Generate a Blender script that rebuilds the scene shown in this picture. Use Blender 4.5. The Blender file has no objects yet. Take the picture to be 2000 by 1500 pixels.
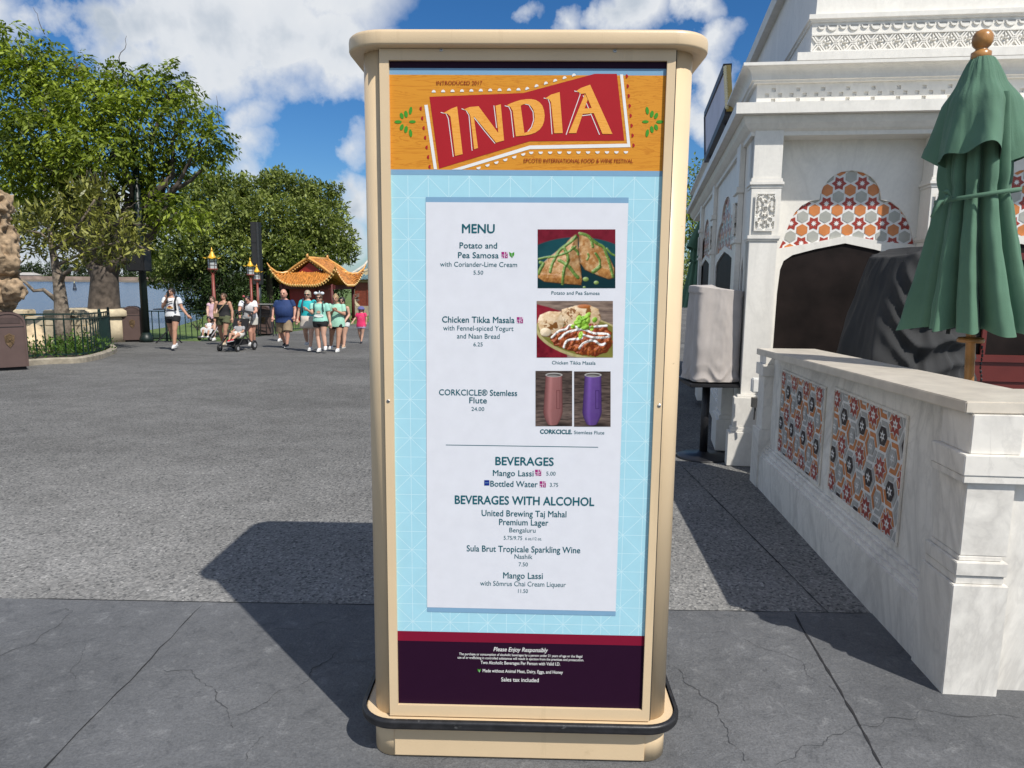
import bpy, bmesh, math, random
import numpy as np
from mathutils import Vector, Matrix, noise
from mathutils.geometry import tessellate_polygon
R = math.radians
S = bpy.context.scene
COL = S.collection
random.seed(4)
RNG = np.random.default_rng(7)

# ------------------------------------------------------------ camera, sky, sun, exposure
FPX, CAMZ, PITCH, ROLL = 1400.0, 1.6, R(8.33), R(0.55)
cam = bpy.data.cameras.new('camera'); camo = bpy.data.objects.new('camera', cam); COL.objects.link(camo)
cam.sensor_width = 36; cam.lens = FPX / 2000 * 36; cam.clip_end = 9000; cam.clip_start = .05
camo.matrix_world = Matrix.Translation((0, 0, CAMZ)) @ Matrix.Rotation(R(90) - PITCH, 4, 'X') @ Matrix.Rotation(ROLL, 4, 'Z')
S.camera = camo
S.view_settings.view_transform = 'Standard'; S.view_settings.look = 'None'
S.view_settings.exposure = 0.0; S.view_settings.gamma = 1
S.cycles.max_bounces = 6; S.cycles.transparent_max_bounces = 6
S.cycles.use_denoising = True

SUN_EL = R(50.4); SUN_X, SUN_Y = .633, -.774          # direction towards the sun
sl = bpy.data.lights.new('sun', 'SUN'); sl.energy = 4.9; sl.angle = R(.55); sl.color = (1, .955, .88)
so = bpy.data.objects.new('sun', sl); COL.objects.link(so)
sd = Vector((SUN_X * math.cos(SUN_EL), SUN_Y * math.cos(SUN_EL), math.sin(SUN_EL)))
so.rotation_euler = sd.to_track_quat('Z', 'Y').to_euler(); so.location = sd * 30

def ray(px, py):
    x = (px - 1000) / FPX; y = -(py - 750) / FPX
    c, s = math.cos(ROLL), math.sin(ROLL)
    x, y = x * c - y * s, x * s + y * c
    return Vector((x, math.cos(PITCH) + y * math.sin(PITCH), -math.sin(PITCH) + y * math.cos(PITCH)))
CAM = Vector((0, 0, CAMZ))
def at(px, py, Y): v = ray(px, py); return CAM + v * (Y / v.y)
def gz(px, py, z=0.0): v = ray(px, py); return CAM + v * ((z - CAMZ) / v.z)
def G(Y): return -.0275 * (min(max(Y, 6), 46) - 6)
def gr(px, py):
    z = 0
    for i in range(50):
        p = gz(px, py, z); z = .5 * z + .5 * G(p.y)
    return p
def pl(px, py, o, u):
    v = ray(px, py); n = Vector((-u[1], u[0])); t = (n.x * o[0] + n.y * o[1]) / (n.x * v.x + n.y * v.y)
    return CAM + v * t

class NT:
    def __init__(s, t): s.t = t; s.n = t.nodes; s.l = t.links
    def new(s, typ, **kw):
        nd = s.n.new(typ)
        for k, v in kw.items(): setattr(nd, k, v)
        return nd
    def link(s, a, b): s.l.new(a, b)
    def math(s, op, a, b=None, clamp=False):
        m = s.n.new('ShaderNodeMath'); m.operation = op; m.use_clamp = clamp
        for i, q in enumerate((a, b)):
            if q is None: continue
            if isinstance(q, (int, float)): m.inputs[i].default_value = q
            else: s.l.new(q, m.inputs[i])
        return m.outputs[0]
    def mix(s, f, a, b, bt='MIX'):
        m = s.n.new('ShaderNodeMix'); m.data_type = 'RGBA'; m.blend_type = bt
        for i, q in ((0, f), (6, a), (7, b)):
            if isinstance(q, (int, float)): m.inputs[i].default_value = q
            elif isinstance(q, (tuple, list)): m.inputs[i].default_value = (*q[:3], 1)
            else: s.l.new(q, m.inputs[i])
        return m.outputs[2]
    def ramp(s, f, *stops):
        r = s.n.new('ShaderNodeValToRGB'); e = r.color_ramp.elements
        while len(e) < len(stops): e.new(.5)
        for k, (p, c) in zip(e, stops):
            k.position = p; k.color = (c, c, c, 1) if isinstance(c, (int, float)) else (*c[:3], 1)
        s.l.new(f, r.inputs[0]); return r.outputs[0]
    def noise(s, vec, scale, detail=4, rough=.55, dist=0):
        n = s.n.new('ShaderNodeTexNoise'); n.inputs['Scale'].default_value = scale; n.inputs['Detail'].default_value = detail
        n.inputs['Roughness'].default_value = rough; n.inputs['Distortion'].default_value = dist
        if vec is not None: s.l.new(vec, n.inputs['Vector'])
        return n

def build_world():
    w = bpy.data.worlds.new('World'); S.world = w; w.use_nodes = True
    t = NT(w.node_tree); t.n.clear()
    out = t.new('ShaderNodeOutputWorld'); bg = t.new('ShaderNodeBackground')
    sky = t.new('ShaderNodeTexSky', sky_type='NISHITA', sun_disc=False)
    sky.sun_elevation = SUN_EL; sky.sun_rotation = math.atan2(SUN_X, SUN_Y)
    sky.air_density = 1.0; sky.dust_density = .35; sky.ozone_density = 1.4
    hs = t.new('ShaderNodeHueSaturation'); hs.inputs['Saturation'].default_value = 1.15; hs.inputs['Value'].default_value = 1.0
    t.link(t.mix(1.0, sky.outputs[0], (.95, 1.26, 1.66), 'MULTIPLY'), hs.inputs['Color'])
    g = t.new('ShaderNodeTexCoord').outputs['Generated']
    n1 = t.noise(g, 9, 9, .56); n2 = t.noise(g, 3.2, 6, .6, .4)
    warp = t.new('ShaderNodeVectorMath', operation='MULTIPLY_ADD')
    t.link(n1.outputs['Color'], warp.inputs[0]); warp.inputs[1].default_value = (.15,) * 3
    sub = t.new('ShaderNodeVectorMath', operation='SUBTRACT'); t.link(g, sub.inputs[0]); sub.inputs[1].default_value = (.075,) * 3
    t.link(sub.outputs[0], warp.inputs[2])
    # cloud banks: (direction as seen in the photograph, angular half size)
    blobs = [(190, 40, .055), (300, 45, .085), (420, 60, .10), (550, 75, .105), (655, 95, .095), (715, 160, .055), (30, 40, .04), (620, -130, .15), (400, -130, .14), (455, 165, .03),
             (495, 240, .04), (460, 315, .045), (520, 222, .028), (500, 305, .042), (680, 295, .045), (695, 400, .05), (650, 470, .06), (1040, 20, .028), (1135, 30, .03), (1255, 8, .06), (1365, 30, .04),
             (1395, 95, .045), (1400, 175, .045), (1375, 235, .05), (250, 480, .08), (80, 470, .12)]
    blobs = [(ray(x, y).normalized(), r) for x, y, r in blobs]
    for az, el, r in ((50, 22, .3), (80, 45, .3), (105, 18, .4), (130, 52, .38), (155, 25, .45), (185, 55, .3), (205, 18, .4), (235, 45, .32), (262, 20, .4), (295, 48, .28), (310, 18, .3), (0, 84, .25), (330, 68, .15)):  # unseen clouds, added overhead and behind the camera to whiten the ambient light
        blobs.append((Vector((math.cos(R(el)) * math.sin(R(az)), math.cos(R(el)) * math.cos(R(az)), math.sin(R(el)))), r))
    dens = None
    for c, r in blobs:
        v = t.new('ShaderNodeVectorMath', operation='DISTANCE'); t.link(warp.outputs[0], v.inputs[0]); v.inputs[1].default_value = c
        m = t.math('SUBTRACT', 1.0, t.math('DIVIDE', v.outputs['Value'], r))
        m = t.math('MULTIPLY', m, min(1.0, r / .07))
        dens = m if dens is None else t.math('MAXIMUM', dens, m)
    d2 = t.math('ADD', dens, t.math('MULTIPLY', t.math('SUBTRACT', n1.outputs[0], .52), .95))
    mask = t.ramp(d2, (.11, 0), (.22, .35), (.50, .97))
    # thick parts of the cloud go grey-blue, thin rims stay white
    sh = t.math('ADD', t.math('MULTIPLY', dens, .75), t.math('MULTIPLY', t.math('SUBTRACT', n2.outputs[0], .5), 2.3))
    ccol = t.ramp(sh, (.05, (1.05, 1.07, 1.09)), (.46, (.93, .97, 1.02)), (.78, (.60, .68, .78)), (1.0, (.74, .81, .90)))
    sc = t.new('ShaderNodeVectorMath', operation='SCALE'); t.link(ccol, sc.inputs[0]); sc.inputs['Scale'].default_value = 13.5
    mx = t.mix(mask, hs.outputs[0], sc.outputs[0])
    t.link(mx, bg.inputs['Color']); bg.inputs['Strength'].default_value = .06
    t.link(bg.outputs[0], out.inputs[0])
build_world()

# ------------------------------------------------------------ materials
MATS = {}
def mat(name, col, rough=.6, metal=0, var=.12, scale=6, bump=0, bscale=60, col2=None, detail=5, spec=.5, dirt=None, coord='Object', sheen=0):
    if name in MATS: return MATS[name]
    m = bpy.data.materials.new(name); m.use_nodes = True; t = NT(m.node_tree)
    b = t.n['Principled BSDF']; b.inputs['Roughness'].default_value = rough; b.inputs['Metallic'].default_value = metal
    b.inputs['Specular IOR Level'].default_value = spec
    if sheen: b.inputs['Sheen Weight'].default_value = sheen
    tc = t.new('ShaderNodeTexCoord').outputs[coord]
    n = t.noise(tc, scale, detail)
    c2 = col2 or tuple(min(1, c * (1 - var * 2)) for c in col)
    c1 = col if col2 else tuple(min(1, c * (1 + var)) for c in col)
    f = t.ramp(n.outputs[0], (.32, 0), (.68, 1))
    cc = t.mix(f, c2, c1)
    if dirt:
        n3 = t.noise(tc, dirt[1], 8, .7)
        cc = t.mix(t.ramp(n3.outputs[0], (dirt[2], 0), (dirt[2] + .1, dirt[3])), cc, dirt[0])
    t.link(cc, b.inputs['Base Color'])
    if bump:
        nb = t.noise(tc, bscale, 4); bp = t.new('ShaderNodeBump'); bp.inputs['Strength'].default_value = bump; bp.inputs['Distance'].default_value = .01
        t.link(nb.outputs[0], bp.inputs['Height']); t.link(bp.outputs[0], b.inputs['Normal'])
    MATS[name] = m; return m

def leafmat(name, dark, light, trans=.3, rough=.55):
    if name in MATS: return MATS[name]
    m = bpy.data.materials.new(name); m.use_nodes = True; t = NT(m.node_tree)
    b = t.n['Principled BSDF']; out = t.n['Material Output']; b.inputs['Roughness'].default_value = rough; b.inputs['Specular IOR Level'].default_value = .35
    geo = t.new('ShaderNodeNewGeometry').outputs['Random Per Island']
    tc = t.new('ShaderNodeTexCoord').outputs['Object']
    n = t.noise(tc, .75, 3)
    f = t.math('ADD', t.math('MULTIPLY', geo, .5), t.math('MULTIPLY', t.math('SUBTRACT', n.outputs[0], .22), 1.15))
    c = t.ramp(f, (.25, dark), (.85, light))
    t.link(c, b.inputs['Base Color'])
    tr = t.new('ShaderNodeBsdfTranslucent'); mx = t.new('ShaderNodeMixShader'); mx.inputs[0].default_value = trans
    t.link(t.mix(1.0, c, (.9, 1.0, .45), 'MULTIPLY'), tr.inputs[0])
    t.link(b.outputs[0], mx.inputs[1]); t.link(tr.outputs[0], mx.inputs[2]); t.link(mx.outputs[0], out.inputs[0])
    MATS[name] = m; return m

def asphalt():
    m = bpy.data.materials.new('exposed_aggregate'); m.use_nodes = True; t = NT(m.node_tree); b = t.n['Principled BSDF']
    tc = t.new('ShaderNodeTexCoord').outputs['Object']
    v = t.new('ShaderNodeTexVoronoi'); v.inputs['Scale'].default_value = 78; t.link(tc, v.inputs['Vector'])
    pebble = t.ramp(v.outputs['Color'], (.10, (.045, .047, .05)), (.3, (.2, .2, .195)), (.62, (.29, .285, .275)), (.9, (.42, .41, .39)), (1.0, (.75, .73, .7)))
    n = t.noise(tc, 60, 5, .7); n2 = t.noise(tc, .22, 4, .6); n3 = t.noise(tc, 2.5, 5, .6)
    c = t.mix(.38, pebble, t.ramp(n.outputs[0], (.35, (.075, .077, .08)), (.6, (.31, .305, .295))))
    c = t.mix(1.0, c, t.ramp(n2.outputs[0], (.35, .78), (.65, 1.08)), 'MULTIPLY')
    c = t.mix(1.0, c, t.ramp(n3.outputs[0], (.3, .84), (.7, 1.1)), 'MULTIPLY')
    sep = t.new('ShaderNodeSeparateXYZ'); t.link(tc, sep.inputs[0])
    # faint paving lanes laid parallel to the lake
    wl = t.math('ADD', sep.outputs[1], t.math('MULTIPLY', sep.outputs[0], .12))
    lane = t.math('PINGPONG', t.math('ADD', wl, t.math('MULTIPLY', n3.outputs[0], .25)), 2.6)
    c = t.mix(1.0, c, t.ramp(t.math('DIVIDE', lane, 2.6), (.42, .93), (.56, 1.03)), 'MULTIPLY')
    # beyond the first metres the paving colour is darkened with distance
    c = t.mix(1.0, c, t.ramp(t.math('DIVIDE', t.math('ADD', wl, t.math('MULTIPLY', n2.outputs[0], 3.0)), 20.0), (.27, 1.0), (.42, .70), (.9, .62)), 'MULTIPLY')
    t.link(c, b.inputs['Base Color']); b.inputs['Roughness'].default_value = .95; b.inputs['Specular IOR Level'].default_value = .08
    bp = t.new('ShaderNodeBump'); bp.inputs['Strength'].default_value = .7; bp.inputs['Distance'].default_value = .006
    t.link(t.math('ADD', v.outputs['Distance'], n.outputs[0]), bp.inputs['Height']); t.link(bp.outputs[0], b.inputs['Normal'])
    return m
def concrete():
    m = bpy.data.materials.new('stamped_concrete'); m.use_nodes = True; t = NT(m.node_tree); b = t.n['Principled BSDF']
    tc = t.new('ShaderNodeTexCoord').outputs['Object']
    n = t.noise(tc, 1.4, 8, .62, .3); n2 = t.noise(tc, 10, 10, .76, .35); n3 = t.noise(tc, 130, 4, .75)
    c = t.ramp(n.outputs[0], (.3, (.115, .119, .126)), (.7, (.168, .172, .18)))
    c = t.mix(t.ramp(n2.outputs[0], (.55, 0), (.70, .6)), c, (.30, .305, .31))
    c = t.mix(t.ramp(n2.outputs[0], (.30, .75), (.46, 0)), c, (.066, .07, .077))
    c = t.mix(1.0, c, t.ramp(n3.outputs[0], (.3, .68), (.7, 1.25)), 'MULTIPLY')
    n4 = t.noise(tc, .55, 3, .5); c = t.mix(1.0, c, t.ramp(n4.outputs[0], (.35, .84), (.65, 1.1)), 'MULTIPLY')
    t.link(c, b.inputs['Base Color']); b.inputs['Roughness'].default_value = .8; b.inputs['Specular IOR Level'].default_value = .35
    bp = t.new('ShaderNodeBump'); bp.inputs['Strength'].default_value = .9; bp.inputs['Distance'].default_value = .016
    t.link(t.math('ADD', n2.outputs[0], t.math('MULTIPLY', n3.outputs[0], .12)), bp.inputs['Height']); t.link(bp.outputs[0], b.inputs['Normal'])
    return m
def marble(name, base, vein, amt=.5, rough=.45):
    if name in MATS: return MATS[name]
    m = bpy.data.materials.new(name); m.use_nodes = True; t = NT(m.node_tree); b = t.n['Principled BSDF']
    tc = t.new('ShaderNodeTexCoord').outputs['Object']
    mp = t.new('ShaderNodeMapping'); mp.inputs['Rotation'].default_value = (.5, .6, .7); mp.inputs['Scale'].default_value = (1, 1, .45); t.link(tc, mp.inputs[0])
    n = t.noise(mp.outputs[0], 1.5, 7, .6, 1.2); n2 = t.noise(mp.outputs[0], 4.2, 7, .62, 1.6); n3 = t.noise(tc, 30, 5)
    # each vein is the thin level line of a distorted noise
    v1 = t.math('ABSOLUTE', t.math('SUBTRACT', n.outputs[0], .5)); v2 = t.math('ABSOLUTE', t.math('SUBTRACT', n2.outputs[0], .52))
    f = t.math('MAXIMUM', t.ramp(v1, (.0, amt), (.012, amt * .7), (.06, 0)), t.ramp(v2, (.0, amt * .5), (.05, 0)))
    c = t.mix(t.ramp(n3.outputs[0], (.3, 0), (.7, 1)), tuple(x * .93 for x in base), base)
    c = t.mix(t.ramp(n.outputs[0], (.3, .2), (.6, 0)), c, vein)
    c = t.mix(f, c, vein); t.link(c, b.inputs['Base Color']); b.inputs['Roughness'].default_value = rough
    bp = t.new('ShaderNodeBump'); bp.inputs['Strength'].default_value = .06; t.link(n3.outputs[0], bp.inputs['Height']); t.link(bp.outputs[0], b.inputs['Normal'])
    MATS[name] = m; return m
def flat(name, col, rough=.5): return mat(name, col, rough, var=.015, scale=20, spec=.12 if name.startswith('print') else .5)
def grain(name, c1, c2, scale=(2, 30, 30), rough=.5, k=1.0):
    if name in MATS: return MATS[name]
    m = bpy.data.materials.new(name); m.use_nodes = True; t = NT(m.node_tree); b = t.n['Principled BSDF']
    tc = t.new('ShaderNodeTexCoord').outputs['Object']; mp = t.new('ShaderNodeMapping'); t.link(tc, mp.inputs[0]); mp.inputs['Scale'].default_value = scale
    n = t.noise(mp.outputs[0], k, 5, .6, 1.2)
    v = t.math('PINGPONG', t.math('MULTIPLY', n.outputs[0], 9.0), .5)
    t.link(t.mix(t.ramp(v, (.0, .9), (.2, 0)), c1, c2), b.inputs['Base Color']); b.inputs['Roughness'].default_value = rough; b.inputs['Specular IOR Level'].default_value = .15
    MATS[name] = m; return m
def water():
    m = bpy.data.materials.new('lake_water'); m.use_nodes = True; t = NT(m.node_tree); b = t.n['Principled BSDF']
    b.inputs['Base Color'].default_value = (.085, .105, .125, 1); b.inputs['Roughness'].default_value = .22
    tc = t.new('ShaderNodeTexCoord').outputs['Object']; mp = t.new('ShaderNodeMapping'); t.link(tc, mp.inputs[0]); mp.inputs['Scale'].default_value = (.5, 1.6, 1)
    n = t.noise(mp.outputs[0], .9, 6, .6)
    bp = t.new('ShaderNodeBump'); bp.inputs['Strength'].default_value = .6; bp.inputs['Distance'].default_value = .25
    t.link(n.outputs[0], bp.inputs['Height']); t.link(bp.outputs[0], b.inputs['Normal']); return m
def worn(m, spots):
    """chips, scuffs and grime with shapes of their own, added over a paint"""
    t = NT(m.node_tree); b = t.n['Principled BSDF']; src = b.inputs['Base Color'].links[0].from_socket; tc = t.new('ShaderNodeTexCoord').outputs['Object']
    for col, sc, lo, k, st in spots:
        mp = t.new('ShaderNodeMapping'); mp.inputs['Scale'].default_value = st; t.link(tc, mp.inputs[0]); n = t.noise(mp.outputs[0], sc, 6, .65)
        src = t.mix(t.ramp(n.outputs[0], (lo, 0), (lo + .03, k)), src, col)
    t.link(src, b.inputs['Base Color']); return m
def drape(name, col, rough=.75, sheen=.3):
    m = mat(name, col, rough, var=.06, scale=5, bump=.25, bscale=220, sheen=sheen); return m

# ------------------------------------------------------------ objects
WM = {}
def thing(name, label, cat, loc=(0, 0, 0), rz=0, group=None):
    o = bpy.data.objects.new(name, None); COL.objects.link(o); o.location = loc; o.rotation_euler = (0, 0, rz); o.empty_display_size = .1
    o['label'] = label; o['category'] = cat
    if group: o['group'] = group
    WM[o.name] = Matrix.Translation(loc) @ Matrix.Rotation(rz, 4, 'Z'); return o
def tag(o, label, cat, group=None):
    o['label'] = label; o['category'] = cat
    if group: o['group'] = group
    return o

class MB:
    """collects shapes; build() links them as ONE mesh object"""
    def __init__(s, world=False): s.v = []; s.f = []; s.m = []; s.w = world; s.k = 0
    def add(s, vs, fs, k=None):
        o = len(s.v); s.v += [tuple(p) for p in vs]; s.f += [tuple(i + o for i in f) for f in fs]; s.m += [s.k if k is None else k] * len(fs); return s
    def box(s, c, d, rz=0, M=None):
        x, y, z = d[0] / 2, d[1] / 2, d[2] / 2
        vs = [Vector((a, b, e)) for a in (-x, x) for b in (-y, y) for e in (-z, z)]
        Q = Matrix.Rotation(rz, 3, 'Z') if M is None else M
        return s.add([Q @ q + Vector(c) for q in vs], [(0, 1, 3, 2), (4, 6, 7, 5), (0, 4, 5, 1), (2, 3, 7, 6), (0, 2, 6, 4), (1, 5, 7, 3)])
    def bar(s, a, b, w, h=None):
        a, b = Vector(a), Vector(b); d = b - a; q = d.to_track_quat('X', 'Z').to_matrix()
        return s.box((a + b) / 2, (d.length, w, h or w), M=q)
    def loft(s, rings, cap=True, closed=True):
        n = len(rings[0]); vs = [p for r in rings for p in r]; fs = []
        for i in range(len(rings) - 1):
            for j in range(n if closed else n - 1):
                k = (j + 1) % n; fs.append((i * n + j, i * n + k, (i + 1) * n + k, (i + 1) * n + j))
        if cap and closed:
            fs.append(tuple(range(n))[::-1]); e = (len(rings) - 1) * n; fs.append(tuple(range(e, e + n)))
        return s.add(vs, fs)
    def tube(s, pts, rad, n=8, cap=True):
        pts = [Vector(p) for p in pts]; rings = []
        rad = rad if isinstance(rad, (list, tuple)) else [rad] * len(pts)
        t0 = (pts[1] - pts[0]).normalized(); up = Vector((0, 0, 1)) if abs(t0.z) < .9 else Vector((1, 0, 0)); x = t0.cross(up).normalized()
        for i, p in enumerate(pts):
            t = (pts[min(i + 1, len(pts) - 1)] - pts[max(i - 1, 0)]).normalized(); x = (x - t * x.dot(t)).normalized(); y = t.cross(x)
            rings.append([p + (x * math.cos(2 * math.pi * j / n) + y * math.sin(2 * math.pi * j / n)) * rad[i] for j in range(n)])
        return s.loft(rings, cap)
    def lathe(s, prof, c=(0, 0, 0), n=20):
        return s.loft([[(c[0] + r * math.cos(2 * math.pi * j / n), c[1] + r * math.sin(2 * math.pi * j / n), c[2] + z) for j in range(n)] for r, z in prof])
    def prism(s, poly, z0, z1): return s.loft([[(x, y, z0) for x, y in poly], [(x, y, z1) for x, y in poly]])
    def poly(s, pts): return s.add(pts, [tuple(range(len(pts)))])
    def tess(s, loops):
        flat_ = [Vector(p) for l in loops for p in l]
        tr = tessellate_polygon([[Vector(p) for p in l] for l in loops])
        return s.add(flat_, [tuple(t) for t in tr])
    def ball(s, c, r, n=10, sq=(1, 1, 1)):
        m = max(4, n // 2 + 1); rings = [[(c[0] + r * sq[0] * math.sin(a) * math.cos(2 * math.pi * j / n), c[1] + r * sq[1] * math.sin(a) * math.sin(2 * math.pi * j / n), c[2] - r * sq[2] * math.cos(a)) for j in range(n)] for a in [max(.05, min(math.pi - .05, math.pi * i / m)) for i in range(m + 1)]]
        return s.loft(rings)
    def build(s, name, mats, parent=None, smooth=False, bevel=0, struct=False, kind=None):
        me = bpy.data.meshes.new(name)
        vs = s.v
        if s.w and parent is not None:
            M = WM[parent.name].inverted(); vs = [M @ Vector(p) for p in vs]
        me.from_pydata([tuple(p) for p in vs], [], s.f)
        bm = bmesh.new(); bm.from_mesh(me); bmesh.ops.recalc_face_normals(bm, faces=bm.faces)
        if bevel:
            bmesh.ops.bevel(bm, geom=[e for e in bm.edges if len(e.link_faces) == 2 and e.calc_face_angle(0) > .6], offset=bevel, segments=2, affect='EDGES', clamp_overlap=True)
        bm.to_mesh(me); bm.free()
        ms = mats if isinstance(mats, (list, tuple)) else [mats]
        for q in ms: me.materials.append(q)
        if len(ms) > 1 and not bevel: me.polygons.foreach_set('material_index', s.m)
        if smooth: me.polygons.foreach_set('use_smooth', [True] * len(me.polygons))
        o = bpy.data.objects.new(name, me); COL.objects.link(o)
        if parent is not None: o.parent = parent; WM[o.name] = WM[parent.name]
        else: WM[o.name] = Matrix()
        if struct: o['kind'] = 'structure'
        if kind: o['kind'] = kind
        return o

def rrect(x0, x1, y0, y1, r, n=6):
    out = []
    for cx, cy, a0 in ((x1 - r, y1 - r, 0), (x0 + r, y1 - r, 90), (x0 + r, y0 + r, 180), (x1 - r, y0 + r, 270)):
        out += [(cx + r * math.cos(R(a0 + 90 * i / n)), cy + r * math.sin(R(a0 + 90 * i / n))) for i in range(n + 1)]
    return out
def children(o): return [c for c in bpy.data.objects if c.parent == o]
def copy_tree(o, parent=None):
    kids = list(o.children); c = o.copy(); COL.objects.link(c); c.parent = parent
    for k in kids: copy_tree(k, c)
    return c

def smooth_path(pts, n=5):
    out = []
    for i in range(len(pts) - 1):
        p0, p1, p2, p3 = pts[max(i - 1, 0)], pts[i], pts[i + 1], pts[min(i + 2, len(pts) - 1)]
        for k in range(n):
            t = k / n; out.append(.5 * ((2 * p1) + (p2 - p0) * t + (2 * p0 - 5 * p1 + 4 * p2 - p3) * t * t + (3 * p1 - p0 - 3 * p2 + p3) * t ** 3))
    out.append(pts[-1]); return out
# ------------------------------------------------------------ ground, plaza, lake
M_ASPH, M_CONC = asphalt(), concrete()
M_DARK = mat('dark_joint', (.02, .02, .022), .9)
def strip(mb, xs, y0, y1, n, dz):
    ys = [y0 + (y1 - y0) * i / n for i in range(n + 1)]
    for i in range(n): mb.poly([(xs[0], ys[i], G(ys[i]) + dz), (xs[1], ys[i], G(ys[i]) + dz), (xs[1], ys[i + 1], G(ys[i + 1]) + dz), (xs[0], ys[i + 1], G(ys[i + 1]) + dz)])
LAKE = [(-900, 23), (-12.6, 23.2), (-15.4, 29.6), (-16.7, 36), (-20, 46), (-26.9, 65), (-40, 95), (-165, 400), (-900, 400)]
tb = MB()
tb.poly([(-4000, -60, -.04), (4000, -60, -.04), (4000, 6, -.04), (-4000, 6, -.04)])
tb.tess([[(x, y, G(y) - .04) for x, y in [(-4000, 6), (4000, 6), (4000, 46), (-20, 46), (-16.7, 36), (-15.4, 29.6), (-12.6, 23.2), (-4000, 23)]]])
tb.tess([[(x, y, -1.14) for x, y in [(-20, 46), (4000, 46), (4000, 400), (-165, 400), (-40, 95), (-26.9, 65)]]])
tb.poly([(-4000, 400, -1.14), (4000, 400, -1.14), (4000, 6000, -1.14), (-4000, 6000, -1.14)])
tb.build('grass_ground', mat('lawn', (.11, .17, .035), .9, var=.25, scale=1.5, bump=.6, bscale=30), struct=True)
pb = MB()
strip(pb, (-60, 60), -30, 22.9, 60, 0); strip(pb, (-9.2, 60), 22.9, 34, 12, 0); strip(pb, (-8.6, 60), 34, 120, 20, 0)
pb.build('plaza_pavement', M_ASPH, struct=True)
yb = lambda x: 3.327 - .0175 * x
sb = MB(); sb.poly([(-30, -20, .004), (30, -20, .004), (30, yb(30), .004), (-30, yb(-30), .004)])
sb.build('concrete_band', M_CONC, struct=True)
# joints and cracks lying on the paving
def ribbon(mb, pts, w, z, jit=0, n=14):
    P = []
    for a, b in zip(pts[:-1], pts[1:]):
        for i in range(n): P.append(Vector(a).lerp(Vector(b), i / n))
    P.append(Vector(pts[-1]))
    L = []; Rr = []
    for i, p in enumerate(P):
        t = (P[min(i + 1, len(P) - 1)] - P[max(i - 1, 0)]).normalized(); nn = Vector((-t.y, t.x, 0))
        q = p + nn * (noise.noise(Vector((p.x * 9, p.y * 9, 3))) * jit); ww = w * max(.12, 1 + 1.5 * noise.noise(Vector((p.x * 26, p.y * 26, 8)))); q = q + nn * noise.noise(Vector((p.x * 45, p.y * 45, 1))) * jit * .18
        if jit and i in (0, len(P) - 1): ww *= .2
        L.append((q.x + nn.x * ww / 2, q.y + nn.y * ww / 2, z + G(q.y))); Rr.append((q.x - nn.x * ww / 2, q.y - nn.y * ww / 2, z + G(q.y)))
    for i in range(len(P) - 1): mb.poly([L[i], Rr[i], Rr[i + 1], L[i + 1]])
jb = MB()
def gp(*l): return [gz(x, y, 0) for x, y in l]
ribbon(jb, gp((397, 1181), (90, 1500), (20, 1580)), .0045, .0065, .012)
ribbon(jb, gp((1550, 1200), (1640, 1350), (1722, 1500), (1770, 1590)), .008, .0065, .006)
ribbon(jb, gp((1322, 900), (1620, 1200)), .006, .003, .004)
ribbon(jb, [(-9, yb(-9), 0), (0, yb(0), 0), (2.2, yb(2.2), 0)], .006, .0055, .004, 40)
jb.build('pavement_joint', M_DARK, struct=True)
cb = MB(); M_CRACK = mat('crack', (.07, .072, .077), .95)
for l, w in [(((0, 1286), (60, 1255), (110, 1225), (142, 1195), (128, 1190)), .006), (((320, 1310), (370, 1312), (410, 1345), (435, 1390), (452, 1425)), .006), (((465, 1402), (520, 1370), (590, 1330), (640, 1290), (662, 1262)), .007),
             (((500, 1235), (600, 1226), (680, 1202), (720, 1196)), .004), (((1305, 1300), (1370, 1350), (1400, 1400), (1420, 1440), (1460, 1490)), .006), (((485, 1490), (505, 1460), (512, 1440)), .004),
             (((1520, 1500), (1620, 1440), (1800, 1392), (1990, 1402)), .005), (((140, 1330), (150, 1300), (160, 1262)), .003), (((650, 1290), (720, 1300)), .003), (((870, 1500), (885, 1480)), .006), (((1450, 1250), (1560, 1300), (1640, 1360)), .003)]:
    ribbon(cb, gp(*l), w * .48, .0062, .05, 26)
cb.build('pavement_cracks', M_CRACK, struct=True)
wb = MB(); wb.poly([(-1000, 15, -2.05), (100, 15, -2.05), (100, 420, -2.05), (-1000, 420, -2.05)])
wb.build('lake_water', water(), struct=True)
eb = MB()
for a, b in zip(LAKE[:-1], LAKE[1:]):
    eb.poly([(a[0], a[1], G(a[1]) - .03), (b[0], b[1], G(b[1]) - .03), (b[0], b[1], -2.6), (a[0], a[1], -2.6)])
eb.build('lake_bank', mat('bank_stone', (.24, .2, .16), .9, var=.2, scale=2), struct=True)
fsb = MB(); fsb.box((-300, 402, -.6), (560, 2, 2.6)); fsb.build('far_shore_bank', mat('far_bank', (.34, .25, .21), .9, var=.2, scale=.2), struct=True)

# ------------------------------------------------------------ the menu sign
CREAM = mat('cream_paint', (.68, .52, .33), .38, var=.03, scale=3, dirt=((.36, .25, .13), 7, .66, .35), bump=.05, bscale=250)
worn(CREAM, [((.10, .065, .035), 38, .735, .85, (1, 1, 1)), ((.42, .31, .18), 3.2, .62, .13, (6, 6, .5)), ((.30, .21, .12), 14, .70, .5, (1, 1, 2.5))])
BLACKRUB = mat('black_rubber', (.018, .018, .02), .42, var=.2, scale=30, bump=.1)
worn(BLACKRUB, [((.11, .11, .11), 22, .66, .6, (1, 1, 1)), ((.22, .20, .17), 60, .74, .7, (.3, 1, 1))])
YAW = R(-1.3)
SO = Vector((.035, 2.2, 0))
sign = thing('menu_board', 'tall cream free-standing menu board headed INDIA with a printed poster', 'menu sign', SO, YAW)
SU = Vector((math.cos(YAW), math.sin(YAW), 0))
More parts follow.
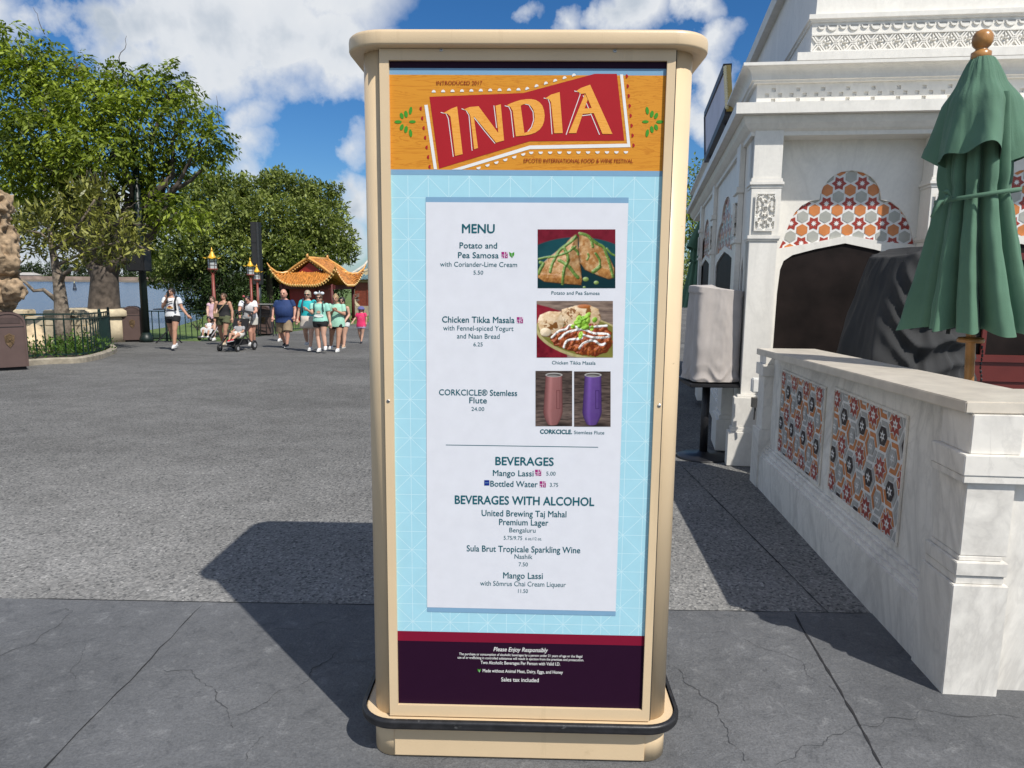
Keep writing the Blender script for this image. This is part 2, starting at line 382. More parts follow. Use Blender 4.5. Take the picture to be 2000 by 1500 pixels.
SN = Vector((math.sin(YAW), -math.cos(YAW), 0))           # out of the front face
def sx(px, py): p = pl(px, py, SO, SU); return (p.xy - SO.xy).dot(SU.xy), p.z
BW, BD = .493, .84            # half width, depth of the body
b = MB(); b.prism(rrect(-BW, BW, .0, BD, .075, 8), .135, 2.275); b.build('body', CREAM, sign, True)
m = MB(); m.loft([[(x, y, z) for x, y in rrect(-BW - o, BW + o, -o, BD + o, .075 + o, 8)] for o, z in ((.0, 2.2585), (.036, 2.2595), (.041, 2.262), (.0425, 2.266), (.0428, 2.292), (.0415, 2.298), (.037, 2.3025), (.03, 2.304))])
m.build('cap', CREAM, sign, True)
m = MB(); m.loft([[(x, y, z) for x, y in rrect(-BW - o, BW + o, -o, BD + o, .075 + o, 8)] for o, z in ((-.01, .128), (.032, .126), (.032, .152), (.028, .156), (-.01, .1565))]); m.build('ledge', CREAM, sign)
m = MB(); m.loft([[(x, y, z) for x, y in rrect(-BW - o, BW + o, -o, BD + o, .075 + o, 10)] for o, z in ((.0325, .130), (.041, .131), (.046, .135), (.0475, .142), (.045, .148), (.0475, .154), (.046, .160), (.041, .163), (.0325, .1635))], cap=False); m.build('bumper', BLACKRUB, sign, True)
m = MB(); m.prism(rrect(-BW - .002, BW + .002, .0, BD, .075, 8), .008, .1285); m.build('plinth', CREAM, sign, True)
m = MB(); m.box((.0, .0, .069), (.835, .012, .112)); m.build('plinth_panel', CREAM, sign, bevel=.002)
for x in (-.35, .35):
    for y in (.15, .68): m = MB(); m.lathe([(.02, 0), (.02, .009)], (x, y, 0), 10); m.build('foot', BLACKRUB, sign)
mid = lambda a, b: (a + b) / 2
FX0, FX1, FZ0, FZ1 = mid(sx(743, 95)[0], sx(762, 1393)[0]), mid(sx(1325, 97)[0], sx(1262, 1408)[0]), .1615, 2.2575
IX0, IX1, IZ0, IZ1 = mid(sx(765, 117)[0], sx(775, 1372)[0]), mid(sx(1303, 125)[0], sx(1252, 1383)[0]), sx(1000, 1377.5)[1], sx(1000, 120.5)[1]
m = MB()
for q in ((FX0, IX0, FZ0, FZ1), (IX1, FX1, FZ0, FZ1), (IX0, IX1, FZ0, IZ0), (IX0, IX1, IZ1, FZ1)):
    m.box(((q[0] + q[1]) / 2, -.004, (q[2] + q[3]) / 2), (q[1] - q[0], .018, q[3] - q[2]))
m.build('frame', CREAM, sign)
m = MB(); m.box((0, -.0005, (FZ0 + FZ1) / 2 - .002), (FX1 - FX0 + .008, .0022, FZ1 - FZ0 + .005)); m.build('frame_gap', M_DARK, sign)
M_STEEL = mat('steel', (.55, .53, .5), .3, 1.0)
for px, py in ((863, 100), (1200, 102), (760, 782), (1286, 791)):
    x, z = sx(px, py); s_ = MB()
    rot = lambda r, d, n=12: [(x + r * math.cos(2 * math.pi * j / n), d, z + r * math.sin(2 * math.pi * j / n)) for j in range(n)]
    s_.loft([rot(.0055, -.0125), rot(.0055, -.0145), rot(.004, -.0155)]); sc = s_.build('screw', M_STEEL, sign)
    t_ = MB(); t_.box((x, -.0157, z), (.005, .0006, .0012)); t_.box((x, -.0157, z), (.0012, .0007, .005)); t_.build('screw_slot', M_DARK, sc)

# ---- the poster: flat print lying 8 mm inside the frame; every layer .35 mm in front of the one below
PY = -.0022
def pp(px, py, L): x, z = sx(px, py); return (x, PY - L * .00035, z)
def crop3(x, y): return (680 + x * .36, 30 + y * .36)
def crop4(x, y): return (820 + x * .3201, 380 + y * .32)
def crop5(x, y): return (820 + x * .3668, 850 + y * .3667)
class Ink:
    """polygons drawn on the poster in the photograph's proportions"""
    def __init__(s): s.mb = MB(); s.mats = []
    def use(s, m):
        if m not in s.mats: s.mats.append(m)
        s.mb.k = s.mats.index(m); return s
    def p(s, pts, L, m, cv=lambda x, y: (x, y)):
        s.use(m); q = [pp(*cv(*p), L) for p in pts]; s.mb.tess([q]); return s
    def hole(s, a, b_, L, m, cv): s.use(m); s.mb.tess([[pp(*cv(*p), L) for p in a], [pp(*cv(*p), L) for p in b_]])
    def rect(s, x0, y0, x1, y1, L, m): s.use(m); s.mb.poly([(x0, PY - L * .00035, y0), (x1, PY - L * .00035, y0), (x1, PY - L * .00035, y1), (x0, PY - L * .00035, y1)])
    def line(s, pts, w, L, m, cv=lambda x, y: (x, y), smooth=False):
        s.use(m); P = [Vector(pp(*cv(*p), L)) for p in pts]
        if smooth: P = smooth_path(P, 6)
        Lp = []; Rp = []
        for i, p in enumerate(P):
            t = (P[min(i + 1, len(P) - 1)] - P[max(i - 1, 0)]).normalized(); nn = Vector((-t.z, 0, t.x)) * w / 2; Lp.append(p + nn); Rp.append(p - nn)
        for i in range(len(P) - 1): s.mb.poly([Lp[i], Rp[i], Rp[i + 1], Lp[i + 1]])
    def ell(s, cx, cy, rx, ry, L, m, cv=lambda x, y: (x, y), a0=0, a1=360, n=20, rot=0, wob=0):
        c, q = math.cos(R(rot)), math.sin(R(rot)); pts = []
        for i in range(n):
            a = R(a0 + (a1 - a0) * i / (n if a1 - a0 >= 360 else n - 1)); k = 1 + wob * math.sin(a * 5 + cx) + wob * .7 * math.sin(a * 9 + cy)
            x, y = rx * k * math.cos(a), ry * k * math.sin(a); pts.append((cx + x * c - y * q, cy + x * q + y * c))
        s.p(pts, L, m, cv)
    def build(s, name, parent): return s.mb.build(name, s.mats, parent)
LB = flat('print_light_blue', (.36, .635, .74)); SB = flat('print_slate_blue', (.20, .36, .52)); WH = flat('print_white', (.68, .69, .74)); OR = grain('print_orange_wood', (.64, .27, .03), (.50, .18, .018), (1.0, 1, 12), .5, 3.0)
ORL = grain('print_letter_orange', (.80, .37, .07), (.70, .29, .04), (1.0, 1, 12), .5, 3.0)
RD = flat('print_red', (.38, .018, .025)); DP = flat('print_dark_purple', (.020, .004, .018)); BG = flat('print_burgundy', (.20, .008, .03)); PWH = flat('print_pure_white', (.76, .75, .735)); GN = flat('print_green', (.06, .28, .03)); TEAL = flat('print_teal_ink', (.010, .105, .135)); PALE = flat('print_pale_line', (.60, .80, .86)); PURP = flat('print_magenta', (.33, .02, .17)); NAVY = flat('print_navy', (.01, .03, .22))
zof = lambda y: sx(1000, y)[1]
Z = {k: zof(v) for k, v in dict(bk=134, lb=147, ot=146, ob=332.5, st=343, bu=1236, du=1255).items()}
ip = Ink(); ip.rect(IX0, IZ0, IX1, IZ1, 0, LB)
ip.rect(IX0, Z['bk'], IX1, IZ1, 1, DP); ip.rect(IX0, Z['lb'], IX1, Z['bk'], 1, SB); ip.rect(IX0, Z['ob'], IX1, Z['lb'], 1, OR); ip.rect(IX0, Z['st'], IX1, Z['ob'], 1, SB)
ip.rect(IX0, Z['du'], IX1, Z['bu'], 1, BG); ip.rect(IX0, IZ0, IX1, Z['du'], 1, DP)
poster = ip.build('poster', sign)
# pale star lattice on the light blue field
il = Ink(); g0 = .0613; zt = Z['st'] - .0015; zb = Z['bu'] + .0015; x0 = -.352; il.use(PALE); lw = .0012
def seg(ax, az, bx, bz):
    d_ = Vector((bx - ax, 0, bz - az)); nn = Vector((-d_.z, 0, d_.x)).normalized() * lw / 2; y_ = PY - .00006
    il.mb.poly([Vector((ax, y_, az)) + nn, Vector((ax, y_, az)) - nn, Vector((bx, y_, bz)) - nn, Vector((bx, y_, bz)) + nn])
nx0, nx1 = 0, 13; nz = int((zt - zb) / g0)
for i in range(-1, 14):
    x = x0 + i * g0
    if IX0 < x < IX1: seg(x, zb, x, zt)
for j in range(nz + 1):
    z = zt - .065 - j * g0
    if z > zb: seg(IX0, z, IX1, z)
def clipseg(ax, az, bx, bz):
    t0, t1 = 0., 1.
    for p, q in ((-(bx - ax), ax - IX0), (bx - ax, IX1 - ax), (-(bz - az), az - zb), (bz - az, zt - az)):
        if p == 0:
            if q < 0: return
            continue
        r_ = q / p
        if p < 0: t0 = max(t0, r_)
        else: t1 = min(t1, r_)
    if t1 - t0 > .02: seg(ax + (bx - ax) * t0, az + (bz - az) * t0, ax + (bx - ax) * t1, az + (bz - az) * t1)
for i in range(-2, 15):
    for j in range(-2, nz + 2):
        x = x0 + i * g0; z = zt - .065 - j * g0
        if (i + j) % 2 == 0: clipseg(x, z, x + g0, z - g0)
        else: clipseg(x, z - g0, x + g0, z)
il.build('star_lattice', poster)
# menu panel
im = Ink(); im.p([(832, 385), (1227.5, 386), (1202, 1202), (834.5, 1194)], 3, SB); im.p([(832, 395), (1227, 397), (1202.3, 1193), (834.5, 1185)], 4, WH)
im.line([(871, 868.5), (1168, 873)], .0022, 5, TEAL); im.build('menu_panel', poster)
# title banner
it = Ink(); c3 = crop3
it.p([(442, 443), (950, 423), (1338, 318.5), (1457, 319), (1497, 680), (985, 684), (495, 832)], 3, RD, c3)
it.p([(1474, 322), (1490, 322), (1531, 716), (985, 727), (615, 838), (560, 838), (985, 707), (1513, 697)], 3, PWH, c3)
it.p([(414, 488), (432, 486), (483, 836), (466, 836)], 3, PWH, c3)
for i in range(10): it.ell(465 + i * 51, 420 - i * 1.2, 11, 14, 4, PWH, c3, 180, 360, 10)
for i in range(6): it.ell(972 + i * 50.6, 404 - i * 14.6, 11, 14, 4, PWH, c3, 180 - 15, 345, 10)
for i in range(7): it.ell(400 + i * 8, 507 + i * 52.5, 12, 11, 4, RD, c3, 90, 270, 10)
for i in range(8): it.ell(1506 + i * 5.2, 332 + i * 53.5, 12, 11, 4, RD, c3, -90, 90, 10)
for i in range(11): it.ell(993 + i * 51.3, 741 - i * .3, 12, 13, 4, PWH, c3, 0, 180, 10)
for i in range(6): it.ell(707 + i * 48.4, 824 - i * 14.8, 12, 13, 4, PWH, c3, -15, 165, 10)
LET = [[(518, 532), (558, 509), (592, 496), (622, 754), (581, 764), (556, 552), (541, 536)],
       [(628, 512), (660, 499), (708, 495), (815, 640), (800, 492), (828, 484), (846, 680), (803, 692), (682, 548), (705, 721), (684, 728), (663, 545), (645, 520)],
       [(1070, 452), (1100, 432), (1147, 418), (1164, 640), (1118, 641), (1100, 472), (1090, 458)],
       [(1238, 412), (1262, 396), (1312, 378), (1433, 645), (1379, 645), (1287, 425), (1264, 428)], [(1284, 428), (1299, 458), (1237, 640), (1196, 641)], [(1257, 508), (1322, 505), (1334, 532), (1247, 538)]]
for k, q in enumerate(LET): it.p(q, 6 + (k - 3) * .5 if k > 3 else 6, ORL, c3)
it.hole([(860, 490), (880, 480), (905, 470), (935, 461), (965, 456.5), (995, 456), (1018, 461), (1038, 473), (1053, 491), (1062, 515), (1066, 545), (1063, 575), (1054, 601), (1038, 622), (1015, 638), (990, 647), (960, 653), (910, 658), (893, 520), (880, 498)], [(936, 492), (950, 485), (965, 482), (979, 485), (992, 494), (1003, 510), (1010, 532), (1012, 556), (1008, 582), (1000, 606), (988, 622), (974, 633), (956, 640)], 6, ORL, c3)
for q in ([(503, 528), (532, 535), (544, 562), (571, 768)], [(616, 508), (640, 517), (656, 545), (673, 735)], [(684, 556), (740, 628), (797, 696)], [(791, 491), (806, 612)], [(850, 492), (872, 498), (883, 522), (898, 663)],
          [(946, 480), (980, 487), (1003, 525), (1006, 570), (994, 608), (974, 633)], [(1061, 450), (1085, 456), (1094, 482), (1106, 646)], [(1226, 412), (1256, 418), (1258, 432), (1218, 545), (1182, 649)], [(1274, 436), (1320, 545), (1363, 649)], [(1250, 548), (1318, 540)]):
    it.line(q, .0021, 5, PWH, c3)
for sgn, X in ((1, 255), (-1, 1707)):
    for dx, dy, rx, ry, ro in ((17, 1, 20, 9, 0), (95, 0, 18, 8, 0), (37, -32, 10, 17, -20), (60, -41, 10, 19, -10), (85, -60, 9, 21, 8), (37, 30, 10, 17, 20), (60, 42, 10, 19, 10), (85, 62, 9, 21, -8)):
        cx, cy = X + sgn * dx, 578 + dy; q = []
        for i in range(14):
            a = 2 * math.pi * i / 14; k = abs(math.cos(a)) ** .6 if rx > ry else abs(math.sin(a)) ** .6
            x, y = (rx * math.copysign(abs(math.cos(a)), math.cos(a)), ry * math.sin(a)); 
            c, s_ = math.cos(R(ro * sgn)), math.sin(R(ro * sgn)); q.append((cx + x * c - y * s_, cy + x * s_ + y * c))
        it.p(q, 4, GN, c3)
it.build('title_banner', poster)

def text_mb(ink, txt, xl, xr, yb_, cap, m, L=6, bold=0.0, slope=None, shear=0):
    """a line of printed lettering from xl to xr with its baseline at yb_ and capitals cap pixels tall"""
    cu = bpy.data.curves.new('t', 'FONT'); cu.body = txt; cu.resolution_u = 3; cu.shear = shear
    ob = bpy.data.objects.new('t', cu); me = bpy.data.meshes.new_from_object(ob)
    n = len(me.vertices); co = np.zeros(n * 3); me.vertices.foreach_get('co', co); co = co.reshape(-1, 3)
    w0, w1 = co[:, 0].min(), co[:, 0].max()
    sl_ = .0035 + (yb_ - 330) * 1.85e-5 if slope is None else slope
    a = Vector(pp(xl, yb_ - sl_ * (xr - xl) / 2, L)); b_ = Vector(pp(xr, yb_ + sl_ * (xr - xl) / 2, L))
    zc = abs(sx((xl + xr) / 2, yb_ - cap)[1] - sx((xl + xr) / 2, yb_)[1]); ks = zc / .729 * TEXTK
    ink.use(m); vs = []
    for q in co:
        p = a.lerp(b_, (q[0] - w0) / (w1 - w0)); vs.append((p.x, p.y, p.z + q[1] * ks))
    fs = [tuple(p.vertices) for p in me.polygons]
    hw = bold * ks * .75
    if bold:
        for k_, dx, dz in ((0, -hw, 0), (1, hw, 0), (2, 0, hw), (3, 0, -hw)): ink.mb.add([(x + dx, y - k_ * .00006, z + dz) for x, y, z in vs], fs)
    else: ink.mb.add(vs, fs)
    bpy.data.objects.remove(ob); bpy.data.curves.remove(cu); bpy.data.meshes.remove(me)
TEXTK = 1.0
RD2 = flat('print_deep_red', (.22, .012, .015))
ix = Ink(); text_mb(ix, 'INTRODUCED 2017', 853, 942, 166.5, 8.3, RD2); ix.build('title_lettering', poster)
ix = Ink(); text_mb(ix, 'EPCOT\u00ae INTERNATIONAL FOOD & WINE FESTIVAL', 1023, 1236, 318.5, 8.3, RD2); ix.build('title_lettering', poster)
ix = Ink()
for a in (('MENU', 903, 966, 455, 18, .028), ('Potato and', 898, 971, 485, 12, .012), ('Pea Samosa', 895, 974, 504, 12, .012), ('with Coriander-Lime Cream', 860, 1010, 521, 10, 0), ('5.50', 925, 944, 536, 8, 0),
          ('Chicken Tikka Masala', 864, 1005, 630, 12.5, .014), ('with Fennel-spiced Yogurt', 866, 1003, 645.5, 10, 0), ('and Naan Bread', 893, 976, 661, 10, 0), ('6.25', 925, 943, 676, 8, 0),
          ('CORKCICLE\u00ae Stemless', 858, 1010, 772, 12, .012), ('Flute', 917, 951, 787, 12, .012), ('24.00', 921, 946, 802, 8, 0),
          ('Potato and Pea Samosa', 1077, 1171, 575.5, 7, 0), ('Chicken Tikka Masala', 1078, 1163, 711.5, 7, 0), ('CORKCICLE.', 1055, 1117, 846.5, 8.5, .045), ('Stemless Flute', 1121, 1180, 847.5, 7, 0),
          ('BEVERAGES', 968, 1081, 908, 16.5, .026), ('Mango Lassi', 963, 1042, 929, 12, .012), ('5.00', 1067, 1085, 928, 8, 0), ('Bottled Water', 958, 1050, 950, 12, .012), ('3.75', 1074, 1090, 950, 8, 0),
          ('BEVERAGES WITH ALCOHOL', 889, 1160, 985, 17, .026), ('United Brewing Taj Mahal', 941, 1106, 1008, 12.5, .012), ('Premium Lager', 975, 1071, 1025, 12.5, .012), ('Bengaluru', 995, 1046, 1039, 9.5, 0), ('5.75/9.75', 984, 1020, 1053.5, 8, 0), ('6 oz./12 oz.', 1026, 1058, 1054, 6, 0),
          ('Sula Brut Tropicale Sparkling Wine', 912, 1133, 1077.5, 12.5, .012), ('Nashik', 1005, 1040, 1090.5, 9.5, 0), ('7.50', 1013, 1031, 1105, 8, 0), ('Mango Lassi', 983, 1060, 1129, 12.5, .012), ('with S\u00f4mrus Chai Cream Liqueur', 938, 1105, 1144, 10, 0), ('11.50', 1012, 1031, 1157, 8, 0)):
    text_mb(ix, a[0], a[1], a[2], a[3], a[4], TEAL, 6, a[5])
ix.build('menu_lettering', poster)
ix = Ink()
for a in (('Please Enjoy Responsibly', 964, 1070, 1271.5, 8.5, .016, .25), ('The purchase or consumption of alcoholic beverages by a person under 21 years of age or the illegal', 897, 1137, 1280.5, 5, .012, 0), ('use of or trafficking in controlled substances will result in ejection from the premises and prosecution.', 894, 1140, 1287.5, 5, .012, 0),
          ('Two Alcoholic Beverages Per Person with Valid I.D.', 939, 1094, 1297, 6.5, .014, 0), ('Made without Animal Meat, Dairy, Eggs, and Honey', 943, 1099, 1313, 6.5, .014, 0), ('Sales tax included', 979, 1052, 1330, 8, .012, 0)):
    text_mb(ix, a[0], a[1], a[2], a[3], a[4], PWH, 6, a[5], shear=a[6])
ix.build('footer_lettering', poster)
for x, y in ((985.5, 498), (1015.5, 625), (1051, 922.5), (1060, 945)):
    ik = Ink(); ik.p([(x - 6.2, y - 6.2), (x + 6.4, y - 6.2), (x + 6.4, y + 6.4), (x - 6.2, y + 6.4)], 5, flat('print_pale_pink', (.62, .50, .60)))
    for dx, dy, w, h in ((-5.8, -5.8, 5.2, 5.2), (1.2, -5.8, 2, 5), (4, -2.5, 2, 5), (-5.8, .8, 4, 2), (-3.2, .8, 2, 5.2), (.8, .8, 5.2, 5.2)):
        ik.p([(x + dx, y + dy), (x + dx + w, y + dy), (x + dx + w, y + dy + h), (x + dx, y + dy + h)], 6, PURP)
    ik.p([(x + 2.6, y + 2.4), (x + 4.4, y + 2.4), (x + 4.4, y + 4.2), (x + 2.6, y + 4.2)], 7, WH); ik.build('plan_icon', poster)
for x, y, k in ((999.5, 498, 1), (936, 1308.5, .6)):
    ik = Ink(); ik.p([(x - 5 * k, y - 6 * k), (x, y - 3 * k), (x + 5 * k, y - 6 * k), (x + 5 * k, y), (x + 1 * k, y + 6 * k), (x - 4 * k, y + 1 * k)], 6, GN); ik.line([(x, y - 2 * k), (x + 1 * k, y + 5 * k)], .0008, 7, WH); ik.build('leaf_icon', poster)
ik = Ink(); ik.p([(946, 937), (956, 937), (956, 947.5), (946, 947.5)], 6, NAVY); ik.line([(947.5, 942.2), (954.5, 942.2)], .0008, 7, LB); ik.build('sponsor_icon', poster)

# ---- the printed photographs: each is a flat print whose pigments are worked out here as a fine grid of colours
def print_mat():
    m = bpy.data.materials.new('photo_print'); m.use_nodes = True; t = NT(m.node_tree); b = t.n['Principled BSDF']; at_ = t.new('ShaderNodeAttribute'); at_.attribute_name = 'pigment'
    t.link(at_.outputs['Color'], b.inputs['Base Color']); b.inputs['Roughness'].default_value = .45; b.inputs['Specular IOR Level'].default_value = .12; return m
M_PRINT = print_mat()
class Photo:
    def __init__(s, x0, y0, x1, y1, seed):
        s.W = 190; s.H = int(s.W * (y1 - y0) / (x1 - x0)); s.box = (x0, y0, x1, y1); s.rg = np.random.default_rng(seed)
        s.X, s.Y = np.meshgrid(np.linspace(x0, x1, s.W), np.linspace(y0, y1, s.H)); s.C = np.zeros((s.H, s.W, 3)); s.Z = np.zeros((s.H, s.W))
    def fbm(s, sc, ax=1.0, oct_=5):
        out = np.zeros_like(s.X); amp = .5
        for o in range(oct_):
            g = s.rg.random((40, 40)); f = sc * 2 ** o; u = (s.X * f) % 39; v = (s.Y * f * ax) % 39; i = u.astype(int); j = v.astype(int); fu = u - i; fv = v - j; fu = fu * fu * (3 - 2 * fu); fv = fv * fv * (3 - 2 * fv)
            out += amp * ((g[j, i] * (1 - fu) + g[j, i + 1] * fu) * (1 - fv) + (g[j + 1, i] * (1 - fu) + g[j + 1, i + 1] * fu) * fv); amp *= .55
        return out
    def seg(s, a, b):
        d = np.array([b[0] - a[0], b[1] - a[1]], float); t = np.clip(((s.X - a[0]) * d[0] + (s.Y - a[1]) * d[1]) / max(1e-6, d @ d), 0, 1); return np.hypot(s.X - a[0] - t * d[0], s.Y - a[1] - t * d[1])
    def sdf(s, P):
        ins = np.zeros(s.X.shape, bool); D = np.full(s.X.shape, 1e9); n = len(P)
        for k in range(n):
            a, b = P[k], P[(k + 1) % n]; D = np.minimum(D, s.seg(a, b)); c = ((a[1] > s.Y) != (b[1] > s.Y)) & (s.X < (b[0] - a[0]) * (s.Y - a[1]) / ((b[1] - a[1]) or 1e-6) + a[0]); ins ^= c
        return np.where(ins, D, -D)
    def ell(s, cx, cy, rx, ry, rot=0):
        c, q = math.cos(rot), math.sin(rot); u = (s.X - cx) * c + (s.Y - cy) * q; v = -(s.X - cx) * q + (s.Y - cy) * c; return (1 - np.hypot(u / rx, v / ry)) * min(rx, ry)
    def lay(s, d, col, h=0.0, z0=None, soft=2.0):
        """covers the places where d > 0 with col; h lifts them into relief"""
        a = np.clip(d / soft + .5, 0, 1)[..., None]; s.C = s.C * (1 - a) + np.asarray(col) * a
        if h: z = (s.Z if z0 is None else z0) + h * np.sqrt(np.clip(d, 0, None)); s.Z = np.where(d > 0, z, s.Z)
    def two(s, c1, c2, f): f = np.clip(f, 0, 1)[..., None]; return np.asarray(c1) * (1 - f) + np.asarray(c2) * f
    def develop(s, name, px, k=.09, gloss=None, amb=.34):
        gy, gx = np.gradient(s.Z); st = (s.box[2] - s.box[0]) / s.W; gx = gx / st * k * 8; gy = gy / st * k * 8
        n = 1 / np.sqrt(1 + gx * gx + gy * gy); l = np.clip((gx * .55 + gy * .62 + .56) * n, 0, 1.6); C = s.C * (amb + (1.55 - amb) * l)[..., None]
        if gloss is not None: C = C + (gloss * np.clip((gx * .35 + gy * .45 + .82) * n - .86, 0, 1) * 5)[..., None]
        C = np.clip(C, 0, 1); co = []; vs = [pp(*px(x, y), 6) for x, y in zip(s.X.ravel(), s.Y.ravel())]
        me = bpy.data.meshes.new(name); W = s.W; me.from_pydata(vs, [], [(j * W + i, (j + 1) * W + i, (j + 1) * W + i + 1, j * W + i + 1) for j in range(s.H - 1) for i in range(W - 1)])
        ca = me.color_attributes.new('pigment', 'FLOAT_COLOR', 'POINT'); q = np.concatenate([C.reshape(-1, 3), np.ones((C.shape[0] * W, 1))], 1); ca.data.foreach_set('color', q.ravel().astype(np.float32)); me.materials.append(M_PRINT)
        o = bpy.data.objects.new(name, me); COL.objects.link(o); o.parent = poster; WM[o.name] = WM[poster.name]; return o
c4 = crop4
def polyd(p, pts): 
    d = np.full(p.X.shape, 1e9)
    for a, b in zip(pts[:-1], pts[1:]): d = np.minimum(d, p.seg(a, b))
    return d
# samosas with green sauce on a teal plate
p = Photo(719, 213, 1192, 571, 3)
p.C[:] = p.two((.10, .006, .014), (.20, .014, .03), p.fbm(.03)); p.lay(p.ell(960, 520, 420, 260), p.two((.004, .035, .045), (.012, .075, .09), p.fbm(.01)), soft=6); p.lay(p.ell(960, 540, 330, 150), (.004, .026, .033), soft=20)
n1 = p.fbm(.05); n2 = p.fbm(.013)
def pastry(poly, ridge, foot):
    d = p.sdf(poly); col = p.two((.62, .42, .22), (.34, .15, .045), n1 * 1.5 - .35 + n2 * .5); col = col * (1 - .5 * np.clip((14 - d) / 14, 0, 1)[..., None])
    p.lay(d + (n1 - .5) * 8, col, 1.0); r = polyd(p, ridge); p.Z = np.where(d > 0, p.Z + 34 * np.exp(-r / 60) + 5 * n1, p.Z)
    p.lay(np.minimum(d, p.sdf(foot)) , p.two((.50, .25, .08), (.24, .09, .02), n1 * 1.6 - .3), 1.1, soft=5)
pastry([(972, 240), (990, 235), (1040, 262), (1110, 318), (1155, 380), (1188, 450), (1184, 508), (1150, 518), (1080, 492), (1010, 462), (978, 420), (968, 330)], [(985, 245), (1040, 340), (1090, 440), (1150, 500)], [(1060, 440), (1130, 452), (1190, 470), (1185, 520), (1100, 500)])
pastry([(955, 242), (922, 262), (880, 310), (800, 372), (748, 420), (720, 460), (722, 508), (760, 532), (900, 546), (984, 552), (990, 520), (976, 400), (968, 330), (964, 262)], [(950, 250), (900, 400), (870, 500)], [(718, 480), (800, 486), (900, 496), (990, 505), (982, 556), (900, 550), (760, 535), (716, 515)])
for q, w in (([(952, 258), (925, 285), (880, 318), (850, 345), (825, 390), (805, 430), (795, 472)], 9), ([(722, 395), (770, 384), (830, 375), (900, 352), (948, 318)], 7), ([(882, 330), (900, 370), (903, 410), (880, 455), (870, 545)], 9), ([(930, 322), (958, 345), (965, 365)], 7), ([(850, 402), (905, 436), (940, 480), (965, 505)], 10), ([(735, 415), (752, 425), (735, 455), (725, 480)], 10),
             ([(975, 238), (1005, 245), (1040, 268), (1055, 318)], 9), ([(1042, 270), (1082, 300), (1120, 322), (1140, 372), (1160, 430), (1178, 502)], 9), ([(1072, 360), (1095, 395), (1098, 428)], 7), ([(1025, 362), (1030, 378), (1020, 398)], 6), ([(1095, 440), (1080, 455), (1058, 472)], 12), ([(1140, 330), (1165, 360), (1188, 372)], 6)):
    d = polyd(p, smooth_path([Vector((*a, 0)) for a in q], 5)); d = w * (1.0 + .5 * (n1 - .5)) - d; p.lay(d, p.two((.20, .30, .07), (.07, .15, .025), n1 * 1.3 - .15), 3.4, soft=3)
for x, y, r in ((1012, 517, 18), (1076, 538, 15), (1003, 566, 9)): p.lay(p.ell(x, y, r, r * .75), (.20, .29, .08), 3)
p.develop('samosa_photo', c4, .075, .22)
# curry with flat bread on an olive plate
p = Photo(713, 649, 1177, 994, 5); n1 = p.fbm(.05); n2 = p.fbm(.013); ws = p.fbm(.012, 7)
p.C[:] = p.two((.30, .22, .17), (.12, .085, .07), ws * 1.8 - .4); p.lay(p.sdf([(700, 665), (780, 685), (870, 715), (900, 1000), (700, 1000)]), p.two((.26, .016, .03), (.10, .004, .012), p.fbm(.02) * 1.6 - .3), .9, soft=5)
p.lay(p.ell(1000, 870, 300, 130, .22), p.two((.46, .40, .2), (.3, .26, .1), n1), .5, soft=3); p.lay(p.ell(1000, 866, 282, 116, .22), p.two((.21, .20, .045), (.13, .12, .025), n2), soft=3)
def bread(poly): d = p.sdf(poly) + (n2 - .5) * 14; p.lay(d, p.two((.74, .60, .42), (.48, .30, .14), n1 * 1.4 - .25), 2.6, soft=4); p.lay(np.minimum(d, (p.fbm(.035) - .62) * 60), (.20, .08, .02), soft=4)
bread([(718, 770), (735, 735), (790, 712), (862, 712), (885, 760), (872, 832), (790, 872), (742, 862)]); p.lay(p.ell(768, 840, 34, 26), p.two((.80, .70, .54), (.6, .45, .28), n1), 2.4); bread([(862, 700), (950, 676), (1030, 675), (1088, 700), (1104, 762), (1080, 806), (940, 812), (880, 792)]); p.lay(p.ell(1000, 682, 40, 13), (.34, .10, .02), 1, soft=5)
D = p.sdf([(795, 880), (830, 842), (900, 802), (960, 782), (1060, 800), (1130, 802), (1172, 842), (1168, 930), (1130, 965), (1070, 985), (1000, 978), (900, 940), (830, 915)]) + (n1 - .5) * 18; p.lay(D, (.15, .026, .006), 1.2)
for k in range(170):
    a = p.rg.uniform(0, 6.28); r = p.rg.random() ** .5; x, y = 985 + 182 * r * math.cos(a), 884 + 92 * r * math.sin(a); e = p.ell(x, y, p.rg.uniform(10, 24), p.rg.uniform(8, 16), p.rg.uniform(0, 3)); e = np.minimum(e, D + 6); f = p.rg.random(); p.lay(e, p.two((.50 - .2 * f, .15 - .09 * f, .028), (.18, .03, .006), n1 * 1.3 - .2), 3.2, soft=2.5)
for q in ([(805, 870), (850, 832), (890, 822), (920, 796), (980, 818), (1050, 808), (1140, 800)], [(850, 880), (900, 840), (990, 822), (1060, 845), (1140, 850), (1150, 868), (1060, 872), (990, 855), (985, 876), (900, 890), (878, 932)], [(972, 938), (1000, 905), (1060, 890), (1100, 915), (1130, 908)]):
    d = (6.4 + 4 * (n1 - .5)) - polyd(p, smooth_path([Vector((*a, 0)) for a in q], 5)); p.lay(d, (.78, .76, .72), 2.6, soft=2.5)
for k in range(26):
    x, y = p.rg.normal(1005, 42), p.rg.normal(768, 26); e = p.ell(x, y, p.rg.uniform(12, 26), p.rg.uniform(8, 15), p.rg.uniform(0, 3)); f = p.rg.random(); p.lay(e, (.16 + .2 * f, .36 + .22 * f, .02 + .05 * f), 3.0, soft=2)
p.develop('curry_photo', c4, .075, .14)
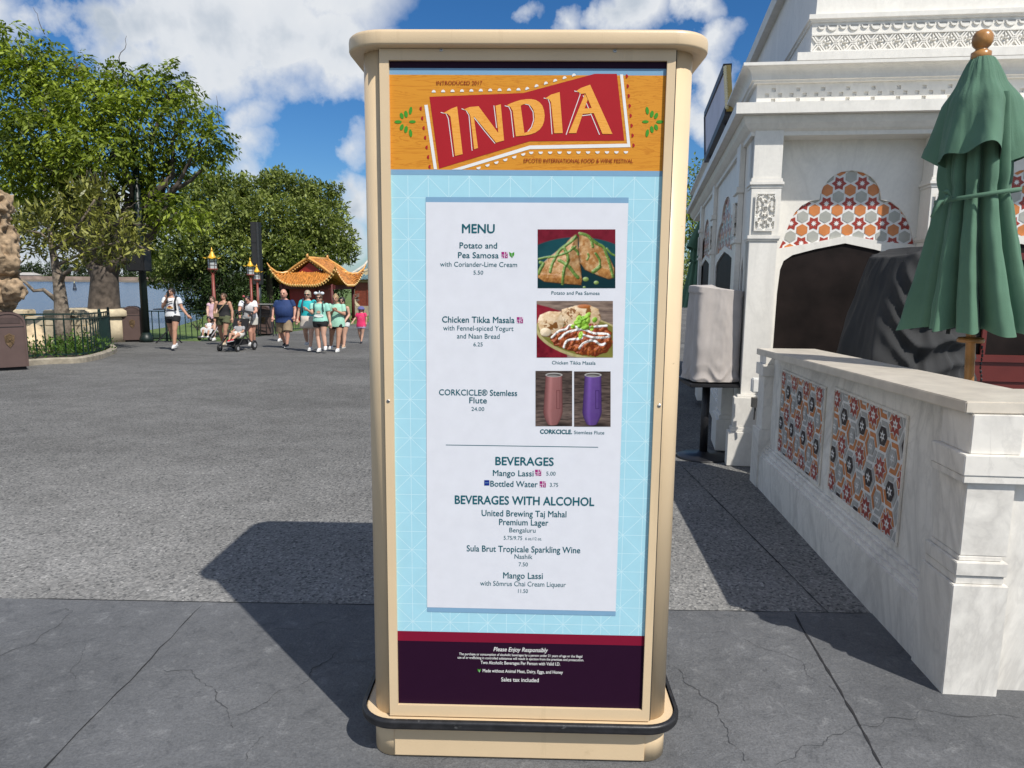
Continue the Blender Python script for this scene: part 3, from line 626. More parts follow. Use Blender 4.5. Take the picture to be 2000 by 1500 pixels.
# two tumblers on planks
for x0_, x1_, y0_, y1_, ca_, cb_, cx0, nm in ((706, 929, 1075, 1412, (.40, .17, .165), (.10, .03, .03), 818, 'rose'), (941, 1163, 1078, 1415, (.165, .085, .34), (.028, .012, .07), 1056, 'violet')):
    p = Photo(x0_, y0_, x1_, y1_, 8 + len(nm)); n1 = p.fbm(.05); yy = p.Y + p.X * .09; ws = p.fbm(.02, 6); p.C[:] = p.two((.22, .16, .135), (.07, .05, .045), ws * 1.9 - .45) * (.55 + .45 * (p.Y - y0_)[..., None] / 330)
    for y in (1180, 1270, 1365): p.lay(2.0 - abs(yy - y - 85), (.025, .018, .016), soft=3)
    p.lay(p.ell(cx0 + 26, 1404, 75, 13), (.03, .022, .02), soft=16)
    t_ = np.clip((p.Y - 1100) / 306, 0, 1); half = 50 + 9 * np.clip(t_ / .75, 0, 1) - 32 * np.clip((t_ - .72) / .28, 0, 1) ** 1.7; cx_ = cx0 - 8 * t_; u = (p.X - cx_) / half; d = np.minimum(half - abs(p.X - cx_), np.minimum(p.Y - 1100, 1407 + 8 * np.sqrt(np.clip(1 - u * u, 0, 1)) - 8 - p.Y))
    lit = np.clip(np.sqrt(np.clip(1 - u * u, 0, 1)) * .8 + .45 * np.exp(-((u + .38) / .22) ** 2) + .12 * np.exp(-((u - .72) / .1) ** 2), 0, 1.3)
    p.lay(d, np.asarray(cb_) + (np.asarray(ca_) - np.asarray(cb_)) * lit[..., None] * (1.12 - .3 * t_)[..., None] + (n1[..., None] - .5) * .02)
    p.lay(p.ell(cx0, 1100, 51, 13), (.62, .60, .58)); p.lay(p.ell(cx0, 1101, 45, 9.5), (.10, .09, .085)); p.lay(p.ell(cx0 - 8, 1104, 30, 5), (.26, .25, .24), soft=4)
    e = abs(np.maximum(abs(p.X - cx0 - 26) - 10, abs(p.Y - 1250) - 55)); p.lay(np.where(abs(u) < .95, 1.6 - e, -9), np.asarray(cb_) * 1.5, soft=2)
    p.develop('flute_photo', c4, .0, None, -.2)
# ------------------------------------------------------------ the white pavilion on the right
MARB = marble('white_marble_paint', (.84, .81, .75), (.58, .56, .52), .34)
MARB2 = marble('counter_marble', (.86, .825, .76), (.42, .40, .37), .5)
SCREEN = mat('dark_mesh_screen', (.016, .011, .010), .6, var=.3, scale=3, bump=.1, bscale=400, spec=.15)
T_WH = flat('tile_white', (.78, .77, .75)); T_RD = mat('tile_red', (.36, .045, .028), .35, var=.08, scale=10); T_OR = mat('tile_orange', (.62, .22, .065), .35, var=.08, scale=10); T_GY = mat('tile_grey', (.42, .42, .38), .35, var=.06, scale=10); T_BK = mat('tile_black', (.02, .012, .016), .35, var=.1); T_G2 = mat('tile_stone_grey', (.43, .43, .415), .4, var=.06, scale=10)
MAROON = mat('maroon_paint', (.13, .022, .018), .4, var=.06, scale=4)
PO = Vector((2.01, 6.245, 0)); PU = Vector((math.cos(R(7)), -math.sin(R(7)), 0)); PV = Vector((math.sin(R(11)), math.cos(R(11)), 0))
def B(a, b, z): return PO + PU * a + PV * b + Vector((0, 0, z))
pav = thing('marble_pavilion', 'white marble-painted pavilion with tiled arches and stepped cornice right of the menu board', 'pavilion', PO)
def wall(mb, outer, holes, f, dep):
    """f(s, z, d) gives the place of a point of the wall at depth d"""
    loops = [outer] + holes
    tr = tessellate_polygon([[Vector((s, z, 0)) for s, z in l] for l in loops]); fl = [p for l in loops for p in l]
    mb.add([f(s, z, 0) for s, z in fl], [tuple(t) for t in tr])
    for h in holes:
        for i in range(len(h)):
            p, q = h[i], h[(i + 1) % len(h)]; mb.add([f(*p, 0), f(*q, 0), f(*q, dep), f(*p, dep)], [(0, 1, 2, 3)])
def front_az(px, py): p = pl(px, py, PO, PU); return ((p.xy - PO.xy).dot(PU.xy), p.z)
PITCHB = 1.42
sh = lambda l, d: [(a + d, z) for a, z in l]
RB = .2      # the wall stands back behind the pilasters
fm = lambda s, z, d: B(s, RB + d, z)
def back(a, z):
    p = B(a, 0, z) - CAM; n = Vector((-PU.y, PU.x, 0)); k = n.dot(B(0, RB, CAMZ) - CAM) / n.dot(p); q = CAM + p * k - B(0, RB, 0); return (q.xy.dot(PU.xy), q.z)
ARCH = [front_az(1330 + x / 2.985, y / 2.985) for x, y in ((572, 1448), (600, 1390), (640, 1280), (668, 1235), (705, 1198), (755, 1172), (808, 1163), (815, 1125), (832, 1085), (855, 1055), (885, 1028), (935, 1002), (1000, 993), (1065, 1006), (1110, 1032), (1140, 1065), (1160, 1105), (1168, 1165), (1225, 1178), (1275, 1215), (1310, 1262), (1335, 1320), (1352, 1385), (1362, 1425), (1200, 1412), (1060, 1388), (968, 1372), (880, 1392), (740, 1420))]
OPEN = [(.255, .95), (.262, 1.5), (.275, 1.70), (.30, 1.775), (.37, 1.825), (.55, 1.875), (.79, 1.925), (1.03, 1.875), (1.21, 1.825), (1.28, 1.775), (1.305, 1.70), (1.318, 1.5), (1.325, .95)]
ARCH = [back(*p) for p in ARCH]; OPEN = [back(*p) for p in OPEN]
w_ = MB(True)
holes = []
for k in range(3): holes += [sh(OPEN, k * PITCHB), sh(ARCH, k * PITCHB)]
wall(w_, [(0, 0), (4.5, 0), (4.5, 2.86), (0, 2.86)], holes, fm, .04); w_.build('front_wall', MARB, pav)
# left wall
LM = lambda s, z, d: B(d, s, z)
sc_ = lambda l: [(.95 + (a - .255) * 2.1, z) for a, z in l]
w_ = MB(True); LH = [sc_(OPEN), sc_(ARCH)]
LH.append([(.27, .95), (.27, 1.7), (.36, 1.83), (.44, 1.7), (.44, .95)]); LH += [sh(sc_(OPEN), 3.1), sh(sc_(ARCH), 3.1)]
wall(w_, [(0, 0), (6.4, 0), (6.4, 2.86), (0, 2.86)], LH, LM, .04); w_.build('side_wall', MARB, pav)
def clip(poly, x0, x1, y0, y1):
    for ax, v, sg in ((0, x0, 1), (0, x1, -1), (1, y0, 1), (1, y1, -1)):
        out = []
        for i in range(len(poly)):
            p, q = poly[i], poly[(i + 1) % len(poly)]; dp, dq = sg * (p[ax] - v), sg * (q[ax] - v)
            if dp >= 0: out.append(p)
            if (dp >= 0) != (dq >= 0):
                t = dp / (dp - dq); out.append((p[0] + (q[0] - p[0]) * t, p[1] + (q[1] - p[1]) * t))
        poly = out
        if len(poly) < 3: return []
    return poly
def ngon(cx, cy, radii, a0, n): return [(cx + radii[i % len(radii)] * math.cos(R(a0 + 360 * i / n)), cy + radii[i % len(radii)] * math.sin(R(a0 + 360 * i / n))) for i in range(n)]
def startiles(f, x0, x1, z0, z1, cx, cz, a, xs=1.0):
    mb = MB(True); mats = [T_WH, T_RD, T_OR, T_GY]
    def put(poly, d, k):
        poly = clip(poly, x0, x1, z0, z1)
        if poly: mb.k = k; mb.poly([f(x, z, d) for x, z in poly])
    put([(x0, z0), (x1, z0), (x1, z1), (x0, z1)], .025, 0)
    for i in range(-16, 17):
        for j in range(-16, 17):
            x = cx + i * a * .84 * xs; z = cz + (j + (.5 if i % 2 else 0)) * a; k = (2 * j + (1 if i % 2 else 0) ) % 3 if False else (j - (i // 2 if i % 2 == 0 else (i - 1) // 2) + 0) % 3
            # three kinds follow each other down every column and shift by half a tile between columns
            row = 2 * j + (i % 2); k = row % 3 if True else k
            if x < x0 - a or x > x1 + a or z < z0 - a or z > z1 + a: continue
            st = lambda pts: [(x + (p[0] - x) * xs, p[1]) for p in pts]
            if k == 0:
                put(st(ngon(x, z, (a * .56, a * .36), 0, 12)), .023, 1); put(st(ngon(x, z, (a * .22, a * .115), 90, 16)), .021, 0)
            else: put(st(ngon(x, z, (a * .465,), 30, 6)), .022, 3 if k == 1 else 2); 
    return mb, mats
for k in range(3):
    x0, x1 = min(p[0] for p in ARCH) + k * PITCHB - .01, max(p[0] for p in ARCH) + k * PITCHB + .01
    mb, ms = startiles(fm, x0, x1, 1.82, 2.56, back(*front_az(1660, 397))[0] + k * PITCHB, back(*front_az(1660, 397))[1], .1125); t = mb.build('tile_arch', ms, pav); t['label'] = 'cusped arch of red star and grey hexagon tiles'
for k in (0, 3.1):
    q = sc_(ARCH); mb, ms = startiles(LM, min(p[0] for p in q) + k - .02, max(p[0] for p in q) + k + .02, 1.82, 2.56, sc_([(.79, 0)])[0][0] + k, 2.2, .1125, 2.0); mb.build('tile_arch', ms, pav)
# dark openings
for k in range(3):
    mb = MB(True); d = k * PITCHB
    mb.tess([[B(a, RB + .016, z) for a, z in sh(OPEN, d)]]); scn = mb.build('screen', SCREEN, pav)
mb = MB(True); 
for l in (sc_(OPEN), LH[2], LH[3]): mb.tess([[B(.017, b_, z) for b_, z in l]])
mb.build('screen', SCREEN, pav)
mb = MB(True)
for z0, z1, d in ((.05, .76, -.02), (.76, .93, -.035), (.93, .99, -.055)):
    mb.loft([[B(1.72, RB + d, z), B(2.74, RB + d, z), B(2.74, RB + .01, z), B(1.72, RB + .01, z)] for z in (z0, z1)])
mb.loft([[B(1.75, RB - .012, z), B(2.70, RB - .012, z), B(2.70, RB + .01, z), B(1.75, RB + .01, z)] for z in (1.80, 1.86)])
mb.loft([[B(2.02, RB - .01, z), B(2.06, RB - .01, z), B(2.06, RB + .01, z), B(2.02, RB + .01, z)] for z in (.99, 1.80)]); mb.build('service_hatch', MAROON, pav, bevel=.003)
# pilasters
def pilaster(a0, a1, b0, b1, carve):
    mb = MB(True)
    def blk(z0, z1, e): mb.loft([[B(a0 - e, b0 - e, z), B(a1 + e, b0 - e, z), B(a1 + e, b1, z), B(a0 - e, b1, z)] for z in (z0, z1)])
    b1 = RB - .002; blk(.62, 1.94, 0); blk(1.985, 2.375, .006); blk(2.455, 2.86, 0); blk(1.94, 1.955, .012); blk(1.955, 1.985, .02); blk(2.375, 2.40, .012); blk(2.40, 2.425, .024); blk(2.425, 2.455, .012)
    p = mb.build('pilaster', MARB, pav, bevel=.003)
    return p
def carving(f, x0, x1, z0, z1, par):
    mb = MB(True); nx, nz = 26, 46; g = []
    for j in range(nz + 1):
        for i in range(nx + 1):
            u, v = i / nx, j / nz; e = min(u, 1 - u, v * 1.5, (1 - v) * 1.5)
            sx_ = abs(u - .5) * 2
            h = noise.noise(Vector((sx_ * 4.2, v * 9.5, 2.2))) + .6 * noise.noise(Vector((sx_ * 9, v * 19, 5)))
            h = .016 if e < .06 else (.017 if h > .06 else -.004)
            g.append(f(x0 + (x1 - x0) * u, z0 + (z1 - z0) * v, -h))
    for j in range(nz):
        for i in range(nx):
            k = j * (nx + 1) + i; mb.f.append((k, k + 1, k + nx + 2, k + nx + 1)); mb.m.append(0)
    mb.v = [tuple(p) for p in g]; mb.build('carved_panel', MARB, par)
for k in range(3):
    p = pilaster(.0 + k * PITCHB, .232 + k * PITCHB, -.045, -.002, 1)
    carving(lambda s, z, d: B(s, -.053 + d, z), .03 + k * PITCHB, .20 + k * PITCHB, 2.02, 2.33, p)
    mb = MB(True)
    for z0, z1, e in ((0, .30, .10), (.30, .34, .075), (.34, .60, .06), (.60, .62, .03)):
        mb.loft([[B(k * PITCHB - e, -.045 - e, z), B(.232 + k * PITCHB + e, -.045 - e, z), B(.232 + k * PITCHB + e, -.003, z), B(k * PITCHB - e, -.003, z)] for z in (z0, z1)])
    mb.build('pilaster_base', MARB, pav, bevel=.004)
for b0 in (.52, 3.45, 6.05):
    mb = MB(True)
    def blk(z0, z1, e): mb.loft([[B(-.05 - e, b0 - e, z), B(-.05 - e, b0 + .3 + e, z), B(-.002, b0 + .3 + e, z), B(-.002, b0 - e, z)] for z in (z0, z1)])
    blk(.62, 2.40, 0); blk(2.455, 2.86, 0); blk(2.40, 2.455, .02); blk(1.95, 1.985, .02); p = mb.build('pilaster', MARB, pav, bevel=.003)
    carving(lambda s, z, d: B(-.053 + d, s, z), b0 + .04, b0 + .26, 2.02, 2.33, p)
    mb = MB(True)
    for z0, z1, e in ((0, .30, .10), (.30, .34, .075), (.34, .60, .06), (.60, .62, .03)): mb.loft([[B(-.05 - e, b0 - e, z), B(-.05 - e, b0 + .3 + e, z), B(-.003, b0 + .3 + e, z), B(-.003, b0 - e, z)] for z in (z0, z1)])
    mb.build('pilaster_base', MARB, pav, bevel=.004)
mb = MB(True)
for z0, z1, e in ((0, .28, .05), (.28, .32, .035), (.32, .35, .02)): mb.loft([[B(-e, .69, z), B(-e, 5.8, z), B(-.003, 5.8, z), B(-.003, .69, z)] for z in (z0, z1)])
mb.build('side_plinth', MARB, pav, bevel=.004)
# roof mouldings run along both walls and meet in a mitre at the corner
def moulding(name, prof, a1=4.6, b1=8.9, ox=0.0):
    mb = MB(True)
    r = [[B(ox - o, b1, z) for o, z in prof], [B(ox - o, ox - o, z) for o, z in prof], [B(a1, ox - o, z) for o, z in prof]]
    mb.loft(r, cap=True, closed=True); return mb.build(name, MARB, pav)
moulding('cove', [(-.21, 2.80), (.03, 2.80), (.035, 2.83), (.06, 2.85), (.09, 2.89), (.105, 2.93), (.105, 2.9485), (-.21, 2.9485)])
moulding('eave_slab', [(-.3, 2.95), (.175, 2.95), (.175, 3.036), (-.3, 3.036)])
def cove(o0, z0, o1, z1, n=6): return [(o0 + (o1 - o0) * (1 - math.cos(R(90) * i / n)), z0 + (z1 - z0) * math.sin(R(90) * i / n)) for i in range(n + 1)]
moulding('cornice', [(-.5, 3.218), (.03, 3.218), (.035, 3.235), (.05, 3.238)] + cove(.05, 3.25, .12, 3.33) + [(.13, 3.332), (.13, 3.356), (-.5, 3.356)])
# frieze with little sunk squares
mb = MB(True); hs = []
for k in range(13):
    cx = .135 + k * .196; cz = 3.128
    for dx, dz in ((0, .042), (0, -.042), (-.052, 0), (.052, 0)): hs.append([(cx + dx - .016, cz + dz - .015), (cx + dx + .016, cz + dz - .015), (cx + dx + .016, cz + dz + .015), (cx + dx - .016, cz + dz + .015)])
F2 = lambda s, z, d: B(s, .0 + d, z)
wall(mb, [(0, 3.0365), (4.6, 3.0365), (4.6, 3.2175), (0, 3.2175)], hs, F2, .014); mb.poly([B(.005, .014, 3.0365), B(4.6, .014, 3.0365), B(4.6, .014, 3.2175), B(.005, .014, 3.2175)])
mb.poly([B(0, 0, 3.0365), B(0, 8.9, 3.0365), B(0, 8.9, 3.2175), B(0, 0, 3.2175)]); mb.build('frieze', MARB, pav)
# the set-back upper storey
moulding('upper_slab', [(-.6, 3.30 + .2, ), (.13, 3.50), (.13, 3.567), (-.6, 3.567)], 4.6, 8.0, .5)
moulding('upper_step', [(-.6, 3.3565), (.06, 3.3565), (.06, 3.4), (.10, 3.45), (.10, 3.4995), (-.6, 3.4995)], 4.6, 8.0, .5)
mb = MB(True); mb.loft([[B(.5, 8, z), B(.5, .5, z), B(4.6, .5, z), B(4.6, 8, z)] for z in (3.5675, 3.85)]); mb.build('upper_band', MARB, pav)
moulding('upper_cornice', [(-.3, 3.845), (.012, 3.845), (.02, 3.862), (.035, 3.868), (.035, 3.905), (-.3, 3.905)], 4.6, 8.0, .5)
mb = MB(True); mb.loft([[B(.5 + e, 8, z), B(.5 + e, .5 + e, z), B(4.6, .5 + e, z), B(4.6, 8, z)] for z, e in ((3.906, .03), (4.75, .06), (4.751, -.03), (4.86, -.05))]); mb.build('upper_block', MARB, pav)
mb = MB(True)   # pierced lattice with rosettes
for k in range(18):
    x = .56 + k * .145
    for s_ in (1, -1):
        for o_ in (-.012, .012):
            mb.bar(B(x + o_ - s_ * .05, .492, 3.606), B(x + o_ + s_ * .05, .492, 3.735), .009, .012)
    mb.lathe([(.022, -.001), (.022, .001)], tuple(B(x + .0725, .49, 3.67)), 6)
    for j in range(6):
        a = j * math.pi / 3 + .3; c_ = B(x + .0725 + .026 * math.cos(a), .493, 3.67 + .03 * math.sin(a)); mb.ball(c_, .0105, 6, (1, .6, 1))
    mb.bar(B(x + .0725, .494, 3.606), B(x + .0725, .494, 3.64), .007); mb.bar(B(x + .0725, .494, 3.70), B(x + .0725, .494, 3.735), .007)
mb.bar(B(.5, .49, 3.600), B(4.5, .49, 3.600), .016); mb.bar(B(.5, .49, 3.741), B(4.5, .49, 3.741), .014); mb.build('lattice_frieze', MARB, pav)
mb = MB(True)   # carved half moons
for k in range(30):
    x = .58 + k * .0725 * 1.25; r = .044 if k % 2 else .03
    ring = [(x + r * math.cos(math.pi + math.pi * i / 10), 3.815 + r * .95 * math.sin(math.pi + math.pi * i / 10)) for i in range(11)]
    ring2 = [(x + r * .78 * math.cos(math.pi + math.pi * i / 10), 3.815 + r * .7 * math.sin(math.pi + math.pi * i / 10)) for i in range(11)]
    mb.loft([[B(a, .499, z) for a, z in ring], [B(a, .488, z) for a, z in ring], [B(a, .488, z) for a, z in ring2], [B(a, .494, z) for a, z in ring2]], cap=True)
mb.build('half_moon_band', MARB, pav)
mb = MB(True)
for k in range(24): mb.loft([[B(.36 + k * .14, .395, z), B(.47 + k * .14, .395, z), B(.47 + k * .14, .41, z), B(.36 + k * .14, .41, z)] for z in (3.462, 3.492)])
mb.build('dentils', MARB, pav)
mb = MB(True); mb.poly([B(-.1, -.1, 3.3575), B(4.6, -.1, 3.3575), B(4.6, 8.9, 3.3575), B(-.1, 8.9, 3.3575)]); mb.poly([B(-.1, 8.899, 2.96), B(4.6, 8.899, 2.96), B(4.6, 8.899, 3.35), B(-.1, 8.899, 3.35)]); mb.build('roof_deck', mat('roof_grey', (.3, .29, .28), .8), pav)
mb = MB(True); mb.loft([[B(s, b, z) for s, b in ((.19, 6.38), (4.5, 6.38), (4.5, 6.45), (.19, 6.45))] for z in (0, 2.9)]); mb.loft([[B(s, b, z) for s, b in ((4.45, .1), (4.5, .1), (4.5, 6.3), (4.45, 6.3))] for z in (0, 2.9)]); mb.build('rear_wall', MARB, pav)
# utility box on the corner pilaster
ub = thing('outlet_box', 'small white weatherproof outlet box on the corner pilaster of the pavilion', 'outlet box', B(-.03, -.16, .0))
mb = MB(True); c = at(1476, 752, 5.96); mb.box(c, (.07, .06, .12)); mb.build('cover', flat('white_plastic', (.75, .75, .73)), ub, bevel=.008)
mb = MB(True); mb.box(c + Vector((.01, .01, -.15)), (.06, .05, .08)); mb.tube([c + Vector((.01, .01, -.19)), c + Vector((.01, .02, -.30))], .008, 8); mb.build('conduit', mat('dark_grey_plastic', (.06, .06, .06), .5), ub)

# sign board on the roof edge
rp = lambda px, py: pl(px, py, B(-.13, 0, 0), PV)
q = [rp(1415, 133), rp(1417, 250), rp(1378, 305), rp(1377, 225)]
for i, zz in ((1, 3.0), (2, 3.0)): q[i] = Vector((q[i].x, q[i].y, 3.30))
rs = thing('roof_sign', 'lavender grey sign board with a bulb-studded gold edge standing on the pavilion roof', 'sign board', Vector((q[1].x, q[1].y, 3.3)))
mb = MB(True); o_ = PU * .06
mb.loft([[p for p in q], [p + o_ for p in q]]); mb.build('panel', mat('sign_lavender', (.62, .58, .66), .5, var=.1, scale=2), rs)
mb = MB(True); 
for i in range(4):
    if i != 0: mb.bar(q[i] + PU * .03, q[(i + 1) % 4] + PU * .03, .09, .09)
mb.build('frame', mat('sign_frame_dark', (.03, .025, .03), .5), rs)
mb = MB(True); mb.bar(q[0] - PV * .03 + PU * .03, q[1] - PV * .03 + PU * .03, .06, .05); gb = mb.build('gold_edge', mat('gold_paint', (.55, .38, .10), .35, .4), rs)
mb = MB(True)
for i in range(16):
    c = q[0].lerp(q[1], (i + .5) / 16) - PV * .06 + PU * (-.0); mb.ball(c, .022, 6)
mb.build('bulbs', flat('bulb_glass', (.8, .7, .45)), gb, True, kind='stuff')
mb = MB(True)
for k in (1, 2):
    mb = MB(True); mb.bar(q[k].lerp(q[3 - k], .15) + PU * .05, q[k].lerp(q[3 - k], .15) + PU * .05 + Vector((0, 0, -.1)), .05); mb.build('bracket', mat('sign_frame_dark', (.03, .025, .03), .5), rs)

# ------------------------------------------------------------ serving counter
CE = (Vector((1.935, 5.63, 0)) - Vector((1.70, 2.612, 0))).normalized(); CP = Vector((1.70, 2.612, 0)); CN = Vector((-CE.y, CE.x, 0)); CF = Vector((.9985, -.05, 0))
LEN = 3.03
ctr = thing('serving_counter', 'marble serving counter with two mosaic panels and a stone top', 'counter', CP)
def K(s, o, z): return CP + CE * s - CN * o + Vector((0, 0, z))      # s along the counter, o inwards from its base line
def ztop(y): return 1.166 - (y - 2.56) * .022
zf = lambda py: pl(1840, py, CP, CF).z
def kbox(mb, s0, s1, o0, o1, z0, z1):
    zz = lambda s, z: min(z, ztop(K(s, 0, 0).y) - .048) if z > 1.0 else z
    mb.loft([[K(s0, o0, z0), K(s0, o1, z0), K(s1, o1, z0), K(s1, o0, z0)], [K(s0, o0, zz(s0, z1)), K(s0, o1, zz(s0, z1)), K(s1, o1, zz(s1, z1)), K(s1, o0, zz(s1, z1))]])
mb = MB(True); kbox(mb, .18, LEN - .1, .085, .30, 0, 1.3); kbox(mb, .18, LEN - .1, .012, .0848, 0, .262)
kbox(mb, .18, LEN - .1, .03, .0848, .262, .285); kbox(mb, .18, LEN - .1, .05, .0848, .285, .315); kbox(mb, .18, LEN - .1, .07, .0848, .315, .33); mb.build('side_panel', MARB2, ctr)
mb = MB(True)
kbox(mb, 0, .26, .0, .205, 0, .455); kbox(mb, .012, .25, .012, .19, .4555, .49); kbox(mb, .004, .255, .006, .197, .4905, .545); kbox(mb, .02, .24, .02, .18, .5455, .565); kbox(mb, .022, .235, .024, .20, .5655, .855)
kbox(mb, .004, .255, .0, .30, .8555, .885); kbox(mb, .0, .26, -.004, .31, .8855, .965); kbox(mb, .02, .24, .022, .205, .9655, 1.3); mb.build('front_pier', MARB2, ctr, bevel=.003)
mb = MB(True)
kbox(mb, LEN - .18, LEN + .02, .0, .25, 0, .46); kbox(mb, LEN - .17, LEN, .02, .25, .4605, .88); kbox(mb, LEN - .18, LEN + .02, .0, .25, .8805, .97); kbox(mb, LEN - .17, LEN, .02, .25, .9705, 1.3); mb.build('rear_pier', MARB2, ctr, bevel=.003)
mb = MB(True)
FL = 1.6
mb.loft([[CP + CF * .19 + CE * .045, CP + CF * FL + CE * .045, CP + CF * FL + CE * .25, CP + CF * .19 + CE * .25], [p + Vector((0, 0, 1.118)) for p in (CP + CF * .19 + CE * .045, CP + CF * FL + CE * .045, CP + CF * FL + CE * .25, CP + CF * .19 + CE * .25)]])
e0 = [CP + CF * .312 + CE * .028, CP + CF * FL + CE * .028, CP + CF * FL + CE * .0445, CP + CF * .312 + CE * .0445]
mb.loft([[p + Vector((0, 0, .87)) for p in e0], [p + Vector((0, 0, .96)) for p in e0]]); mb.build('front_panel', MARB2, ctr)
# stone top
tp = [gz(1888, 783, 1.166), gz(1478, 681, 1.10)]
A0, A1 = tp; ins = .43; din = -CN
A0 = Vector((A0.x, A0.y, 0)); A1 = Vector((A1.x, A1.y, 0)); D1 = (A1 - A0).normalized(); N1 = Vector((D1.y, -D1.x, 0))
P5 = [A0, A1, A1 + N1 * ins, A0 + D1 * .42 + N1 * (ins), A0 + D1 * .42 + CF * 1.6, A0 + CF * 1.6]
mb = MB(True); th = .046
mb.loft([[Vector((p.x, p.y, ztop(p.y) - th)) for p in P5], [Vector((p.x, p.y, ztop(p.y))) for p in P5]]); mb.build('stone_top', mat('travertine', (.66, .60, .51), .32, var=.07, scale=9, dirt=((.5, .44, .36), 40, .6, .4)), ctr, bevel=.004)
# mosaic panels
def mosaic(c4_, name):
    pts = [pl(1300 + x / 2.143, 700 + y / 2.143, CP - CN * .085, CE) for x, y in c4_]
    ss = [(p - CP).xy.dot(CE.xy) for p in pts]; zs = [p.z for p in pts]
    s0, s1 = sorted((sum(ss[1:3]) / 2, (ss[0] + ss[3]) / 2)); z1 = max((zs[0] + zs[1]) / 2, .9); z0 = (zs[2] + zs[3]) / 2
    mb = MB(True); W = .012; fw = .016
    for q in ((s0 - fw, s1 + fw, z0 - fw, z0), (s0 - fw, s1 + fw, z1, z1 + fw), (s0 - fw, s0, z0, z1), (s1, s1 + fw, z0, z1)):
        mb.loft([[K(q[0], .0845, z), K(q[1], .0845, z), K(q[1], .074, z), K(q[0], .074, z)] for z in q[2:]])
    fr = mb.build('panel_frame', MARB2, ctr, bevel=.003)
    mb = MB(True); ms = [T_WH, T_RD, T_OR, T_G2, T_BK, T_GY]
    def put(poly, d, k):
        poly = clip(poly, s0, s1, z0, z1)
        if poly: mb.k = k; mb.poly([K(s, .083 - d, z) for s, z in poly])
    put([(s0, z0), (s1, z0), (s1, z1), (s0, z1)], 0, 0)
    a = .165; cx, cz = s1 - .03, z1 - .05; Rx = a * .77 * 2 / 3
    HV = [(Rx, 0), (Rx / 2, a / 2), (-Rx / 2, a / 2), (-Rx, 0), (-Rx / 2, -a / 2), (Rx / 2, -a / 2)]
    sc2 = lambda pts, x, z, k: [(x + p[0] * k, z + p[1] * k) for p in pts]
    for i in range(-3, 14):
        for j in range(-2, 12):
            x = cx - i * a * .77; z = cz - (j + (.5 if i % 2 else 0)) * a; k = (2 * j + (i % 2)) % 3
            if x < s0 - a or x > s1 + a or z < z0 - a or z > z1 + a: continue
            # three bent bars surround every star; grout shows between them
            for q in range(3):
                v = [(2 * q + e + (i + j) % 2) % 6 for e in (0, 1, 2)]; o = [HV[e] for e in v]
                lerp2 = lambda p, r, f: (p[0] + (r[0] - p[0]) * f, p[1] + (r[1] - p[1]) * f)
                g0, g1 = lerp2(o[0], o[1], .12), lerp2(o[2], o[1], .12)
                outer = [(x + p[0] * .92, z + p[1] * .92) for p in (g0, o[1], g1)]; inner = [(x + p[0] * .63, z + p[1] * .63) for p in (g1, o[1], g0)]
                col = (2, 3, 2)[(q + i + 2 * j) % 3] if k != 1 else (3, 2, 3)[(q + j) % 3]
                for half in (0, 1): put([outer[half], outer[half + 1], inner[1 - half], inner[2 - half]], .002, col)
            e = a * .60
            if k == 0: put(ngon(x, z, (a * .43, a * .28), 90, 16), .0032, 0); put(ngon(x, z, (a * .39, a * .24), 90, 16), .004, 1); put(ngon(x, z, (a * .19, a * .095), 90, 12), .005, 0); put(ngon(x, z, (a * .042,), 0, 6), .006, 1)
            elif k == 1: put(sc2(HV, x, z, .56), .0036, 4); put(ngon(x, z, (a * .19, a * .085), 90, 12), .005, 0); put(ngon(x, z, (a * .045,), 0, 6), .006, 4)
            else: put(sc2(HV, x, z, .50), .0036, 3); put(ngon(x, z, (a * .16, a * .075), 90, 12), .005, 0); put(ngon(x, z, (a * .04,), 0, 6), .006, 3)
    m_ = mb.build('mosaic', ms, fr)
mosaic([(490, 60), (672, 118), (645, 520), (475, 390)], 'l'); mosaic([(714, 140), (1015, 240), (970, 760), (685, 555)], 'r')

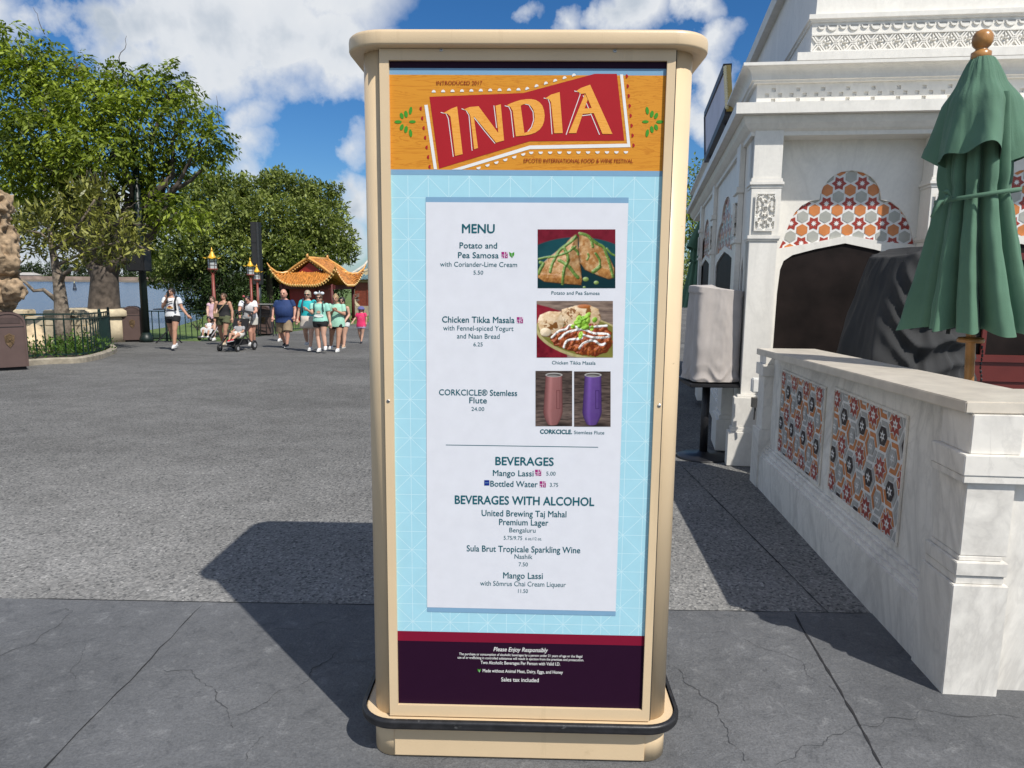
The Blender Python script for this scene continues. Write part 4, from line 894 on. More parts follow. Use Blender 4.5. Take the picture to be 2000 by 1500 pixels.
# ------------------------------------------------------------ folded parasols
GREENC = drape('green_canvas', (.085, .18, .118), .9, .05); WOOD = mat('varnished_wood', (.42, .20, .06), .3, var=.2, scale=14, bump=.05); IRON = mat('black_iron', (.015, .015, .017), .45)
def parasol(loc, top, label, hemz, seed=0, k=1.0):
    """loc: foot; top: place of the finial top"""
    loc = Vector(loc); ax = Vector(top) - loc; Hh = ax.length
    t = thing('folded_parasol', label, 'parasol', loc)
    tl = Vector((ax.x / ax.z, ax.y / ax.z, 0))
    P = lambda z: Vector((tl.x * z, tl.y * z, z))
    mb = MB(); mb.tube([P(.06), P(Hh - .12)], .024, 12); mb.build('pole', WOOD, t, True)
    mb = MB(); mb.lathe([(.02, 0), (.30, .0), (.32, .02), (.31, .045), (.06, .065), (.045, .09), (.04, .30), (.0, .30)], (0, 0, 0), 24); mb.build('base', IRON, t, True)
    f = P(Hh)
    mb = MB(); mb.lathe([(.043, -.150), (.047, -.147), (.047, -.112), (.036, -.106), (.026, -.096), (.03, -.09), (.042, -.078), (.049, -.056), (.047, -.03), (.035, -.01), (.012, 0)], f, 20); mb.build('finial', WOOD, t, True)
    rnd = random.Random(seed); ph = [rnd.uniform(0, 6.28) for _ in range(8)]; pk = [rnd.uniform(.7, 1.25) for _ in range(16)]
    n = 128
    def fold(a, tw, lo):
        a = a + tw
        if lo: f = .5 + .30 * math.sin(3 * a + ph[0]) + .22 * math.sin(5 * a + ph[1]) + .10 * math.sin(8 * a + ph[2])
        else:
            a2 = a + .16 * math.sin(2 * a + ph[3]) + .07 * math.sin(5 * a + ph[5]); f = abs(math.cos(4.5 * a2 + ph[4])) ** .62 * (.82 + .18 * math.sin(3 * a + ph[6])) + .07 * math.sin(19 * a + ph[1])
        return max(0, min(1.05, f))
    n = 200
    def ring(z, r, amp, dz, tw=0, lo=False):
        o = []
        for j in range(n):
            a = 2 * math.pi * j / n; f = fold(a, tw, lo); r_ = r * (1 - amp + amp * 1.45 * f) + .006 * noise.noise(Vector((math.cos(a) * 5, math.sin(a) * 5, z * 7))) + .003 * noise.noise(Vector((math.cos(a) * 12, math.sin(a) * 12, z * 14)))
            zz = z + dz * (f - .5); p = P(zz); o.append((p.x + r_ * math.cos(a), p.y + r_ * math.sin(a), zz))
        return o
    zb, zt = hemz - loc.z, Hh - .33
    rings = []
    for i in range(40):
        q = i / 39; z = zb + (zt - zb) * q
        r = .285 - .115 * (q / .5) ** .9 if q < .5 else .17 - .04 * (q - .5) / .5
        r *= 1 - .10 * math.exp(-((q - .60) / .04) ** 2)
        rings.append(ring(z, r, .52 - .2 * q, -.05 * max(0, 1 - q * 6), .10 * math.sin(q * 3)))
    mb = MB(); mb.loft(rings, cap=False); cnp = mb.build('canopy', GREENC, t, True)
    rings = []
    for i in range(22):
        q = i / 21; z = Hh - .14 - .50 * q; r = .055 + .09 * min(1, q * 2.4) ** .8 + .145 * max(0, q - .25)
        rings.append(ring(z, r, .08 + .42 * q ** 1.3, .10 * q * q, .25 * q, True))
    mb = MB(); mb.loft(rings, cap=False); mb.build('vent_flap', GREENC, cnp, True)
    z = Hh - .83; p = P(z); pts = [(p.x + .19 * math.cos(a), p.y + .19 * math.sin(a), z + .03 * math.cos(a)) for a in [2 * math.pi * i / 40 for i in range(41)]]
    mb = MB(); rr = []
    for x, y, zz in pts: rr.append([(x, y, zz - .011), ((x - p.x) * 1.02 + p.x, (y - p.y) * 1.02 + p.y, zz - .011), ((x - p.x) * 1.02 + p.x, (y - p.y) * 1.02 + p.y, zz + .011), (x, y, zz + .011)])
    mb.loft(rr, cap=False)
    c = Vector((p.x - .19, p.y - .09, z - .02))
    for dx, dz in ((-.05, .03), (-.045, -.035), (-.10, -.10)): mb.tube([c, c + Vector((dx * .6, -.01, dz * .4 + .02)), c + Vector((dx, -.015, dz))], [.007, .012, .006], 6)
    mb.build('tie_strap', GREENC, cnp, True)
    mb = MB()
    for j in range(8):
        a = 2 * math.pi * (j + .5) / 8; zz = zb - .005; p = P(zz); q2 = P(zb + .6); mb.bar((p.x + .18 * math.cos(a), p.y + .18 * math.sin(a), zz - .02), (q2.x + .06 * math.cos(a), q2.y + .06 * math.sin(a), zb + .6), .016, .012)
    mb.build('rib', IRON, t)
    p = P(zb - .06); mb = MB(); mb.lathe([(.025, -.018), (.065, -.014), (.068, .0), (.06, .012), (.025, .016)], p, 16); mb.build('runner', WOOD, t, True)
    mb = MB()
    for i in range(26):
        c = P(zb - .10 - i * .022) + Vector((.05 + .004 * math.sin(i), -.02, 0)); mb.ball(c, .007, 6, (.6 if i % 2 else 1, 1 if i % 2 else .6, 1.6))
    mb.build('chain', IRON, t, True)
    return t
UY = 3.9; ftp = at(1893, 735, UY); tpp = at(1921, 60, UY); dv = (tpp - ftp) / (tpp.z - ftp.z); foot = ftp - dv * ftp.z
parasol(foot, tpp, 'large closed green parasol with wooden finial standing behind the serving counter', at(1893, 642, UY).z, 3)
tp2 = at(1373, 415, 13.0); parasol((tp2.x, tp2.y, G(13)), (tp2.x, tp2.y, tp2.z), 'distant closed green parasol half hidden behind the pavilion side wall', at(1373, 600, 13.0).z, 9, 1.0)

# ------------------------------------------------------------ covered machines
def cover(name, label, cat, c, zb, zt, prof, m, disp, n=200, rows=96, rz=0, sq=4.0, slant=None):
    """cloth cover: a rounded box whose half sizes follow prof(q), pushed in and out by disp"""
    t = thing(name, label, cat, (c[0], c[1], zb), rz)
    rings = []
    for i in range(rows + 1):
        q = i / rows; z = (zt - zb) * q; hx, hy, ox, oy = prof(q); o = []
        for j in range(n):
            a = 2 * math.pi * j / n; ca, sa = math.cos(a), math.sin(a); k = (abs(ca) ** sq + abs(sa) ** sq) ** (-1 / sq)
            x, y = hx * k * ca, hy * k * sa; d = disp(a, q); L_ = math.hypot(x, y)
            zz = z + (slant(x, y, q) if slant else 0)
            o.append((ox + x * (1 + d / L_), oy + y * (1 + d / L_), zz))
        rings.append(o)
    last = rings[-1]; cx = sum(p[0] for p in last) / n; cy = sum(p[1] for p in last) / n
    for k in (.93, .8, .5, .2): rings.append([(cx + (p[0] - cx) * k, cy + (p[1] - cy) * k, p[2] + .014 * (1 - k) ** .5 + (.006 * noise.noise(Vector((p[0] * 12 * k, p[1] * 12, 4))))) for p in last])
    mb = MB(); mb.loft(rings, cap=False); mb.poly(rings[-1]); mb.build('cloth', m, t, True); return t
BLK = drape('black_cover_cloth', (.030, .031, .033), .9, .0); GRY = drape('grey_cover_cloth', (.44, .40, .375), .85, .2)
BY = 5.42; bc = at(1762, 560, BY); bz = at(1740, 480, BY - .35).z
def bprof(q):
    w = .52 - .21 * q ** 1.15 - .10 * max(0, q - .72) ** 1.5 * 4
    return (w, .39 - .12 * q, .02 + .07 * q, 0.0)
def crease(x, p=1.6):
    """sharp-topped, round-bottomed folds"""
    f = abs((x % 1.0) - .5) * 2; return f ** p - .38
def bdisp(a, q):
    s_ = math.cos(a); d = .03 * noise.noise(Vector((math.cos(a) * 2.2, math.sin(a) * 2.2, q * 2.6))) + .016 * noise.noise(Vector((math.cos(a) * 6, math.sin(a) * 6, q * 7)))
    if math.sin(a) < 0:
        w = max(0, -math.sin(a)); u = s_ - .12; wob = noise.noise(Vector((u * 2.2, q * 2.2, 1)))
        env = math.exp(-((q - .76) / .24) ** 4) * math.exp(-(u / .85) ** 4)
        d += w * .095 * env * crease(9.5 * (q - .22 * u * u - .04 * u) + .9 * wob)                 # swags slung between the shoulders
        d += w * .075 * (1 - env * .7) * crease(3.4 * s_ + .9 * q + .6 * noise.noise(Vector((s_ * 2, q * 2, 7))), 1.3) * (1.35 - q)   # folds falling to the hem
        d -= w * .15 * math.exp(-((s_ - .22) / .12) ** 2 - ((q - .86) / .075) ** 2)
        d += w * .04 * math.exp(-((s_ - .02) / .07) ** 2 - ((q - .84) / .12) ** 2)
    else: d += .02 * crease(5 * s_ + q)
    return d
def bslant(x, y, q): return q ** 6 * (-.05 * max(0, -(x + .05)) * 6 - .02 * abs(x))
cover('covered_machine', 'large machine under a black cloth cover behind the serving counter', 'covered machine', (bc.x, BY), 0, bz, bprof, BLK, bdisp, rz=R(8), slant=bslant)
# high table and its grey cover
tb_ = gr(1373, 893); tz = at(1390, 741, tb_.y).z
hx_ = at(1388, 741, tb_.y).x
tab = thing('high_table', 'black pedestal high table beside the pavilion side wall', 'table', (tb_.x, tb_.y, G(tb_.y)))
mb = MB(); mb.box((.045, 0, tz - .015), (.50, .46, .03)); mb.build('tabletop', IRON, tab, bevel=.006)
mb = MB(); mb.tube([(0, 0, .03), (0, 0, tz - .03)], .036, 14); mb.build('pedestal', IRON, tab, True)
mb = MB(); mb.lathe([(.02, 0), (.235, .0), (.245, .012), (.22, .022), (.06, .04), (.04, .06), (.0, .06)], (0, 0, 0), 28); mb.build('base', IRON, tab, True)
gt = at(1395, 564, tb_.y - .15).z
def gdisp(a, q):
    k = (1 - q); d = .006 * math.sin(5 * a + 2) * k ** .5 + .010 * noise.noise(Vector((math.cos(a) * 2.5, math.sin(a) * 2.5, q * 2))) + .003 * noise.noise(Vector((math.cos(a) * 7, math.sin(a) * 7, q * 9)))
    d += .018 * math.exp(-(q / .14) ** 2) * crease(6.5 * q + .5 * math.sin(3 * a) + .3 * math.sin(7 * a)); d += .010 * math.sin(3 * a + 2 * q) * k; return d
gcv = cover('covered_register', 'small till under a light grey cloth cover on the high table', 'covered till', (hx_ + .005, tb_.y, ), tz + .002, gt, lambda q: (.225 - .025 * q + .012 * (q > .93), .19 - .02 * q, .0, 0), GRY, gdisp, rz=R(4), sq=7, slant=lambda x, y, q: q ** 3 * (-.02 * x / .2))
mb = MB(); mb.tube([(.20, -.12, .03), (.225, -.16, -.02), (.228, -.17, -.08), (.235, -.165, -.13), (.25, -.165, -.16)], [.009, .012, .012, .011, .009], 6); mb.build('strap', flat('white_webbing', (.75, .74, .72)), gcv, True)
# ------------------------------------------------------------ trees and plants
def leaf_mesh(name, pos, nrm, size, m, parent, droop=.3, aspect=.42, kind=None, sprayn=0):
    """many small leaf faces; pos (n,3), nrm (n,3) outward direction; sprayn > 0 sets paired leaflets along a drooping stalk"""
    n = len(pos)
    def unit(v): return v / np.maximum(1e-6, np.linalg.norm(v, axis=1, keepdims=True))
    t = unit(RNG.normal(size=(n, 3)) + nrm * .9 + np.array([0, 0, -droop * 2]))
    if sprayn:
        side = unit(np.cross(t, np.tile([0, 0, 1.0], (n, 1)) + RNG.normal(size=(n, 3)) * .3))
        P = []; T = []; N_ = []
        for k in range(sprayn):
            f = (k // 2 + .6) / (sprayn / 2); sg = 1 if k % 2 else -1
            P.append(pos + t * (size * 2.6 * f) + np.array([0, 0, -1.0]) * (size * 1.1 * f * f) * droop * 2)
            T.append(unit(side * sg + t * .55 + np.array([0, 0, -droop])))
        pos = np.concatenate(P); t = np.concatenate(T); n = len(pos)
    s = size * RNG.uniform(.65, 1.25, (n, 1))
    w = unit(np.cross(t, RNG.normal(size=(n, 3)) * .55 + np.array([0, 0, 1.0])))
    a = pos; b = pos + t * s * .5 + w * s * aspect * .5; c = pos + t * s - np.array([0, 0, 1]) * s * droop * .3; d_ = pos + t * s * .5 - w * s * aspect * .5
    co = np.stack([a, b, c, d_], 1).reshape(-1, 3)
    me = bpy.data.meshes.new(name); me.vertices.add(4 * n); me.vertices.foreach_set('co', co.ravel()); me.loops.add(4 * n); me.loops.foreach_set('vertex_index', np.arange(4 * n, dtype=np.int32))
    me.polygons.add(n); me.polygons.foreach_set('loop_start', np.arange(0, 4 * n, 4, dtype=np.int32)); me.update(); me.validate()
    me.materials.append(m); o = bpy.data.objects.new(name, me); COL.objects.link(o)
    if parent is not None: o.parent = parent
    if kind: o['kind'] = kind
    return o
def clump_points(clumps, per, base, shell=.5, flat_=.0):
    P = []; N_ = []
    for c, r in clumps:
        r = np.array(r, float); k = int(per * (r[0] * r[1] * r[2]) ** (2 / 3))
        d = RNG.normal(size=(k, 3)); d /= np.linalg.norm(d, axis=1, keepdims=True)
        rr = RNG.uniform(shell ** 3, 1, (k, 1)) ** (1 / 3)
        rr *= 1 + .22 * np.sin(d[:, :1] * 7 + c[0]) * np.sin(d[:, 2:] * 6 + c[2])
        P.append(np.array(c) - np.array(base) + d * rr * r); N_.append(d * .8 + np.array([0, 0, .25]))
    return np.concatenate(P), np.concatenate(N_)
BARK = mat('bark_grey', (.21, .17, .13), .95, var=.35, scale=9, bump=1.0, bscale=26, detail=9); BARKD = mat('bark_dark', (.10, .08, .065), .95, var=.3, scale=6, bump=.9, bscale=18, detail=9)
def limb(mb, a, b, r0, r1, wig=.12, n=7, seg=10):
    a, b = Vector(a), Vector(b); L_ = (b - a).length; pts = []; sd_ = random.random() * 50
    for i in range(seg + 1):
        f = i / seg; p = a.lerp(b, f); k = math.sin(math.pi * f) * L_ * wig
        pts.append(p + Vector((noise.noise(Vector((f * 2.5, sd_, 0))), noise.noise(Vector((f * 2.5, sd_, 9))), noise.noise(Vector((f * 2.5, sd_, 5))) + .25)) * k)
    mb.tube(pts, [r0 + (r1 - r0) * (i / seg) ** .8 for i in range(seg + 1)], n); return pts
def tree(name, label, base, trunk_top, r0, clumps, per, size, lm, bk, group=None, spray=0, droop=.3, limbs=True, shell=.5, twigs=0):
    t = thing(name, label, 'tree', base, 0, group); b0 = Vector(base); mb = MB()
    tt = Vector(trunk_top) - b0
    pts = limb(mb, (0, 0, -.15), tt, r0 * 1.15, r0 * .72, .04, 12)
    mb.tube([(0, 0, -.2), (0, 0, .12), (0, 0, .5)], [r0 * 1.75, r0 * 1.35, r0 * 1.05], 12)
    if limbs == 'fork':
        for dx, dy, dz in ((-.9, .1, 1.3), (.75, -.1, 1.5), (.1, .4, 1.7)): limb(mb, tt * .72, tt + Vector((dx, dy, dz)), r0 * .62, r0 * .34, .08, 10)
    if limbs:
        for c, r in clumps:
            e = Vector(c) - b0; e.z -= r[2] * .2; st = tt - Vector((0, 0, random.uniform(0, .12) * tt.z)); q = limb(mb, st, e, r0 * random.uniform(.28, .5), r0 * .05, .18, 6)
            for k in range(3):
                s_ = q[random.randint(5, 9)]; d = Vector((random.uniform(-1, 1) * r[0], random.uniform(-1, 1) * r[1], random.uniform(-.2, .9) * r[2])); limb(mb, s_, s_ + d, r0 * .09, r0 * .02, .2, 5, 6)
    for k in range(twigs):
        c, r = random.choice(clumps); a = Vector(c) - b0 + Vector((random.uniform(-.6, .6) * r[0], random.uniform(-.6, .6) * r[1], r[2] * .8)); limb(mb, a, a + Vector((random.uniform(-.3, .3), 0, random.uniform(.5, .9))), .016, .005, .2, 4, 6)
    mb.build('trunk', bk, t, True)
    P, N_ = clump_points(clumps, per, base, shell); leaf_mesh('crown', P, N_, size, lm, t, droop, sprayn=spray)
    return t
def cl(l, Y, g=1.0):
    """clump list (px, py, half width px, half height px, distance offset) -> centres and radii at true distance"""
    out = []
    for px, py, rx, ry, dy in l:
        y = Y + dy; c = at(px, py, y); k = y / FPX; rx *= g; ry *= g; out.append((tuple(c), (rx * k, max(rx, ry) * k * .9, ry * k)))
    return out
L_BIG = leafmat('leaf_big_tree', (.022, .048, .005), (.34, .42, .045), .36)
L_MAG = leafmat('leaf_magnolia', (.035, .05, .009), (.32, .32, .07), .12, .4)
L_OAK = leafmat('leaf_oak', (.05, .078, .013), (.33, .38, .10), .34)
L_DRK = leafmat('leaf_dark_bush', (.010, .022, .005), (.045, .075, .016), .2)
L_SHR = leafmat('leaf_shrub', (.02, .05, .008), (.10, .19, .025), .25)
YB = 22.5; tb0 = at(200, 662, YB); base = (tb0.x, YB, G(YB) - .1)
BIGC = [(40, 95, 75, 55, .5), (20, 180, 90, 80, 0), (110, 150, 70, 60, .6), (160, 200, 95, 65, -.6), (235, 165, 60, 52, .5), (255, 235, 85, 65, -.4), (300, 165, 42, 45, .6), (190, 290, 100, 50, -1.2), (90, 300, 105, 60, -.8), (60, 255, 85, 60, -1), (130, 370, 100, 45, 0),
        (345, 165, 42, 36, .4), (370, 215, 50, 45, 0), (395, 265, 58, 42, -.3), (425, 300, 30, 24, -.2), (340, 300, 60, 36, .5), (310, 355, 55, 40, .3), (40, 390, 60, 50, .5), (250, 330, 60, 45, .6), (345, 410, 62, 34, -.6), (300, 400, 40, 30, .2), (265, 450, 48, 50, 1), (15, 340, 60, 40, -.6), (215, 430, 70, 45, 1.2), (130, 430, 70, 45, 1.2), (150, 120, 30, 26, .4)]
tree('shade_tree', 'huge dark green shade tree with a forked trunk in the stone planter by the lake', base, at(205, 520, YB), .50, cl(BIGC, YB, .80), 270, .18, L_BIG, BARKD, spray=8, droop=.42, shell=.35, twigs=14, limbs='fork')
# small magnolia with the pale twisted trunk inside the fence
YM = 18.8; m0 = gr(124, 664); m0 = at(124, 662, YM); mbase = (m0.x, YM, G(YM))
MAGC = [(90, 440, 62, 46, -.2), (45, 470, 42, 38, .2), (150, 400, 45, 42, .1), (195, 400, 50, 48, 0), (215, 470, 60, 48, -.3), (245, 440, 36, 30, -.4), (262, 478, 32, 26, -.5), (160, 470, 50, 40, -.2), (110, 485, 45, 30, .3), (180, 372, 34, 26, 0), (60, 430, 40, 32, .3), (150, 512, 26, 16, -.4), (225, 505, 34, 20, .1), (20, 440, 30, 40, .3)]
mg = thing('magnolia_tree', 'small olive leaved tree with pale crooked trunk inside the green fence', 'tree', mbase)
mb = MB(); bb = Vector(mbase)
TP = [at(x, y, YM) - bb for x, y in ((124, 672), (123, 640), (119, 590), (114, 545), (108, 515), (101, 480), (97, 440))]
TP[0].z = -.1; mb.tube(TP, [.24, .20, .16, .13, .10, .07, .05], 12)
for l, r in ((((116, 555), (125, 535), (140, 526), (152, 528)), .07), (((116, 592), (100, 578), (85, 566), (66, 568), (50, 552), (30, 540)), .065), (((103, 490), (130, 470), (160, 430), (185, 390)), .05), (((101, 478), (80, 455), (50, 450)), .04), (((108, 520), (150, 500), (200, 480), (250, 470), (292, 490)), .04), (((130, 470), (190, 455), (250, 420)), .035)):
    mb.tube([at(x, y, YM - .1 * i) - bb for i, (x, y) in enumerate(l)], [r * (1 - .7 * i / len(l)) for i in range(len(l))], 8)
tw = mb
for x, y, dx, dy in ((165, 362, 5, -30), (180, 352, -4, -24), (192, 356, 8, -22), (150, 372, -8, -20), (243, 412, 22, -16), (240, 414, 24, 2), (205, 350, 3, -16), (172, 358, 14, -22)):
    limb(tw, at(x, y, YM) - bb, at(x + dx, y + dy, YM - .1) - bb, .016, .006, .2, 4, 6)
mb.build('trunk', BARK, mg, True)
P, N_ = clump_points(cl(MAGC, YM, .93), 850, mbase, .35); leaf_mesh('crown', P, N_, .23, L_MAG, mg, -.05, .26)
# trees behind the plaza, beyond the lamps
def oak(label, Y, px, cl_, per=560, size=.36, lm=L_OAK, r0=.3, base_y=None, group='trees beyond the plaza', name='broadleaf_tree'):
    x = at(px, 560, Y).x; return tree(name, label, (x, Y, -1.12), at(px, 520, Y), r0, cl(cl_, Y), per, size, lm, BARKD, group, droop=.15, shell=.3)
oak('broad olive green tree behind the lamp posts, closest to the big shade tree', 56, 400, [(335, 455, 45, 45, 0), (370, 410, 48, 42, -1), (410, 380, 48, 38, 0), (445, 365, 46, 30, 1), (400, 450, 62, 45, -2), (450, 430, 60, 45, -1), (330, 515, 40, 34, -1), (370, 500, 50, 32, -2), (440, 490, 55, 40, -2), (345, 545, 40, 24, 0), (395, 355, 30, 18, 0), (300, 520, 22, 40, 1)])
oak('tall rounded tree behind the black speaker tower', 58, 525, [(500, 375, 45, 35, 0), (545, 360, 42, 28, 0), (585, 370, 36, 30, 1), (520, 420, 60, 45, -2), (575, 430, 55, 45, -1), (500, 480, 50, 45, -2), (560, 490, 60, 40, -2), (470, 420, 40, 40, 0), (540, 345, 25, 14, 1)])
oak('tree with a loose crown standing behind the tiled kiosk roof', 60, 635, [(625, 385, 38, 30, 0), (650, 415, 34, 32, 0), (620, 440, 48, 42, -2), (660, 460, 36, 34, 0), (640, 490, 50, 36, -1), (683, 492, 18, 22, 0), (600, 390, 30, 28, 0), (655, 370, 16, 14, 0), (600, 480, 50, 40, -2)])
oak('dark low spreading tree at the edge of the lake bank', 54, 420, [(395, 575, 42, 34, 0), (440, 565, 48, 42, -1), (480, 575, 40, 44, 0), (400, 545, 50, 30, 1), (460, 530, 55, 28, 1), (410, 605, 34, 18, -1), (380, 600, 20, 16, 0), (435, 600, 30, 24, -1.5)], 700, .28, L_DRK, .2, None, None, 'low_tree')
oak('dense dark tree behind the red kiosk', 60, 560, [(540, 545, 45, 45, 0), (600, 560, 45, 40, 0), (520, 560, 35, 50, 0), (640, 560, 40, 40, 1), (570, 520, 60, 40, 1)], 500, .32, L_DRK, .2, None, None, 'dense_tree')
oak('bushy tree seen between the menu board and the pavilion', 24, 1362, [(1362, 330, 22, 22, 0), (1352, 380, 30, 40, 0), (1370, 430, 34, 40, 0), (1345, 440, 26, 44, 0), (1384, 345, 20, 26, .6), (1376, 395, 30, 40, .5)], 1100, .15, L_BIG, .12, None, None, 'bushy_tree')
# bushes
def bush(label, px, py, Y, w, h, lm=L_SHR, size=.14, per=500, name='shrub', group=None):
    b0 = at(px, py, Y); z = G(Y) - .02; t = thing(name, label, 'shrub', (b0.x, Y, z), 0, group); k = Y / FPX
    mb = MB()
    for i in range(5): limb(mb, (0, 0, -.05), (random.uniform(-.4, .4) * w * k, random.uniform(-.2, .2), h * k * random.uniform(.5, .8)), .03, .01, .1, 5, 5)
    mb.build('stems', BARKD, t)
    P, N_ = clump_points([((b0.x, Y, z + h * k * .5), (w * k * .5, w * k * .4, h * k * .52)), ((b0.x + w * k * .1, Y, z + h * k * .75), (w * k * .25, w * k * .25, h * k * .35))], per, (b0.x, Y, z), .3); leaf_mesh('foliage', P, N_, size, lm, t, -.2, .3); return t
bush('bright green pointed shrub between the speaker tower and the kiosk', 541, 618, 41, 30, 58, per=420)
bush('yellowish shrub behind the black speaker tower', 515, 622, 42, 34, 48, per=420)
bush('pale green shrub in front of the dark low tree, left of the lamp post', 462, 628, 36, 24, 44, per=420)
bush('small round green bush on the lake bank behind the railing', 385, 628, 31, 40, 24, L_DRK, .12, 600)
bush('low spiky plant on the grass behind the stroller', 448, 640, 29, 26, 18, L_SHR, .1, 500)
# far wood across the lake
P = []; N_ = []
C_ = []
for i in range(64):
    px = -40 + i * 7.4; Y = 412; h = 22 + 14 * abs(noise.noise(Vector((i * .23, 2, 1)))) * 2 + random.uniform(0, 4); c = at(px, 545 - h * .55, Y); k = Y / FPX; C_.append(((c.x, Y + random.uniform(0, 12), c.z), (6.5 * k, 5 * k, h * k * .62)))
P, N_ = clump_points(C_, 60, (0, 0, 0), .6); leaf_mesh('far_wood', P, N_, 1.1, leafmat('leaf_far', (.02, .035, .014), (.07, .10, .04), .1), None, .1, .6, 'stuff')
C2 = []
for i in range(30):
    x = -12 + i * 2.6; Y = 92 + 6 * noise.noise(Vector((i * .7, 3, 2))); h = (4.6 if x < -9 else 6.5 + 3.5 * noise.noise(Vector((i * .31, 1, 4))) + random.uniform(0, 1.2)) ; C2.append(((x, Y, -1.1 + h * .55), (2.6, 2.2, h * .55)))
P, N_ = clump_points(C2, 70, (0, 0, 0), .4); leaf_mesh('plaza_edge_wood', P, N_, .55, L_OAK, None, .1, .5, 'stuff')
for px, w, h, lab in ((56, 34, 5, 'low pavilion with a pale hipped roof on the far lake shore'), (345, 26, 8, 'small pale building on the far shore half hidden by leaves')):
    c = at(px, 540, 405); k = 405 / FPX; t = thing('shore_building', lab, 'building', (c.x, 405, -1.1)); zt_ = c.z + h * k * .5
    mb = MB(); mb.box((0, 0, (zt_ + 1.1) / 2), (w * k, 6, zt_ + 1.1)); mb.build('wall', mat('far_wall', (.45, .34, .30), .8), t)
    mb = MB(); mb.loft([[(-w * k * .58, -4, zt_ + 1.1), (w * k * .58, -4, zt_ + 1.1), (w * k * .58, 4, zt_ + 1.1), (-w * k * .58, 4, zt_ + 1.1)], [(-w * k * .3, -.4, zt_ + 2.6), (w * k * .3, -.4, zt_ + 2.6), (w * k * .3, .4, zt_ + 2.6), (-w * k * .3, .4, zt_ + 2.6)]]); mb.build('roof', mat('far_roof', (.42, .40, .37), .8), t)
by_ = thing('lake_buoy', 'small dark channel marker post floating on the lake', 'buoy', (at(145, 552, 175).x, 175, -2.05))
mb = MB(); mb.lathe([(.0, -.3), (.42, -.3), (.42, .5), (.3, .7), (.22, 1.6), (.0, 1.7)], (0, 0, 0), 10); mb.build('float', mat('buoy_dark', (.03, .04, .06), .5), by_); mb = MB(); mb.lathe([(.0, 1.7), (.1, 1.7), (.1, 2.1), (0, 2.1)], (0, 0, 0), 8); mb.build('light', flat('buoy_light', (.6, .55, .3)), by_)

# ------------------------------------------------------------ planter: kerb, fences, stone walls, rock, ground cover
FG = mat('fence_green', (.010, .030, .026), .4, var=.1)
KERB = mat('kerb_concrete', (.33, .29, .225), .9, var=.15, scale=8, bump=.3, dirt=((.22, .19, .15), 12, .55, .5))
kp = [gr(x, y) for x, y in ((-40, 722), (42, 716), (75, 713), (104, 711), (156, 709), (190, 703), (210, 697), (224, 691), (229, 686), (222, 680))]
def offset_path(pts, d):
    out = []
    for i, p in enumerate(pts):
        t = (pts[min(i + 1, len(pts) - 1)] - pts[max(i - 1, 0)]); t.z = 0; t.normalize(); out.append(p + Vector((-t.y, t.x, 0)) * d)
    return out
kpath = smooth_path(kp); kin = offset_path(kpath, .14)
kb = MB(True); kt = thing('planter_kerb', 'curved pale concrete kerb around the fenced planting bed', 'kerb', kp[2])
rings = []
for o, i in zip(kpath, kin):
    m_ = o.lerp(i, .2); rings.append([(o.x, o.y, G(o.y) - .05), (o.x, o.y, G(o.y) + .10), (m_.x, m_.y, G(o.y) + .125), (i.x, i.y, G(i.y) + .125), (i.x, i.y, G(i.y) - .05)])
kb.loft(rings); kb.build('kerb_stone', KERB, kt)
soil = MB(); pin = offset_path(kpath, .13); soil.tess([[(p.x, p.y, G(p.y) + .06) for p in pin] + [(p.x, p.y, G(p.y) + .06) for p in (at(205, 660, 20.5), at(-60, 660, 20.5))]]); soil.build('planter_soil', mat('soil', (.06, .045, .03), 1, var=.3, scale=12, bump=.8), struct=True)
def fence(label, pts, h, n, group, second=True, posts=()):
    t = thing('iron_fence', label, 'fence', pts[0]); L_ = [0]
    for a, b in zip(pts[:-1], pts[1:]): L_.append(L_[-1] + (b - a).length)
    def on(s):
        for i in range(len(pts) - 1):
            if s <= L_[i + 1]: return pts[i].lerp(pts[i + 1], (s - L_[i]) / max(1e-6, L_[i + 1] - L_[i]))
        return pts[-1].copy()
    p0 = pts[0]; rel = lambda p, z: (p.x - p0.x, p.y - p0.y, p.z - p0.z + z)
    for nm, z in [('top_rail', h)] + ([('middle_rail', h - .11)] if second else []) + [('bottom_rail', .09)]:
        mb = MB()
        rr = [[(x, y, z_ - .017), (x + .012, y + .012, z_ - .017), (x + .012, y + .012, z_ + .017), (x - .012, y - .012, z_ + .017), (x - .012, y - .012, z_ - .017)] for x, y, z_ in [rel(p, z) for p in pts]]
        mb.loft(rr); mb.build(nm, FG, t)
    ph = h - (.115 if second else .01)
    mb = MB(); mb.box((0, 0, ph / 2 + .02), (.022, .022, ph - .05)); pk = mb.build('picket', FG, t); first = True
    for i in range(n):
        q = on(L_[-1] * (i + .5) / n)
        c = pk if first else pk.copy()
        if not first: COL.objects.link(c)
        first = False; c.parent = t; c.location = (q.x - p0.x, q.y - p0.y, q.z - p0.z)
    mb = MB(); mb.box((0, 0, h / 2 + .02), (.05, .05, h + .06)); mb.ball((0, 0, h + .07), .035, 8); ps = mb.build('post', FG, t); first = True
    for s in posts:
        q = on(L_[-1] * s); c = ps if first else ps.copy()
        if not first: COL.objects.link(c)
        first = False; c.parent = t; c.location = (q.x - p0.x, q.y - p0.y, q.z - p0.z)
    if second:
        mb = MB(); mb.box((0, 0, h - .055), (.014, .014, .09)); st = mb.build('stub', FG, t); first = True
        for i in range(0, n, 2):
            q = on(L_[-1] * (i + .5) / n); c = st if first else st.copy()
            if not first: COL.objects.link(c)
            first = False; c.parent = t; c.location = (q.x - p0.x, q.y - p0.y, q.z - p0.z)
    return t
